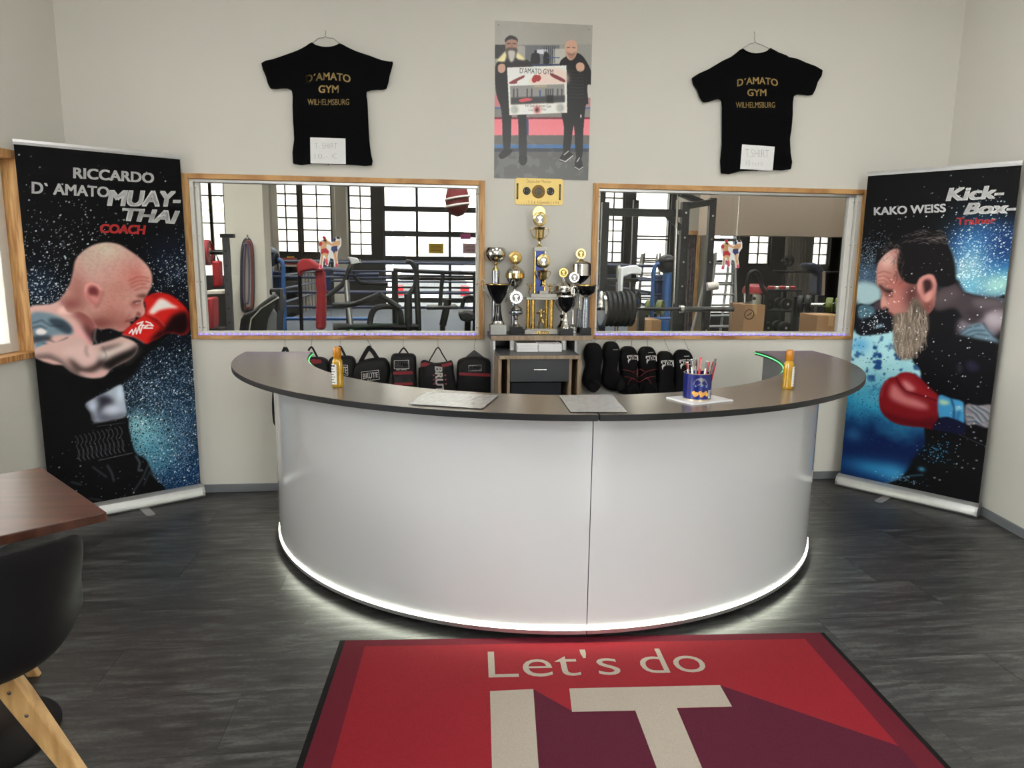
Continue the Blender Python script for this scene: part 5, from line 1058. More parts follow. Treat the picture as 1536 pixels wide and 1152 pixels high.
figure(T.t, (T.cx, T.y-.01, T.z(1030)), .125, m_gold)
T.block('tower', 402, 470, 515, 800, m_bluef, .02, .015)
for x in (400, 466): T.block('tower_edge', x, x+8, 516, 800, m_gspark, .023, .015)
T.block('tower_cap', 395, 476, 492, 516, m_marb, .026, .015)
def cup(prefix, cx, dv, dy, k):
    dx = cx-450; L = lambda name, prof, mat: MB().lathe([(max(r*k*T.mpp, .0006), T.z(dv[0]+(v-355)*k)) for r, v in prof], (T.cx+dx*T.mpp, T.y+dy, 0), 24).build(name, mat, T.t, smooth=True, ang=35)
    L('cup_foot', [(20, 490), (16, 482), (7, 472), (6, 455), (12, 446)], m_gold); L('cup', [(10, 446), (26, 438), (30, 425), (30, 380), (36, 362), (38, 358), (33, 358), (20, 400), (4, 430)], m_gold)
    for sg in (-1, 1): MB().tube(smooth_poly([Vector((T.cx+(dx+sg*a*k)*T.mpp, T.y+dy, T.z(dv[0]+(v-355)*k))) for a, v in ((32, 372), (52, 366), (60, 385), (46, 415), (30, 432))], 4, False), .0025, 8).build('cup_handle', m_gold, T.t, smooth=True)
cup('top', 433, (355,), .015, 1.); T.disc(433, 303, 47, m_gold, m_whdisc, .010)
o = MB().prism([Vector((T.cx+(x-450)*T.mpp, T.y+.022, T.z(v))) for x, v in ((392, 300), (384, 262), (396, 230), (420, 214), (448, 218), (468, 240), (472, 280), (462, 310))], (0, -.006, 0)).build('crest', m_goldd, T.t, bevel=.002)
MB().tube([(T.cx-17*T.mpp, T.y+.015, T.z(350)), (T.cx-17*T.mpp, T.y+.015, T.z(362))], .008, 10).build('medallion_stem', m_gold, T.t)
cup('front', 455, (640,), -.028, .8); T.disc(455, 584, 45, m_gold, m_whdisc, -.030)
T.block('cup_plinth', 432, 488, 780, 801, m_marb, .018, -.028)
for x in (372, 505): figure(T.t, (T.cx+(x-450)*T.mpp, T.y-.02, T.z(801)), .062, m_goldd, 2)
T = Trophy(fb, 5.486, 240, -.115, 'silver lidded cup with a small gold medallion right of the tower')
T.disc(240, 598, 41, m_goldd, m_golddisc); T.lathe('lid', [(76, 722), (72, 706), (48, 686), (24, 668), (10, 648), (5, 636)], m_chrome); T.lathe('bowl', [(12, 836), (36, 815), (66, 785), (76, 745), (76, 720)], m_chrome); T.handles([(72, 735), (88, 760), (80, 800), (60, 850), (30, 905)], m_chrome, .0028)
T.lathe('stem', [(16, 990), (9, 960), (8, 880), (12, 836)], m_chrome); T.lathe('knob', [(12, 975), (22, 962), (22, 950), (12, 942)], m_blkgl); T.lathe('foot', [(46, 1104), (44, 1048), (20, 1010), (16, 990)], m_blkgl)
T = Trophy(fb, 5.486, 268, YFt, 'black chalice with silver stem on a green labelled base')
T.lathe('bowl', [(8, 926), (30, 910), (58, 870), (66, 830), (69, 794), (65, 794), (56, 860), (4, 912)], m_blkgl); T.lathe('rim', [(68, 800), (72, 794), (71, 787), (65, 786)], m_chrome)
T.lathe('stem', [(44, 1056), (34, 1040), (22, 990), (16, 936), (10, 926)], m_chrome); T.block('base', 208, 326, 1054, 1108, m_blkmarb); T.block('green_plate', 238, 296, 1066, 1098, M('green_plate', (112, 146, 86), .4, .2, .2), .0015, -.0302)
T.handles([(60, 800), (80, 830), (66, 890), (30, 930)], m_chrome, .0022)
T = Trophy(fb, 5.486, 328, -.168, 'narrow silver cup with a white rosette medallion in the right group')
T.disc(328, 636, 44, m_chrome, m_whdisc, cog=14, dy=-.01); T.lathe('lid', [(34, 720), (26, 700), (8, 684), (4, 676)], m_chrome); T.lathe('bowl', [(8, 900), (20, 860), (32, 800), (36, 740), (34, 718)], m_chrome); T.lathe('stem', [(30, 1040), (12, 1020), (8, 960), (8, 900)], m_chrome); T.block('base', 292, 388, 1040, 1104, m_chrome, .02)
T = Trophy(fb, 5.486, 378, YB, 'large silver drum cup with cog medallion, rearmost on the right')
T.disc(378, 442, 44, m_gold, m_golddisc, cog=16); T.lathe('lid', [(88, 528), (84, 520), (56, 504), (22, 490), (8, 482)], m_chrome); T.lathe('drum', [(84, 622), (88, 620), (88, 528), (84, 526)], m_chrome); T.lathe('bowl', [(10, 690), (30, 676), (58, 650), (80, 622)], m_blkgl)
T.lathe('stem', [(24, 900), (14, 880), (12, 760), (18, 720), (8, 690)], m_chrome); T.lathe('column', [(22, 1040), (22, 898)], m_spark); T.lathe('foot', [(44, 1104), (44, 1050), (26, 1040)], m_blkmarb)
T = Trophy(fb, 5.486, 430, YFt, 'black bowl with gold rim on a glittering column, rightmost')
T.lathe('bowl', [(14, 792), (40, 784), (66, 762), (78, 730), (80, 704), (75, 704), (60, 755), (4, 780)], m_blkgl); T.lathe('rim', [(79, 708), (83, 703), (82, 696), (76, 695)], m_goldd); T.handles([(82, 706), (100, 700), (98, 730), (70, 770)], m_chrome, .002)
T.lathe('collar', [(32, 812), (34, 804), (28, 794), (14, 790)], m_chrome); T.lathe('column', [(29, 1050), (29, 810)], m_spark); T.block('base', 386, 474, 1048, 1108, m_blkmarb)
# ------------------------------------------------------------------ hooks, bags and guards hanging under the windows
m_nyl = M('black_nylon', (10, 10, 12), .6, 0, .2, 120, .3, .3); m_redn = M('dark_red_nylon', (128, 24, 38), .6, 0, .1, 90); m_mesh = M('grey_mesh_net', (64, 64, 66), .8, 0, .5, 500)
m_inkg = M('grey_white_print', (222, 218, 214), .5)
def hook(u0, v0, u1, v1, lab):
    a = at_y(u0, v0, -.020); b = at_y(u1, v1, -.055)
    t = thing('wire_hook', lab, 'hook', b, 0, 'wire hooks under the windows')
    MB().tube(smooth_poly([a+Vector((0, .004, 0)), a+Vector((0, -.004, .003)), a+Vector((.001, -.008, -.004)), a*.5+b*.5, b+Vector((0, 0, .004)), b+Vector((.004, -.004, -.004)), b+Vector((.008, -.006, .003))], 4, False), .0014, 6).build('wire', m_wire, t, smooth=True)
def pouch(parent, name, f, out, mat, yb=-.02, yf=-.13, bev=.03, sm=3):
    P = [at_y(*f(p)[0], yf) for p in out]; P = smooth_poly(P, sm)
    c = sum(P, Vector())/len(P); rings = []
    for k, (s, y) in enumerate(((.90, yb), (1., yb+.3*(yf-yb)), (1., yb+.68*(yf-yb)), (.95, yb+.9*(yf-yb)), (.80, yf))):
        rings.append([Vector((c.x+(p.x-c.x)*s, y, c.z+(p.z-c.z)*s)) for p in P])
    m = MB().rings(rings)
    return m.build(name, mat, parent, smooth=True, ang=60)
def strap(parent, name, f, pts, w, mat=m_nyl, y=-.07, th=.003):
    P = smooth_poly([at_y(*f(p)[0], y) for p in pts], 4, False); m = MB(); rr = []
    for i, p in enumerate(P):
        d = (P[min(i+1, len(P)-1)]-P[max(i-1, 0)]).normalized(); s = Vector((d.z, 0, -d.x))*w/2; y_ = Vector((0, th/2, 0))
        rr.append([p-s-y_, p+s-y_, p+s+y_, p-s+y_])
    m.rings(rr).build(name, mat, parent)
def flat(parent, name, f, pts, mat, y, th=.0015): MB().prism([at_y(*f(p)[0], y) for p in pts], (0, -th, 0)).build(name, mat, parent)
def btext(parent, txt, f, quad, y, mat=m_inkg, bold=.0):
    Q = [at_y(*f(p)[0], y) for p in quad]; lettering('lettering', txt, quad_fn(*Q), mat, parent, bold)
def frame(parent, f, quad, y, w=.0025, mat=m_inkg):
    Q = [at_y(*f(p)[0], y) for p in quad]; Q = [Q[0], Q[1], Q[3], Q[2]]
    for i in range(4): MB().beam(Q[i], Q[(i+1) % 4], w, .001, (0, 1, 0)).build('logo_border', mat, parent)
fe = crop(450, 510, 4.955)
for u0, v0, u1, v1, lab in ((427, 497, 428, 521, 'leftmost wire hook, holding the black strap'), (469, 499, 467, 521, 'wire hook of the red-topped bag behind the counter end'), (512, 499, 510, 519, 'wire hook of the bag behind the amber bottle'), (547, 502, 556, 519, 'slanted wire hook of the wide duffel bag'), (605, 502, 605, 520, 'wire hook of the slim bag with red stripe'), (657, 502, 657, 520, 'wire hook of the bag with red corners'), (714, 503, 711, 522, 'wire hook of the bag with net top')): hook(u0, v0, u1, v1, lab)
g_ = 'sports bags hanging under the left window'
def bag(u, v, lab): return thing('sports_bag', lab, 'bag', at_y(u, v, -.07), 0, g_)
t = thing('hanging_strap', 'black strap hanging down beside the left end of the counter', 'strap', at_y(411, 638, -.05))
strap(t, 'loop', crop(0, 0, 1), ((428, 521), (424, 530), (416, 560), (411, 590), (410.5, 615), (412, 632)), .020, y=-.06); strap(t, 'loop', crop(0, 0, 1), ((428, 521), (432, 530), (437, 560), (436, 590)), .020, y=-.055); pouch(t, 'strap_end', crop(0, 0, 1), ((409, 624), (414, 624), (415, 634), (412.5, 639), (409.5, 634)), m_nyl, -.05, -.075)
t = bag(474, 580, 'black bag with dark red top peeking from behind the counter end')
pouch(t, 'body', fe, ((62, 150), (85, 135), (160, 140), (205, 175), (215, 260), (200, 420), (60, 420), (50, 260)), m_nyl); flat(t, 'red_panel', fe, ((78, 150), (90, 140), (158, 146), (160, 172), (100, 178), (82, 170)), m_redn, -.1305); strap(t, 'handle', fe, ((62, 80), (85, 52), (110, 90), (135, 140)), .012)
t = bag(512, 580, 'black bag with white logo half hidden behind the amber bottle')
pouch(t, 'body', fe, ((208, 170), (222, 140), (260, 128), (360, 128), (395, 145), (408, 190), (402, 300), (390, 430), (220, 430), (206, 300)), m_nyl); strap(t, 'handle', fe, ((262, 130), (280, 70), (298, 50), (320, 85), (340, 130)), .014); btext(t, 'BRUTE', fe, ((262, 238), (350, 250), (262, 195), (350, 200)), -.1315); frame(t, fe, ((252, 252), (356, 262), (252, 182), (354, 188)), -.1315)
t = bag(553, 590, 'wide black duffel bag with broad carry straps and white logo')
pouch(t, 'body', fe, ((372, 260), (392, 205), (430, 175), (500, 150), (600, 142), (640, 155), (662, 200), (668, 250), (655, 330), (640, 440), (400, 440), (375, 340)), m_nyl); strap(t, 'handle', fe, ((440, 185), (470, 125), (508, 62), (520, 58)), .026); strap(t, 'handle', fe, ((512, 58), (540, 85), (570, 130), (598, 165)), .026)
btext(t, 'BRUTE', fe, ((468, 292), (580, 278), (466, 250), (578, 238)), -.1325, bold=.02); frame(t, fe, ((460, 308), (590, 292), (456, 238), (584, 224)), -.1325)
btext(t, '* * *', fe, ((500, 252), (545, 247), (500, 240), (545, 236)), -.1325); btext(t, '* * *', fe, ((500, 300), (548, 294), (500, 292), (548, 287)), -.1325)
t = bag(605, 590, 'slim black bag with red stripe and see-through pocket')
pouch(t, 'body', fe, ((672, 150), (684, 118), (720, 110), (820, 110), (852, 122), (862, 150), (864, 240), (866, 340), (855, 450), (690, 450), (684, 330), (676, 230)), m_nyl); strap(t, 'handle', fe, ((730, 112), (750, 80), (770, 60), (790, 80), (812, 112)), .010)
flat(t, 'red_stripe', fe, ((692, 236), (838, 232), (838, 254), (692, 258)), m_redn, -.1305); btext(t, 'BRUTE', fe, ((708, 200), (802, 198), (708, 166), (802, 163)), -.132, bold=.02); frame(t, fe, ((700, 214), (810, 212), (700, 154), (808, 150)), -.132); btext(t, 'PRO SERIES', fe, ((716, 226), (792, 224), (716, 217), (792, 215)), -.132)
flat(t, 'clear_pocket', fe, ((700, 265), (830, 260), (835, 330), (706, 335)), M('clear_vinyl', (48, 48, 50), .12, 0, .5, 30, .8), -.1305); flat(t, 'red_trim', fe, ((700, 318), (838, 315), (838, 335), (700, 338)), m_redn, -.1325)
t = bag(655, 590, 'black bag with red corners and large vertical white lettering')
pouch(t, 'body', fe, ((896, 200), (900, 170), (930, 160), (1000, 182), (1090, 172), (1125, 162), (1140, 185), (1148, 260), (1166, 360), (1165, 460), (900, 460), (890, 330)), m_nyl); pouch(t, 'side_pocket', fe, ((880, 240), (890, 215), (930, 210), (940, 330), (930, 460), (885, 460)), m_nyl, -.02, -.10)
flat(t, 'red_corner', fe, ((900, 172), (930, 163), (972, 178), (930, 196), (902, 200)), m_redn, -.1305); flat(t, 'red_corner', fe, ((1050, 182), (1090, 172), (1126, 165), (1130, 185), (1060, 202)), m_redn, -.1305); strap(t, 'handle', fe, ((956, 165), (990, 105), (1026, 56), (1060, 108), (1096, 165)), .008)
btext(t, 'BRUTE', fe, ((1000, 195), (1010, 430), (1058, 200), (1075, 425)), -.1325, bold=.04)
for x in (994, 1080):
    for k in range(3):
        c = at_y(*fe((x+2*k, 262+32*k))[0], -.1325); MB().prism([c+Vector(((.008 if i % 2 == 0 else .0035)*math.sin(math.pi*i/5), 0, (.008 if i % 2 == 0 else .0035)*math.cos(math.pi*i/5))) for i in range(10)], (0, -.0008, 0)).build('star', M('pink_print', (168, 70, 84), .5), t)
t = bag(711, 590, 'black bag with net top and red band nearest the desk')
pouch(t, 'body', fe, ((1172, 180), (1200, 150), (1260, 135), (1340, 135), (1400, 150), (1424, 185), (1426, 300), (1420, 460), (1180, 460), (1168, 300)), m_nyl); MB().prism([at_y(*fe(p)[0], -.075) for p in ((1200, 152), (1295, 72), (1400, 152), (1340, 140), (1260, 140))], (0, -.004, 0)).build('net_top', m_mesh, t)
flat(t, 'red_band', fe, ((1182, 240), (1414, 250), (1412, 272), (1182, 262)), m_redn, -.1305); btext(t, 'BRUTE', fe, ((1262, 222), (1342, 220), (1262, 198), (1340, 195)), -.132, bold=.01); frame(t, fe, ((1254, 230), (1348, 228), (1254, 190), (1346, 186)), -.132)
ff = crop(870, 500, 7.3143); gg = 'shin guards hanging under the right window'
for u0, v0, u1, v1, lab in ((893, 508, 891, 517, 'wire hook of the leftmost plain shin guard'), (924, 508, 922.5, 515, 'wire hook of the second shin guard'), (948, 506, 947, 521, 'wire hook of the third shin guard'), (971.5, 506, 971.5, 522, 'wire hook of the fourth shin guard'), (996, 509, 1003, 526, 'slanted wire hook of the fifth shin guard'), (1026, 509, 1032, 524, 'slanted wire hook of the rightmost shin guard')): hook(u0, v0, u1, v1, lab)
def guard(out, lab, tagq=None, logo=None, red=(), boot=None):
    c = ff(out[0])[0]; t = thing('shin_guard', lab, 'shin guard', at_y(c[0], 590, -.08), 0, gg)
    pouch(t, 'shin_pad', ff, out, m_black, -.02, -.11, sm=3)
    if boot: pouch(t, 'instep_pad', ff, boot, m_black, -.03, -.15, sm=3)
    if tagq: btext(t, '-----', ff, tagq, -.113, m_inkg, .03)
    if logo:
        x, y, s = logo
        btext(t, 'TKO', ff, ((x+32*s, y+52*s), (x+110*s, y+48*s), (x+32*s, y+12*s), (x+110*s, y+8*s)), -.1135, m_inkg, .0)
        for q in (((x, y+4), (x+60*s, y-2), (x+60*s, y+4), (x+10*s, y+12), (x+10*s, y+30*s), (x, y+30*s)), ((x+70*s, y-2), (x+118*s, y+2), (x+122*s, y+60*s), (x+112*s, y+64*s), (x+110*s, y+8), (x+70*s, y+5)), ((x+14*s, y+40*s), (x+40*s, y+48*s), (x+22*s, y+64*s), (x+14*s, y+92*s), (x+6*s, y+60*s))): flat(t, 'logo', ff, q, m_inkg, -.113, .0006)
        tr_ = MB().tube([at_y(*ff((x+26*s+14*s*math.cos(a), y+28*s+14*s*math.sin(a)))[0], -.113) for a in [2*math.pi*k/16 for k in range(16)]], .0012, 6, True).build('logo_ring', m_inkg, t)
    for q in red:
        MB().tube(smooth_poly([at_y(*ff(p)[0], -.128) for p in q], 4, False), .0018, 6).build('red_piping', m_redn, t, smooth=True)
sg = lambda cx, t, w: ((cx-w*.55, t+8), (cx, t), (cx+w*.55, t+8), (cx+w*.92, t+60), (cx+w, t+150), (cx+w*.9, t+250), (cx+w*.85, t+320), (cx+w, t+400), (cx+w, t+520), (cx-w, t+520), (cx-w*1.05, t+400), (cx-w*.85, t+320), (cx-w*.9, t+250), (cx-w, t+150), (cx-w*.92, t+60))
guard(((100, 126), (160, 116), (220, 126), (255, 190), (258, 270), (240, 360), (236, 440), (246, 530), (236, 600), (180, 652), (120, 640), (60, 590), (42, 530), (60, 450), (82, 360), (64, 270), (64, 190)), 'plain black shin guard next to the desk, leftmost', boot=((90, 560), (140, 520), (215, 540), (235, 590), (170, 655), (105, 635)))
guard(((300, 112), (360, 100), (410, 108), (442, 160), (445, 250), (425, 330), (420, 420), (470, 480), (500, 560), (480, 620), (440, 640), (340, 632), (270, 590), (255, 520), (270, 420), (285, 330), (268, 240), (270, 170)), 'plain black shin guard with small white tag, second from the desk', ((362, 184), (416, 182), (362, 176), (416, 175)), boot=((420, 520), (460, 470), (500, 540), (490, 610), (440, 640), (410, 600)))
rp = lambda x, y: (((x, y+20), (x+90, y+35), (x+150, y+70), (x+180, y+95)), ((x+130, y+45), (x+170, y+25), (x+185, y+15)), ((x+25, y+95), (x+110, y+115), (x+190, y+160)), ((x+60, y+190), (x+90, y+130), (x+130, y+115)))
guard(sg(548, 152, 95), 'black shin guard with white logo and red piping, third from the desk', None, (518, 240, 1.), rp(465, 378), ((520, 600), (570, 560), (640, 590), (650, 680), (520, 690)))
guard(sg(755, 155, 97), 'black shin guard with white logo, tag and red piping, fourth from the desk', ((748, 216), (806, 212), (748, 208), (806, 204)), (722, 245, 1.), tuple(tuple((755-(a-755)*1., b) for a, b in q) for q in rp(665, 375)), ((700, 600), (760, 550), (840, 590), (850, 690), (700, 690)))
guard(sg(955, 206, 92), 'black shin guard with white logo hanging lower, fifth from the desk', None, (890, 296, 1.15), (), None)
guard(sg(1152, 190, 102), 'black shin guard with white logo and tag behind the pen tin', ((1142, 256), (1200, 254), (1142, 248), (1200, 246)), (1092, 288, 1.15), (), None)
# ------------------------------------------------------------------ fighter stickers on the panes
def sticker(f, y, lab):
    t = thing('window_sticker', lab, 'sticker', at_y(*f((75, 200))[0], y), 0, 'fighter stickers on the panes')
    S = lambda name, pts, mat, d: MB().prism([at_y(*f(p)[0], y-d) for p in pts], (0, -.0003, 0)).build(name, mat, t)
    S('white_backing', [(8, 40), (30, 22), (32, 5), (48, 2), (60, 28), (95, 40), (100, 20), (115, 8), (138, 6), (150, 25), (150, 60), (130, 90), (122, 130), (130, 175), (130, 195), (105, 195), (100, 150), (80, 140), (65, 195), (45, 180), (48, 150), (40, 140), (30, 205), (8, 208), (12, 170), (20, 120), (4, 80)], m_white, 0)
    sk = M('sticker_skin', (206, 158, 112), .4); rd = M('sticker_red', (176, 24, 40), .4); bl = M('sticker_blue', (28, 40, 96), .4); pk_ = M('sticker_pink', (210, 60, 96), .4)
    S('red_fighter_skin', [(12, 55), (28, 32), (48, 28), (56, 45), (54, 80), (70, 110), (62, 135), (68, 165), (58, 165), (45, 125), (34, 125), (28, 185), (16, 185), (24, 120), (22, 85)], sk, .0004); S('red_arm', [(40, 38), (38, 8), (50, 8), (66, 36), (96, 56), (92, 64), (60, 52)], sk, .0004)
    S('blue_fighter_skin', [(92, 48), (108, 35), (140, 30), (142, 52), (125, 70), (120, 100), (118, 130), (128, 180), (114, 182), (104, 140), (96, 100)], sk, .0004)
    S('red_shorts', [(22, 84), (54, 78), (72, 100), (66, 114), (44, 108), (20, 118)], rd, .0006); S('blue_shorts', [(88, 68), (122, 64), (126, 98), (110, 100), (104, 112), (84, 88)], bl, .0006)
    S('red_glove', [(6, 48), (18, 36), (30, 46), (26, 62), (10, 66)], rd, .0006); S('raised_glove', [(30, 12), (36, 2), (48, 4), (52, 18), (40, 24)], rd, .0006); S('blue_glove', [(96, 22), (108, 12), (116, 22), (110, 38), (98, 38)], bl, .0006)
    S('red_fighter_hair', [(34, 30), (40, 22), (52, 24), (56, 36), (44, 34)], m_ink, .0008); S('blue_fighter_hair', [(116, 14), (124, 6), (138, 8), (140, 22), (126, 20)], m_ink, .0008)
    for q in (((10, 185), (26, 182), (28, 204), (12, 206)), ((40, 150), (56, 146), (68, 182), (54, 186)), ((112, 176), (126, 176), (130, 196), (112, 196))): S('boot', q, pk_, .0006)
sticker(crop(476.5, 353.5, 4.2), .0292, 'sticker of two kickboxers on the left gym window')
sticker(crop(1080, 358.5, 4.5), .0292, 'sticker of two kickboxers on the right gym window')
# ------------------------------------------------------------------ the gym behind the windows
GYB, GH = 9.0, 4.0; GX0, GX1 = -6.2, 9.2
m_gw = M('gym_wall_paint', (176, 168, 154), .85, var=.03, scale=2); m_gwl = M('gym_pillar_paint', (196, 190, 176), .8, var=.03, scale=3); m_gdark = M('gym_dark_wall', (52, 50, 48), .8, var=.08, scale=4); m_gfl = M('gym_rubber_floor', (36, 36, 38), .7, var=.15, scale=40)
struct(MB().box((GX0, .22, -.12), (GX1, GYB+.3, 0)).build('floor_gym', m_gfl), 'dark rubber floor of the gym')
struct(wall_cells('ceiling_gym', [GX0, -4.5, 7.5, GX1], [.22, 1.1, 2.2, 5.2, 6.2, GYB+.3], [(-4.5, 7.5, 1.1, 2.2), (-4.5, 7.5, 5.2, 6.2)], lambda u, z, d: (u, z, GH+d), .14, m_ceil))
for n_, (y0, y1) in enumerate(((1.1, 2.2), (5.2, 6.2))):  # glazed roof openings added out of view to brighten the gym
    e = thing('window_%d' % (30+n_), 'long unseen roof opening added in the gym ceiling for its light', None, (1.5, (y0+y1)/2, GH)); e['kind'] = 'structure'
    for k in range(8): MB().box((-4.5+1.5*k+.02, y0, GH+.06), (-4.5+1.5*k+1.48, y1, GH+.07)).build('pane', m_gwin, e)
    for k in range(9): MB().box((-4.5+1.5*k-.03, y0, GH+.03), (-4.5+1.5*k+.03, y1, GH+.12)).build('rafter', m_vinyl, e)
struct(MB().box((GX0-.2, .22, 0), (GX0, GYB+.3, GH)).build('wall_gym_left', m_gw)); struct(MB().box((GX1, .22, 0), (GX1+.2, GYB+.3, GH)).build('wall_gym_right', m_gw))
struct(MB().box((GX0, .0, 0), (-2.45, .22, GH)).build('wall_gym_near_left', m_gw)); struct(MB().box((3.76, .0, 0), (GX1, .22, GH)).build('wall_gym_near_right', m_gw))
struct(MB().box((-2.46, .12, H+.151), (3.77, .22, GH)).build('wall_gym_near_top', m_gw))
gp = lambda u, v, y=GYB: at_y(u, v, y)
def gx(u): return gp(u, 390).x
def gz(v, u=768): return gp(u, v).z
m_steel = M('dark_window_steel', (28, 28, 30), .5, .2); m_frost = glass('frosted_block', (.95, .94, .9), 1.45, .55)
WN = [  # u0, u1, v_top, v_bottom, columns (fractions), row edges (v), frosted
    (296, 340, 262, 420, 2, None, 4, 0), (411, 449, 262, 384, 2, None, 7, 1), (453.5, 499, 262, 384, 2, None, 7, 1), (524, 559, 262, 387, 2, None, 7, 1),
    (576, 724, 262, 492, 3, [262, 312, 320, 349, 357, 386, 395, 414, 419, 431, 434, 448, 455, 468, 474, 492], 0, 0),
    (905, 935, 276, 393, 2, None, 7, 1), (951, 1004, 276, 470, 1, [276, 318, 352, 357, 386, 392, 412, 417, 440, 446, 470], 0, 0), (1063, 1107, 300, 470, 1, [300, 352, 357, 386, 392, 420, 426, 470], 0, 0),
    (1123, 1156, 340, 393, 2, None, 3, 1), (1219, 1245, 340, 393, 2, None, 3, 1)]
us = [GX0]; holes = []; zset = {0., GH}
for (u0, u1, v0, v1, nc, rows, nr_, fr) in WN:
    a, b, c, d = gx(u0), gx(u1), gz(v1), min(gz(v0), 3.3); holes.append((a, b, c, d)); us += [a, b]; zset |= {c, d}
us.append(GX1); zs_ = sorted(zset)
struct(wall_cells('wall_gym_back', us, zs_, holes, lambda u, z, d: (u, GYB+d, z), .3, m_gdark), 'dark far wall of the gym with steel windows')
for i, (w, (a, b, c, d)) in enumerate(zip(WN, holes)):
    nc, rows, nr_, fr = w[4:]
    e = thing('window_%d' % (10+i), ('frosted block window' if fr else 'large clear pane window')+' in the far gym wall', None, ((a+b)/2, GYB, c)); e['kind'] = 'structure'
    ze = [c+(d-c)*k/nr_ for k in range(nr_+1)] if not rows else sorted([min(gz(v), 3.3) for v in rows])
    solid = rows is not None and len(rows) % 2 == 0 and len(rows) > 6
    f = MB(); f.box((a, GYB+.08, c), (a+.025, GYB+.14, d)); f.box((b-.025, GYB+.08, c), (b, GYB+.14, d)); f.build('frame_side', m_steel, e)
    f = MB(); f.box((a, GYB+.081, c), (b, GYB+.139, c+.03)); f.box((a, GYB+.081, d-.03), (b, GYB+.139, d)); f.build('frame_rail', m_steel, e)
    wv = .022 if fr else .05
    for k in range(1, nc): X = a+(b-a)*k/nc; MB().box((X-wv/2, GYB+.085, c+.03), (X+wv/2, GYB+.135, d-.03)).build('mullion', m_steel, e)
    if rows:
        prs = list(zip(ze[::2], ze[1::2])) if len(ze) % 2 == 0 else list(zip(ze, ze[1:]))
        for (p0, p1), (q0, q1) in zip(prs, prs[1:]): MB().box((a+.025, GYB+.07, p1), (b-.025, GYB+.15, max(q0, p1+.03))).build('cross_rail', m_steel, e)
    else:
        prs = list(zip(ze, ze[1:]))
        for z in ze[1:-1]: MB().box((a+.025, GYB+.086, z-.011), (b-.025, GYB+.134, z+.011)).build('glazing_bar', m_steel, e)
    for (p0, p1) in prs:
        for k in range(nc):
            X0, X1 = a+(b-a)*k/nc, a+(b-a)*(k+1)/nc
            MB().box((X0+.004, GYB+.10, p0+.004), (X1-.004, GYB+(.13 if fr else .106), p1-.004)).build('pane', m_frost if fr else m_gwin, e)
# outside: yard, pale houses opposite, parked car
m_yard = M('pale_yard_paving', (150, 148, 142), .9, var=.1, scale=1); tag(MB().box((-40, GYB+.3, -.14), (50, 40, -.02)).build('yard_ground', m_yard), 'pale paved yard outside the gym', None, None, 'structure')
tag(MB().box((-40, -40, -.14), (50, YF-.55, -.02)).build('street_ground', m_yard), 'street outside behind the viewer', None, None, 'structure')
hs = thing('house_facade', 'pale house across the yard seen through the gym windows', 'building', (4, 24, 0)); m_fac = M('pale_facade', (206, 200, 188), .9, var=.04, scale=1); m_fwin = M('facade_window', (120, 126, 132), .3)
MB().box((-22, 24, 0), (34, 30, 7)).build('wall', m_fac, hs); MB().box((-22, 23.8, 7), (34, 30.2, 7.5)).build('roof_edge', M('roof_edge', (120, 110, 104), .8), hs)
for k in range(24):
    for r in (1.1, 4.2):
        x = -20+k*2.25; o = MB().box((x, 23.95, r), (x+1.1, 24.0, r+1.5)).build('window', m_vinyl, hs); 
        if r == 1.1 or k % 2: MB().box((x+.08, 23.94, r+.08), (x+.52, 23.949, r+1.42)).build('window_pane', m_fwin, o); MB().box((x+.58, 23.94, r+.08), (x+1.02, 23.949, r+1.42)).build('window_pane', m_fwin, o)
bw = thing('block_screen', 'perforated concrete block screen outside the leftmost gym window', 'screen wall', (gp(315, 400, 11).x, 11, 0))
a, b = gp(288, 300, 11).x, gp(350, 300, 11).x; zt, zb = gp(315, 291, 11).z, gp(315, 322, 11).z
MB().box((a-1, 11, 0), (b+1, 11.15, zb)).build('lower_wall', m_fac, bw)
cw = (b-a)/6
for r in range(3):
    for k in range(6):
        x0, z0 = a+k*cw, zb+(zt-zb)*r/3; h = (zt-zb)/3; f = MB(); w_ = cw*.2
        f.box((x0, 11, z0), (x0+w_, 11.12, z0+h)); f.box((x0+cw-w_, 11, z0), (x0+cw, 11.12, z0+h)); f.box((x0+w_, 11, z0), (x0+cw-w_, 11.12, z0+h*.2)); f.box((x0+w_, 11, z0+h*.8), (x0+cw-w_, 11.12, z0+h)); f.build('block', m_fac, bw)
MB().box((a-1, 11, zt), (b+1, 11.15, zt+1.2)).build('upper_wall', m_fac, bw)
car = thing('parked_car', 'silver car parked outside behind the glazed gym door', 'car', (gp(648, 420, 12.5).x, 13.5, -.02)); cxx = gp(648, 420, 12.5).x; m_car = M('silver_car_paint', (186, 190, 194), .2, .5, .03, coat=.5)
def carrings(sec, name, mat): 
    return MB().rings([[Vector((cxx+x*s, y, z)) for x, z in sec0] for (y, s, sec0) in sec]).build(name, mat, car, smooth=True, ang=40)
low = [(-.85, .25), (.85, .25), (.9, .5), (.88, .85), (.8, .98), (-.8, .98), (-.88, .85), (-.9, .5)]
carrings([(12.5, .96, low), (12.6, 1, low), (16.2, 1, low), (16.5, .92, low)], 'body', m_car)
up = [(-.8, .98), (.8, .98), (.64, 1.45), (-.64, 1.45)]; up1 = [(-.8, .98), (.8, .98), (.76, 1.05), (-.76, 1.05)]
carrings([(12.62, 1, up1), (13.1, 1, up), (14.6, 1, up), (15.4, 1, up1)], 'cabin', M('tinted_car_glass', (60, 68, 76), .1, 0, .1)); MB().box((cxx-.64, 13.1, 1.45), (cxx+.64, 14.6, 1.475)).build('roof', m_car, car, bevel=.02)
m_tail = M('tail_lamp_red', (190, 40, 48), .2)
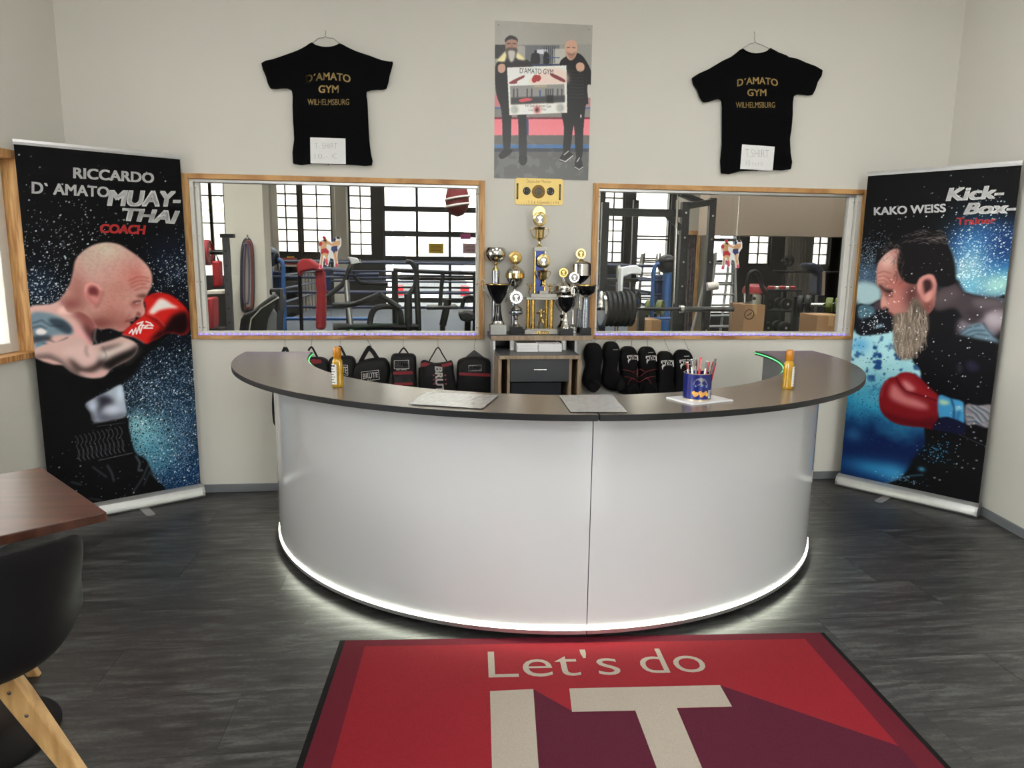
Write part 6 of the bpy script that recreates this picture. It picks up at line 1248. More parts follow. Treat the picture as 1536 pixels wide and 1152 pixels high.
for sg in (-1, 1):
    MB().box((cxx+sg*.88, 12.47, .62), (cxx+sg*.66, 12.56, .86)).build('tail_light', m_tail, car, bevel=.02)
    for y in (13.2, 15.6): MB().lathe([(.3, -.1), (.31, 0), (.3, .1)], (cxx+sg*.8, y, .29), 24, (1, 0, 0)).build('wheel', m_blkpl, car, smooth=True)
MB().box((cxx-.26, 12.48, .55), (cxx+.26, 12.5, .66)).build('number_plate', m_white, car)
# lights added under the gym ceiling, out of view, to brighten the gym
m_tube = emis('added_tube_glow', (255, 248, 232), 16.0)
for i, (x, y, z, L_, rz, lab) in enumerate(((-2.6, 2.2, GH, 1.5, 0, 'added unseen light over the left of the gym, front'), (1.0, 2.2, GH, 1.5, 0, 'added unseen light over the middle of the gym, front'), (4.6, 2.2, GH, 1.5, 0, 'added unseen light over the right of the gym, front'), (-2.6, 6, GH, 1.5, 0, 'added unseen light over the left of the gym, back'), (1.0, 6, GH, 1.5, 0, 'added unseen light over the middle of the gym, back'), (4.6, 6, GH, 1.5, 0, 'added unseen light over the right of the gym, back'))):
    t = thing('added_gym_light', lab, 'ceiling light', (x, y, z-.09), rz, 'added gym lights')
    MB().box((-L_/2, -.08, .045), (L_/2, .08, .089)).build('housing', m_white, t, False); MB().box((-L_/2+.02, -.06, .0), (L_/2-.02, .06, .045)).build('diffuser', m_tube, t, False)
# white pillar with bands
def colbox(name, u0, u1, y0, y1, mat, lab):
    a, b = gp(u0, 390, y0).x, gp(u1, 390, y0).x; return struct(MB().box((a, y0, 0), (b, y1, GH)).build(name, mat), lab)
colbox('wall_gym_pillar', 341, 398, 3.3, 3.6, m_gwl, 'pale square pillar in the gym')
colbox('wall_gym_pier_left', 396, 410.5, 8.5, 9.0, m_gwl, 'pale pier left of the block windows')
colbox('wall_gym_pier', 500, 521, 8.7, 9.0, m_gwl, 'pale pier between the far gym windows')
def P_y(pts, y): return [at_y(u, v, y) for u, v in pts]
for i, (rgb, dx, bot, lab) in enumerate((((52, 52, 58), 0, 466, 'dark grey resistance band, longest of the three on the pillar'), ((110, 54, 52), 1.5, 462, 'brownish red resistance band hanging inside the grey one on the pillar'), ((96, 84, 104), -1.5, 455, 'thin mauve resistance band at the front of the pillar hook'))):
    y = 3.27-.02*i; w = 8-2.2*i
    t = thing('resistance_band', lab, 'resistance band', at_y(371+dx, bot, y), 0, 'resistance bands on the pillar')
    MB().tube(smooth_poly(P_y([(371+dx-w, bot-6), (371+dx-w-.5, 400), (371+dx-w+1, 372), (371+dx-3, 360+3*i), (371+dx+3, 360+3*i), (371+dx+w-1, 372), (371+dx+w+.5, 400), (371+dx+w, bot-6), (371+dx, bot)], y), 4), .016-.003*i, 8, True).build('loop', M('band_%d' % i, rgb, .6), t, smooth=True)
t = tag(MB().tube(P_y([(371, 352), (371, 356)], 3.29)+P_y([(371, 358)], 3.16), .008, 8).build('band_hook', m_chrome), 'chrome hook on the pillar carrying the bands', 'hook')
# left rack with plates and red pads
m_redv = M('red_vinyl', (150, 26, 34), .45, 0, .08); m_plate = M('black_weight_plate', (14, 14, 15), .55, 0, .12, spec=.3)
t = thing('squat_rack', 'dark perforated squat rack at the left edge of the gym window', 'rack', (at_y(341, 400, 2.9).x, 2.9, 0))
xr = at_y(341, 400, 2.9).x
for xx in (xr, xr-.95): 
    o = MB().box((xx-.03, 2.87, 0), (xx+.03, 2.93, at_y(341, 352, 2.9).z)).build('upright', M('grey_rack_steel', (84, 84, 88), .4, .5), t, bevel=.004)
    for k in range(9): MB().lathe([(.011, 0), (.011, .003)], (xx, 2.869, .55+k*.14), 10, (0, -1, 0)).build('hole', m_ink, o)
MB().box((xr-.95, 2.86, .02), (xr, 2.94, .08)).build('base_bar', m_blksteel, t); MB().box((xr-.03, 2.80, at_y(341, 357, 2.9).z), (xr+.10, 2.87, at_y(341, 351, 2.9).z)).build('top_hook', m_blksteel, t, bevel=.004)
MB().tube([(xr+.02, 2.9, at_y(341, 379, 2.9).z), (xr-.40, 2.9, at_y(341, 379, 2.9).z)], .022, 10).build('storage_peg', m_blksteel, t, smooth=True)
def plate(cx, cy, cz, r, th, axis, mat, lab, grp, rim=None):
    t = thing('weight_plate', lab, 'weight plate', (cx, cy, cz-r), 0, grp)
    MB().lathe([(.03, -th/2), (r*.9, -th/2), (r, -th*.35), (r, th*.35), (r*.9, th/2), (r*.82, th*.28), (r*.4, th*.28), (r*.34, th/2), (.03, th/2)], (cx, cy, cz), 32, axis).build('disc', mat, t, smooth=True, ang=35)
    MB().tube([Vector((cx, cy, cz))+Vector(axis)*th*.5+frame_of(axis)[0]*r*.93*math.cos(a)+frame_of(axis)[1]*r*.93*math.sin(a) for a in [2*math.pi*k/28 for k in range(28)]], .008, 6, True).build('rim', rim or mat, t, smooth=True)
    MB().lathe([(.032, -th*.6), (.032, th*.6)], (cx, cy, cz), 14, axis).build('hub', m_chrome, t, smooth=True); return t
pz = at_y(312, 379, 2.9).z; ax_ = (1, 0, 0)
plate(xr-.18, 2.9, pz, .125, .045, ax_, m_redv, 'red weight plate on the left rack', 'plates on the left rack'); plate(xr-.27, 2.9, pz, .14, .05, ax_, m_plate, 'black weight plate on the left rack', 'plates on the left rack', m_redv)
def pad(name, pts, y, mat, lab, cat='pad', th=.12, bev=.02, feet=False):
    P = P_y(pts, y); t = thing(name, lab, cat, (sum(p.x for p in P)/len(P), y, 0 if feet else min(p.z for p in P)))
    MB().prism(P, (0, th, 0)).build('body', mat, t, bevel=bev, smooth=True); return t
t = pad('red_pad', [(317, 391), (329, 391), (330, 430), (319, 432)], 2.70, m_redv, 'red kicking pad hanging on the left rack', feet=False); MB().tube(P_y([(320, 392), (324, 380), (328, 392)], 2.76), .008, 6).build('strap', m_blkpl, t)
t = pad('punch_stand', [(307, 447), (319, 446), (320, 493), (308, 494)], 2.3, m_redv, 'red standing pad at the bottom left of the gym window', 'pad', .2, feet=True)
zb_ = at_y(313, 493, 2.3).z; MB().box((t.location.x-.10, 2.3, 0), (t.location.x+.10, 2.5, zb_-.001)).build('base', m_blkpl, t)
tag(pad('table_board', [(302, 437), (334, 436), (334, 441), (302, 442)], 3.6, M('pale_board', (214, 204, 190), .5), 'pale table board behind the left rack', 'table', .5, .005, True), 'pale table board behind the left rack', 'table')
tb2 = bpy.data.objects['table_board']; zt2 = at_y(318, 442, 3.6).z; xt = tb2.location.x
for dx in (-.12, .12): MB().box((xt+dx-.02, 3.7, 0), (xt+dx+.02, 3.74, zt2)).build('leg', m_blksteel, tb2)
# ring
m_bluep = M('blue_post_paint', (44, 84, 138), .4, .1, .06); m_rope = M('dark_blue_rope', (30, 38, 66), .6); m_canvas = M('ring_canvas', (70, 74, 82), .8, 0, .06, 4); m_apron = M('ring_apron', (54, 52, 58), .8, 0, .1)
RX0, RX1, RY0, RY1, RZ = at_y(403, 430, 3.9).x, at_y(1000, 430, 3.9).x, 3.9, 7.9, .62
ring = thing('boxing_ring', 'boxing ring with blue corner posts and dark ropes behind the windows', 'boxing ring', ((RX0+RX1)/2, (RY0+RY1)/2, 0))
MB().box((RX0-.15, RY0-.15, 0), (RX1+.15, RY1+.15, RZ-.03)).build('apron', m_apron, ring); MB().box((RX0-.18, RY0-.18, RZ-.03), (RX1+.18, RY1+.18, RZ)).build('canvas_floor', m_canvas, ring, bevel=.01)
MB().box((RX0-.18, RY0-.185, RZ-.075), (RX1+.18, RY0-.151, RZ-.03)).build('blue_rail', m_bluep, ring)
zp = at_y(403, 400, 3.9).z
for (x, y) in ((RX0, RY0), (RX1, RY0), (RX0, RY1), (RX1, RY1)):
    MB().lathe([(.055, RZ), (.055, zp-.02), (.05, zp)], (x, y, 0), 20).build('corner_post', m_bluep, ring, smooth=True)
    sx, sy = (1 if x == RX0 else -1), (1 if y == RY0 else -1)
    MB().beam((x+sx*.09, y+sy*.09, RZ+.25), (x+sx*.09, y+sy*.09, zp-.05), .15, .09, (sx, sy, 0)).build('corner_pad', M('corner_pad_blue', (34, 52, 92), .5), ring, bevel=.02)
for k in range(4):
    z = RZ+.30+.25*k*(zp-RZ)/1.0*.9
    for a, b in (((RX0, RY0), (RX1, RY0)), ((RX1, RY0), (RX1, RY1)), ((RX1, RY1), (RX0, RY1)), ((RX0, RY1), (RX0, RY0))): MB().tube([(*a, z), (*b, z)], .016, 8).build('rope', m_rope, ring, smooth=True)
def headgear(u, v, y, r, lab, mat):
    c = at_y(u, v, y); t = thing('head_guard', lab, 'head guard', c-Vector((0, 0, r)), 0, 'head guards on the ring posts')
    m = MB(); m.ball(c, r, 20, 14, (1, 1.05, 1.0)); m.build('shell', mat, t, smooth=True, ang=180)
    m = MB(); m.ball(c+Vector((r*.75, -r*.3, -r*.15)), r*.55, 14, 10, (.6, .8, 1.1)); m.build('ear_pad', m_blkpl, t, smooth=True, ang=180)
    m = MB(); m.ball(c+Vector((0, -r*.85, r*.35)), r*.5, 14, 10, (1.3, .45, .5)); m.build('brow_pad', m_blkpl, t, smooth=True, ang=180)
    MB().tube(smooth_poly([c+Vector((r*.8, -r*.3, -.4*r)), c+Vector((r*.9, -r*.4, -r*1.1)), c+Vector((r*1.1, -r*.5, -r*1.5))], 4, False), .012, 6).build('chin_strap', m_blkpl, t, smooth=True); return t
headgear(404, 385, 3.9, .115, 'dark blue head guard on the left ring post', M('dark_blue_leather', (40, 52, 68), .35)); headgear(1000, 396, 3.9, .115, 'black head guard with vents on the right ring post', m_blkpl)
# thin blue frames beside the posts
for pts, lab in ((((426, 497), (425.5, 430), (425, 402), (422, 392), (417, 389)), 'thin blue bent tube beside the left ring post'), (((978, 497), (979, 430), (980, 408), (984, 398), (989, 395)), 'thin blue bent tube beside the right ring post')):
    P = P_y(pts, 3.4); P[0].z = 0; t = thing('tube_stand', lab, 'stand', P[0], 0, 'blue tube stands by the ring'); MB().tube(smooth_poly(P, 5, False), .022, 10).build('tube', m_bluep, t, smooth=True); MB().box((P[0].x-.2, 3.37, 0), (P[0].x+.2, 3.43, .03)).build('foot', m_bluep, t)
    z = at_y(pts[0][0], 478, 3.4).z; MB().tube([(P[0].x, 3.4, z), (P[0].x+(.9 if pts[0][0] < 700 else .34), 3.4, z)], .018, 8).build('rail', m_bluep, t, smooth=True)
# exercise bike with black hood
t = thing('exercise_bike', 'black exercise machine with curved hood and console at lower left', 'exercise machine', (at_y(395, 495, 1.5).x, 1.6, 0))
def gslab(par, name, pts, y, th, mat, bev=.02): return MB().prism(P_y(pts, y), (0, th, 0)).build(name, mat, par, bevel=bev, smooth=True)
gslab(t, 'hood', [(357, 505), (360, 480), (366, 470), (378, 466), (390, 456), (402, 447), (413, 440), (418, 446), (416, 470), (414, 505)], 1.45, .30, m_blkpl, .04); gslab(t, 'side_cover', [(398, 505), (402, 478), (410, 462), (415, 470), (414, 505)], 1.44, .02, M('grey_cover', (110, 112, 116), .4))
MB().tube(P_y([(374, 496), (377, 478), (392, 462), (418, 446)], 1.44), .008, 8).build('trim', m_chrome, t, smooth=True)
gslab(t, 'console', [(404, 433), (420, 433), (419, 466), (414, 466), (412, 444), (404, 442)], 1.5, .16, m_blkpl, .01); gslab(t, 'screen', [(408, 438), (413, 438), (413, 443), (408, 443)], 1.495, .004, m_alu, 0)
MB().box((at_y(357, 500, 1.5).x, 1.46, 0), (at_y(414, 500, 1.5).x, 1.74, at_y(385, 505, 1.45).z)).build('base', m_blkpl, t)
# elliptical trainer
t = thing('elliptical_trainer', 'black elliptical trainer with curved handles in the left gym window', 'exercise machine', (at_y(560, 495, 1.7).x, 1.7, 0)); m_btube = M('black_tube', (15, 15, 16), .4, 0., spec=.35)
for nm, pts, r, mt in (('handle', ((490, 446), (505, 434), (516, 424), (523, 406), (529, 396), (541, 392)), .022, m_btube), ('handle', ((530, 409), (536, 420), (546, 425), (582, 426)), .018, m_btube), ('upright', ((519, 420), (522, 455), (529, 505)), .022, m_alu), ('arm', ((499, 458), (532, 456), (569, 441)), .024, m_btube), ('arm', ((569, 441), (585, 452), (600, 462)), .024, m_btube),
                       ('frame', ((553, 505), (556, 476), (562, 464), (572, 460), (590, 460), (599, 466), (602, 480), (602, 505)), .026, m_btube), ('handle', ((609, 392), (617, 394), (623, 404), (625, 416), (622, 430), (612, 442)), .022, m_btube), ('post', ((612, 441), (613, 505)), .035, m_btube), ('post', ((624, 412), (627, 470), (628, 505)), .026, m_btube), ('base', ((500, 490), (560, 490), (628, 490)), .03, m_btube), ('handlebar', ((500, 411), (530, 412), (568, 412)), .018, m_rope)):
    MB().tube(smooth_poly(P_y(pts, 1.7 if nm != 'arm' else 1.62), 4, False), r, 10).build(nm, mt, t, smooth=True)
gslab(t, 'monitor', [(521, 385), (535, 387), (541, 394), (527, 397)], 1.66, .04, m_alu, .005); xm = at_y(590, 500, 1.7).x
MB().box((at_y(500, 500, 1.7).x, 1.6, 0), (at_y(628, 500, 1.7).x, 1.8, .1)).build('floor_frame', m_btube, t)
for u in (529, 555, 602, 613, 628): p = at_y(u, 505, 1.7); MB().tube([p, (p.x, 1.7, .05)], .024, 8).build('strut', m_btube, t)
# cable machine bars in the left window
t = thing('cable_station', 'black cable station bars right of the elliptical trainer', 'exercise machine', (at_y(665, 495, 2.2).x, 2.2, 0))
for nm, pts, r in (('crossbar', ((590, 405), (650, 408), (716, 410)), .02), ('crossbar', ((600, 417), (660, 418), (716, 418)), .018), ('chain', ((664, 410), (662, 432), (660, 462)), .020), ('lever', ((672, 449), (668, 470), (664, 488)), .035), ('arch', ((693, 462), (696, 449), (704, 445), (713, 449), (716, 462)), .02), ('column', ((702, 470), (701, 505)), .03)):
    MB().tube(smooth_poly(P_y(pts, 2.2), 4, False), r, 10).build(nm, m_btube, t, smooth=True)
gslab(t, 'seat', [(688, 470), (700, 466), (712, 470), (714, 480), (700, 484), (690, 480)], 2.1, .25, m_blkpl); gslab(t, 'bench', [(640, 460), (686, 459), (688, 464), (640, 465)], 2.1, .3, m_blkpl, .01)
for u in (592, 714): p = at_y(u, 407, 2.2); MB().tube([(p.x, 2.2, 0), p], .03, 8).build('upright', m_btube, t, smooth=True)
for u in (664, 701): p = at_y(u, 488 if u == 664 else 505, 2.2); MB().tube([(p.x, 2.2, 0), p], .025, 8).build('strut', m_btube, t, smooth=True)
MB().tube([(at_y(592, 407, 2.2).x, 2.2, .04), (at_y(714, 407, 2.2).x, 2.2, .04)], .03, 8).build('floor_bar', m_btube, t)
# heavy bag
cb = at_y(686, 300, 2.6); s_ = (2.6+CD)/CF; t = thing('punching_bag', 'dark red pear punching bag with white bands hanging at the top', 'punching bag', cb-Vector((0, 0, .16))); zz = lambda v: at_y(686, v, 2.6).z
m_bag = M('maroon_leather', (112, 34, 38), .4, 0, .08); m_bagw = M('white_band', (206, 196, 190), .5)
prof = [(2, 325), (9, 322), (15, 314), (17.5, 304), (17, 294), (14.5, 284), (12.5, 274), (10, 262), (4, 256)]
MB().lathe([(r*s_, zz(v)) for r, v in prof], (cb.x, cb.y, 0), 28).build('bag', m_bag, t, smooth=True)
for v, w in ((308, 1.2), (297, 1.0)): r0 = np.interp(v, [256, 262, 274, 284, 294, 304, 314], [4, 10, 12.5, 14.5, 17, 17.5, 15]); MB().tube([(cb.x+r0*s_*math.cos(a), cb.y+r0*s_*math.sin(a), zz(v)+.02*math.cos(a)) for a in [2*math.pi*k/32 for k in range(32)]], .012*w, 6, True).build('white_band', m_bagw, t, smooth=True)
MB().tube([(cb.x, cb.y, zz(257)), (cb.x, cb.y, GH)], .012, 8).build('chain', m_chrome, t)
# notices on the glazed door
for pts, rgb, lab, words in (([(643, 365), (665, 365.5), (665, 380.5), (643, 380)], (226, 184, 30), 'yellow notice on the glazed gym door', ('NOTAUS', 'GANG')), ([(694.5, 365), (716, 365.5), (716, 380.5), (694.5, 380)], (216, 178, 184), 'pale pink notice on the glazed gym door', ('BITTE', 'SCHUHE')), ([(691, 350.5), (706, 350.5), (706, 358.8), (691, 358.5)], (206, 90, 150), 'small magenta note above the pale pink notice', ())):
    P = P_y(pts, GYB+.06); t = thing('door_notice', lab, 'notice', P[3], 0, 'notices on the gym door'); MB().prism(P, (0, -.003, 0)).build('sheet', M('notice_%d' % rgb[0], rgb, .6), t)
    for k, w in enumerate(words): lettering('lettering', '....... ......', quad_fn(*[P[3]*(1-a)*(1-b)+P[2]*a*(1-b)+P[0]*(1-a)*b+P[1]*a*b+Vector((0, -.0045, 0)) for a, b in ((.2, .62-.35*k), (.8, .62-.35*k), (.2, .72-.35*k), (.8, .72-.35*k))]), m_ink, t)
# red jacket on a stand, radiator pipes, toolbox shelf, speaker
t = thing('red_jacket', 'red jacket draped over a rack arm behind the bikes', 'jacket', at_y(478, 495, 3.2)); m_redc = M('red_cloth', (140, 22, 30), .8, 0, .2, 8, .8)
gslab(t, 'shoulders', [(444, 397), (452, 388), (462, 388), (484, 402), (484, 408), (470, 405), (452, 408), (448, 416), (445, 406)], 3.15, .22, m_redc, .03); gslab(t, 'front', [(472, 405), (486, 406), (488, 440), (487, 495), (473, 495), (474, 440)], 3.2, .14, m_redc, .03)
t = thing('garment_rack', 'dark rack arm carrying the red jacket', 'rack', (at_y(449, 495, 3.3).x, 3.3, 0)); p, q = at_y(449, 400, 3.3), at_y(520, 407, 3.3)
MB().tube([(p.x, 3.3, 0), p], .02, 8).build('post', m_blksteel, t, smooth=True); MB().tube([p, q], .025, 8).build('arm', m_rope, t, smooth=True); MB().tube([(q.x, 3.3, 0), q], .02, 8).build('post', m_blksteel, t, smooth=True)
rad = thing('tube_radiator', 'pale column radiator below the block windows', 'radiator', (at_y(466, 495, 8.8).x, 8.8, 0)); m_rad = M('radiator_white', (188, 184, 176), .5)
for k in range(8): x = at_y(449+k*5, 400, 8.8).x; MB().tube([(x, 8.8, .1), (x, 8.8, at_y(460, 392, 8.8).z)], .025, 8).build('column', m_rad, rad, smooth=True)
for z in (.16, at_y(460, 396, 8.8).z): MB().tube([(at_y(447, 400, 8.8).x, 8.8, z), (at_y(486, 400, 8.8).x, 8.8, z)], .03, 8).build('header', m_rad, rad)
for u in (450, 482): x = at_y(u, 400, 8.8).x; MB().box((x-.02, 8.78, 0), (x+.02, 8.82, .13)).build('foot', m_rad, rad)
sh_ = thing('wall_shelf', 'grey shelf under the block window', 'shelf', (at_y(432, 397, 8.6).x, 8.7, at_y(432, 400, 8.6).z)); a, b = at_y(419, 397, 8.5), at_y(446, 400, 8.5); MB().box((a.x, 8.5, b.z), (b.x, 9.0, a.z)).build('board', m_gw, sh_); MB().box((a.x+.05, 8.6, b.z-.2), (a.x+.08, 9.0, b.z)).build('bracket', m_blksteel, sh_)
tbx = thing('toolbox', 'red toolbox on the grey gym shelf', 'toolbox', (at_y(431, 396, 8.6).x, 8.7, a.z)); p, q = at_y(421, 396, 8.6), at_y(442, 387, 8.6); MB().box((p.x, 8.6, a.z+.001), (q.x, 8.85, q.z)).build('case', M('toolbox_red', (150, 40, 38), .5), tbx, bevel=.01); MB().box((p.x+.1, 8.66, q.z), (p.x+.2, 8.8, q.z+.03)).build('latch', M('toolbox_yellow', (200, 150, 40), .5), tbx)
sp = thing('loudspeaker', 'dark loudspeaker cabinet standing below the grey shelf', 'loudspeaker', (at_y(437, 470, 8.3).x, 8.4, 0)); a, b = at_y(427, 422, 8.3), at_y(446, 422, 8.3); MB().box((a.x, 8.3, 0), (b.x, 8.65, a.z)).build('cabinet', m_gdark, sp, bevel=.01)
for z in (a.z*.75, a.z*.42): MB().lathe([(.09, 0), (.08, .012), (.03, .004)], ((a.x+b.x)/2, 8.299, z), 20, (0, -1, 0)).build('speaker_cone', m_blkpl, sp, smooth=True)
# ------------------------------------------------------------------ right window: power rack
t = thing('power_rack', 'tall black power rack with perforated uprights in the right gym window', 'rack', (at_y(1040, 495, 3.0).x, 3.2, 0)); yk = 3.0
def up(u, vt, y, w, mat=m_blksteel, nm='upright', par=None):
    x = at_y(u, 400, y).x; z = at_y(u, vt, y).z; o = MB().box((x-w/2, y-w/2, 0), (x+w/2, y+w/2, z)).build(nm, mat, par or t, bevel=.004); return x, z, o
x1, z1_, o1 = up(1023, 303, 2.5, .075); x2, z2_, o2 = up(1063, 297, 2.9, .07); x3, z3_, o3 = up(905, 303, 2.5, .07); x4, z4_, o4 = up(950, 300, 3.35, .06)
for o, x, y in ((o1, x1, 2.5), (o2, x2, 2.9)):
    for k in range(14): MB().lathe([(.010, 0), (.010, .002)], (x, y-.037, .4+.12*k), 8, (0, -1, 0)).build('hole', m_chrome if k % 2 else m_gdark, o)
zc = at_y(960, 319, 2.5).z; MB().beam((x3, 2.5, zc), (x1, 2.5, zc), .06, .075).build('top_bar', m_blksteel, t, bevel=.004)
MB().beam((x1, 2.5, z1_-.04), (x2, 2.9, z2_-.04), .06, .06).build('side_bar', m_blksteel, t, bevel=.004); MB().beam((x1, 2.5, .05), (x2, 2.9, .05), .06, .06).build('floor_bar', m_blksteel, t)
p, q = at_y(1000, 322, 2.5), at_y(1021, 343, 2.5); MB().beam(p, q, .05, .05).build('brace', m_blksteel, t); MB().beam(at_y(1020, 290, 2.6), at_y(1056, 305, 2.85), .05, .05).build('diagonal', m_blksteel, t)
xp = at_y(1012, 400, 2.45).x; MB().tube([at_y(1016, 300, 2.45), at_y(1009, 495, 2.45)], .014, 10).build('guide_rod', m_chrome, t, smooth=True); MB().lathe([(.045, 0), (.045, .12)], at_y(1060, 430, 2.85), 14, (1, 0, .1)).build('roller', m_bagw, t, smooth=True)
# barbell with plates
yb_ = 2.2; zb2 = at_y(990, 463.5, yb_).z; xa, xb = at_y(888, 463, yb_).x, at_y(1100, 463, yb_).x
bar = thing('barbell', 'long barbell lying across the front of the power rack', 'barbell', ((xa+xb)/2, yb_, zb2-.02)); MB().tube([(xa, yb_, zb2), (xb, yb_, zb2)], .016, 12).build('bar', m_blksteel, bar, smooth=True); MB().tube([(at_y(1020, 463, yb_).x, yb_, zb2), (xb, yb_, zb2)], .026, 12).build('sleeve', m_gdark, bar, smooth=True); MB().lathe([(.04, 0), (.04, .03)], (at_y(1020, 463, yb_).x, yb_, zb2), 16, (1, 0, 0)).build('collar', m_chrome, bar, smooth=True)
zc2 = at_y(920, 475, yb_).z
for k in range(7): plate(at_y(902.5+7*k, 474, yb_).x+.0, yb_, zb2, .17, .027, ax_, m_chrome if k == 0 else m_plate, 'chrome faced plate at the end of the barbell' if k == 0 else ['second', 'third', 'fourth', 'fifth', 'sixth', 'innermost'][k-1]+' barbell plate counting from the chrome faced one', 'plates on the barbell')
st = thing('bar_stand', 'low black stand carrying the barbell', 'rack', (at_y(985, 463, yb_).x, yb_, 0))
for u in (962, 1013): x = at_y(u, 463, yb_).x; MB().box((x-.03, yb_-.03, 0), (x+.03, yb_+.03, zb2-.0165)).build('post', m_blksteel, st)
MB().box((at_y(962, 463, yb_).x, yb_-.03, .0), (at_y(1013, 463, yb_).x, yb_+.03, .05)).build('foot_bar', m_blksteel, st)
# lamp-like white cap on pole, black cross bar
t = thing('towel_stand', 'white towel hung over a chrome pole in the right gym window', 'towel stand', (at_y(927, 495, 3.2).x, 3.2, 0)); p = at_y(928, 398, 3.2); MB().tube([(p.x, 3.2, 0), p], .025, 10).build('pole', m_chrome, t, smooth=True); MB().tube(P_y([(896, 420), (957, 420)], 3.2), .022, 10).build('cross_bar', m_blksteel, t, smooth=True)
tw = gslab(t, 'towel', [(933, 401), (955, 397.5), (964, 404), (962, 412), (948, 411), (936, 415), (934, 440), (931, 452), (931, 420)], 3.05, .12, m_white, .02)
# silver ladders
def ladder(u0, u1, ut0, ut1, vt, vb, y, lab):
    t = thing('aluminium_ladder', lab, 'ladder', (at_y((u0+u1)/2, vb, y).x, y, 0), 0, 'aluminium ladders by the gym windows')
    a0, a1, b0, b1 = at_y(ut0, vt, y+.5), at_y(ut1, vt, y+.5), at_y(u0, vb, y), at_y(u1, vb, y)
    for p, q in ((a0, b0), (a1, b1)):
        d = q-p; q2 = p+d*(p.z/(p.z-q.z)); MB().beam(q2, p, .03, .075, (0, 1, .2)).build('rail', m_alu, t)
        MB().tube([q2+Vector((0, .75, 0)), p+Vector((0, .12, 0))], .022, 8).build('rear_rail', m_alu, t)
    n_ = 11
    for k in range(1, n_):
        f = k/n_; MB().tube([a0+(b0-a0)*f*1.5, a1+(b1-a1)*f*1.5] if (a0+(b0-a0)*f*1.5).z > .05 else [a0, a1], .018, 8).build('rung', m_alu, t)
ladder(957, 988, 966, 989, 381, 452, 8.15, 'aluminium ladder in front of the clear far window'); ladder(1060, 1104, 1073, 1100, 380, 495, 5.2, 'aluminium ladder beside the curtained doorway')
# curtained doorway in a white partition
pt = thing('partition', 'white partition with a curtained doorway behind the power rack', 'partition', (at_y(1043, 495, 6.5).x, 6.5, 0)); m_cur = M('patterned_curtain', (118, 104, 106), .8, 0, .55, 16, .4)
a, b, c_ = at_y(1030, 350, 6.5), at_y(1050, 350, 6.5), at_y(1062, 350, 6.5); zt = at_y(1040, 352, 6.5).z
MB().box((b.x, 6.5, 0), (c_.x, 6.6, GH)).build('panel', m_gw, pt); MB().box((a.x-.15, 6.5, zt), (b.x, 6.6, GH)).build('header', m_gw, pt); MB().box((b.x-.05, 6.46, 0), (b.x, 6.5, zt+.05)).build('door_jamb', m_pinev, pt); MB().box((a.x-.1, 6.46, zt), (b.x-.05, 6.5, zt+.06)).build('door_head', m_pine, pt)
n_ = 40; cm = MB(); xs_ = [a.x-.1+(b.x-.06-a.x+.1)*k/n_ for k in range(n_+1)]
cm.add([(x, 6.55+.03*math.sin(k*.9), z) for k, x in enumerate(xs_) for z in (.02, zt-.01)], [(2*k, 2*k+2, 2*k+3, 2*k+1) for k in range(n_)]); cm.build('curtain', m_cur, pt, smooth=True)
# beige dropped beam
P = [at_y(1062, 352, 5.8), at_y(1300, 350, 5.8)]; tag(MB().box((P[0].x, 5.8, P[0].z), (GX1, 6.2, GH)).build('trim_1', M('beige_beam', (196, 176, 156), .8, 0, .03, 2)), 'beige dropped beam across the right of the gym', None, None, 'structure')
# dumbbell rack, dumbbells and plates
dr = thing('dumbbell_rack', 'black three-tier dumbbell rack with a shelf top', 'rack', (at_y(1178, 495, 4.3).x, 4.5, 0)); xl, xr2 = at_y(1150, 430, 4.3).x, at_y(1204, 430, 4.3).x; tz = at_y(1178, 434, 4.3).z
MB().box((xl, 4.3, tz-.03), (xr2, 4.8, tz)).build('top_shelf', m_blksteel, dr, bevel=.005)
tiers = [at_y(1178, 465, 4.3).z, at_y(1178, 502, 4.3).z]
for z in tiers: MB().beam((xl, 4.55, z-.02), (xr2, 4.55, z-.02), .42, .025).build('tier', m_blksteel, dr)
for x in (xl+.02, xr2-.02): MB().box((x-.025, 4.32, 0), (x+.025, 4.38, tz-.03)).build('post', m_blksteel, dr); MB().box((x-.025, 4.72, 0), (x+.025, 4.78, tz-.03)).build('post', m_blksteel, dr)
k = 0
for r, z in enumerate(tiers):
    for i in range(2):
        x = xl+.12+i*(xr2-xl-.24); rad_ = .075+.006*r; t = thing('dumbbell', ['left', 'right'][i]+' black dumbbell on the '+['upper', 'lower'][r]+' tier of the rack', 'dumbbell', (x, 4.55, z), 0, 'dumbbells on the rack')
        for yy in (4.42, 4.60): MB().lathe([(rad_*.8, 0), (rad_, .015), (rad_, .085), (rad_*.8, .1)], (x, yy+.1, z+rad_-.007), 20, (0, -1, 0)).build('weight', m_plate, t, smooth=True, ang=35)
        MB().lathe([(.016, 0), (.016, .28)], (x, 4.70, z+rad_-.007), 10, (0, -1, 0)).build('grip', m_chrome, t, smooth=True); MB().lathe([(.02, 0), (.018, .004)], (x, 4.419, z+rad_-.007), 10, (0, -1, 0)).build('end_cap', m_chrome, t)
for i in range(5):
    x = xl+.12+i*(xr2-xl-.2)/4; tag(MB().lathe([(.05, 0), (.045, .03), (.03, .04)], (x, 4.42, tz), 14).build('weight_cup', m_chrome if i % 2 else m_redv, smooth=True), ['first', 'second', 'third', 'fourth', 'fifth'][i]+' small collar from the left on the dumbbell rack top', 'collar', 'collars on the rack top')
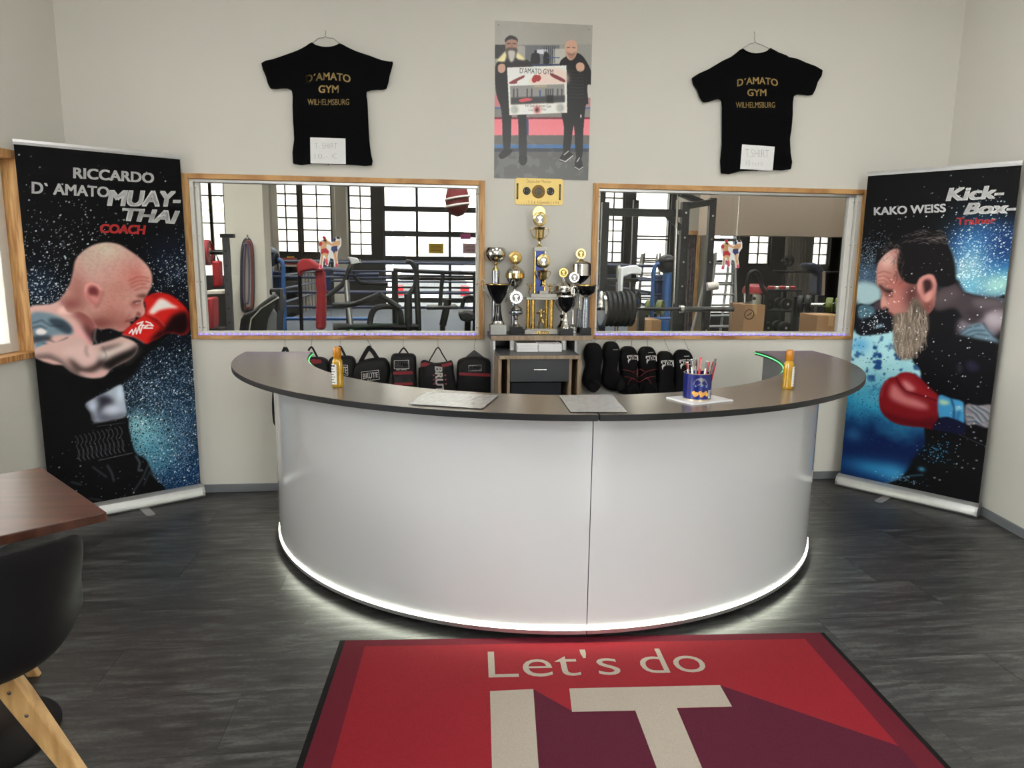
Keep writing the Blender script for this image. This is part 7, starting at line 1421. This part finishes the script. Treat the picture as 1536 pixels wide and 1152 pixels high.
pr = thing('plate_tree', 'black rack with weight plates right of the dumbbells', 'rack', (at_y(1218, 495, 4.0).x, 4.0, 0)); zA, zB = at_y(1212, 457, 4.0).z, at_y(1205, 487, 4.0).z; xA, xC = at_y(1192, 457, 4.0).x, at_y(1266, 457, 4.0).x
for z in (zA, zB): MB().tube([(xA, 4.0, z), (xC, 4.0, z)], .022, 10).build('peg', m_chrome, pr, smooth=True)
for x in (xA, xC): MB().box((x-.025, 3.97, 0), (x+.025, 4.03, zA+.1)).build('post', m_blksteel, pr)
m_green = M('olive_green_plate', (108, 116, 58), .5, 0, .1); tilt = (.82, -.57, 0)
for i, (u, v, r, m_, lab) in enumerate(((1200, 457, .115, m_plate, 'large black plate, left of the upper peg'), (1212, 457, .12, m_plate, 'large black plate, front of the upper peg'), (1243, 463, .09, m_green, 'olive green plate, left one of the pair'), (1257, 463, .09, m_green, 'olive green plate, right one of the pair'), (1200, 487, .10, m_plate, 'black plate, left of the lower peg'), (1216, 487, .10, m_plate, 'black plate, right of the lower peg'))):
    plate(at_y(u, v, 4.0).x, 4.0, zA if i < 4 else zB, r, .06 if m_ is m_plate else .07, tuple(Vector(tilt)), m_, lab+' on the plate rack', 'plates on the plate rack', m_blkpl if m_ is m_plate else m_green)
plate(at_y(951, 452, 3.6).x, 3.55, at_y(951, 452, 3.6).z, .12, .06, tilt, m_plate, 'black plate behind the barbell plates', 'plates behind the barbell'); plate(at_y(970, 458, 3.6).x, 3.5, at_y(970, 460, 3.6).z, .09, .06, tilt, m_green, 'olive green plate in front of the ring post', 'plates behind the barbell'); plate(at_y(986, 458, 3.6).x, 3.5, at_y(980, 460, 3.6).z, .085, .06, tilt, m_green, 'olive green plate nearest the ring post', 'plates behind the barbell')
# cardboard boxes, vacuum cleaner
m_card = M('brown_cardboard', (150, 112, 76), .8, 0, .06, 8)
def carton(u0, u1, vt, y, d, lab, mark=False):
    a, b = at_y(u0, vt, y), at_y(u1, vt, y); t = thing('cardboard_box', lab, 'box', ((a.x+b.x)/2, y+d/2, 0), 0, 'cardboard boxes in the gym'); MB().box((a.x, y, 0), (b.x, y+d, a.z)).build('carton', m_card, t, bevel=.004); MB().box(((a.x+b.x)/2-.03, y-.001, a.z-.12), ((a.x+b.x)/2+.03, y+d, a.z+.001)).build('tape', M('packing_tape', (170, 136, 96), .3), t)
    if mark:
        c = Vector((a.x+(b.x-a.x)*.25, y-.003, a.z-.12)); MB().tube([c+Vector((.06*math.cos(s), 0, .06*math.sin(s))) for s in [2*math.pi*k/20 for k in range(20)]], .006, 6, True).build('printed_ring', m_ink, t); MB().beam(c+Vector((-.03, 0, -.02)), c+Vector((.03, 0, .02)), .004, .012).build('printed_bar', m_ink, t)
    return a.z
carton(955, 992, 480, 2.95, .35, 'brown cardboard box under the barbell'); carton(1226, 1268, 473, 3.25, .4, 'brown cardboard box at the right edge of the window')
zbx = carton(1117, 1148, 457, 4.0, .45, 'tall brown cardboard box carrying the vacuum cleaner', True)
vc = thing('vacuum_cleaner', 'small red and chrome vacuum cleaner on the tall cardboard box', 'vacuum cleaner', (at_y(1133, 456, 4.15).x, 4.2, zbx)); cx_ = vc.location.x; hh = at_y(1133, 426, 4.2).z-zbx
MB().lathe([(.13, .002), (.13, hh*.5), (.14, hh*.55)], (cx_, 4.2, zbx), 24).build('tank', m_chrome, vc, smooth=True, ang=35); MB().lathe([(.15, hh*.55), (.15, hh*.72), (.13, hh*.88), (.07, hh), (.01, hh*1.01)], (cx_, 4.2, zbx), 24).build('motor_head', m_redv, vc, smooth=True, ang=35)
MB().tube(smooth_poly(P_y([(1122, 452), (1121, 430), (1124, 412), (1131, 407), (1138, 412), (1143, 430), (1150, 442)], 4.05), 5, False), .026, 10).build('hose', m_blkpl, vc, smooth=True); MB().lathe([(.02, 0), (.02, .05)], (cx_-.08, 4.06, zbx+hh*.3), 10, (0, -1, 0)).build('inlet', m_blkpl, vc)
# fan, radiator, bench pad on the right
fn_ = thing('stand_fan', 'black stand fan in front of the column radiator', 'fan', (at_y(1183, 430, 5.4).x, 5.4, 0)); c = at_y(1183, 391, 5.4); R = 8.6*(5.4+CD)/CF
for k in range(5):
    f = .2+.8*k/4; MB().tube([c+Vector((R*f*math.cos(s), -.05*(1-f*f), R*f*math.sin(s))) for s in [2*math.pi*j/24 for j in range(24)]], .005, 6, True).build('cage_ring', m_blkpl, fn_)
for k in range(3): s = 2*math.pi*k/3; MB().prism([c, c+Vector((R*.8*math.cos(s), 0, R*.8*math.sin(s))), c+Vector((R*.85*math.cos(s+.7), .02, R*.85*math.sin(s+.7)))], (0, .008, 0)).build('blade', m_blkpl, fn_)
MB().lathe([(R*.3, 0), (R*.25, .18)], c+Vector((0, .02, 0)), 16, (0, 1, 0)).build('motor', m_blkpl, fn_, smooth=True); MB().tube([(c.x, 5.5, .02), (c.x, 5.5, c.z)], .022, 10).build('pole', m_blkpl, fn_, smooth=True); MB().lathe([(.2, 0), (.2, .02), (.04, .05)], (c.x, 5.5, 0), 20).build('base', m_blkpl, fn_, smooth=True)
rad = thing('column_radiator', 'tall pale column radiator behind the stand fan', 'radiator', (at_y(1198, 430, 8.7).x, 8.7, 0))
for k in range(9): x = at_y(1178+k*4.6, 400, 8.7).x; MB().tube([(x, 8.7, 0.1), (x, 8.7, 2.6)], .03, 8).build('column', m_rad, rad, smooth=True)
for z in (.15, 2.55): MB().tube([(at_y(1176, 400, 8.7).x, 8.7, z), (at_y(1217, 400, 8.7).x, 8.7, z)], .035, 8).build('header', m_rad, rad)
for u in (1180, 1213): x = at_y(u, 400, 8.7).x; MB().box((x-.02, 8.68, 0), (x+.02, 8.72, .12)).build('foot', m_rad, rad)
bn = thing('padded_bench', 'dark blue curved machine pad near the right edge of the window', 'bench', (at_y(1228, 440, 5.0).x, 5.1, 0)); m_navy = M('navy_vinyl', (32, 42, 66), .4)
gslab(bn, 'pad', [(1212, 395), (1222, 394), (1232, 398), (1238, 406), (1236, 424), (1234, 443), (1226, 443), (1228, 412), (1222, 405), (1213, 402)], 5.0, .25, m_navy, .03); gslab(bn, 'edge', [(1234, 408), (1238.5, 407), (1237, 443), (1233, 443)], 4.99, .02, M('pale_pad_edge', (196, 176, 164), .5), .004)
p = at_y(1230, 443, 5.1); MB().box((p.x-.04, 5.08, 0), (p.x+.04, 5.16, p.z)).build('post', m_blksteel, bn); MB().tube(P_y([(1160, 407), (1215, 408), (1268, 409)], 5.05), .016, 8).build('bar', m_btube, bn, smooth=True); MB().box((p.x-.3, 5.05, 0), (p.x+.3, 5.2, .04)).build('foot', m_blksteel, bn)
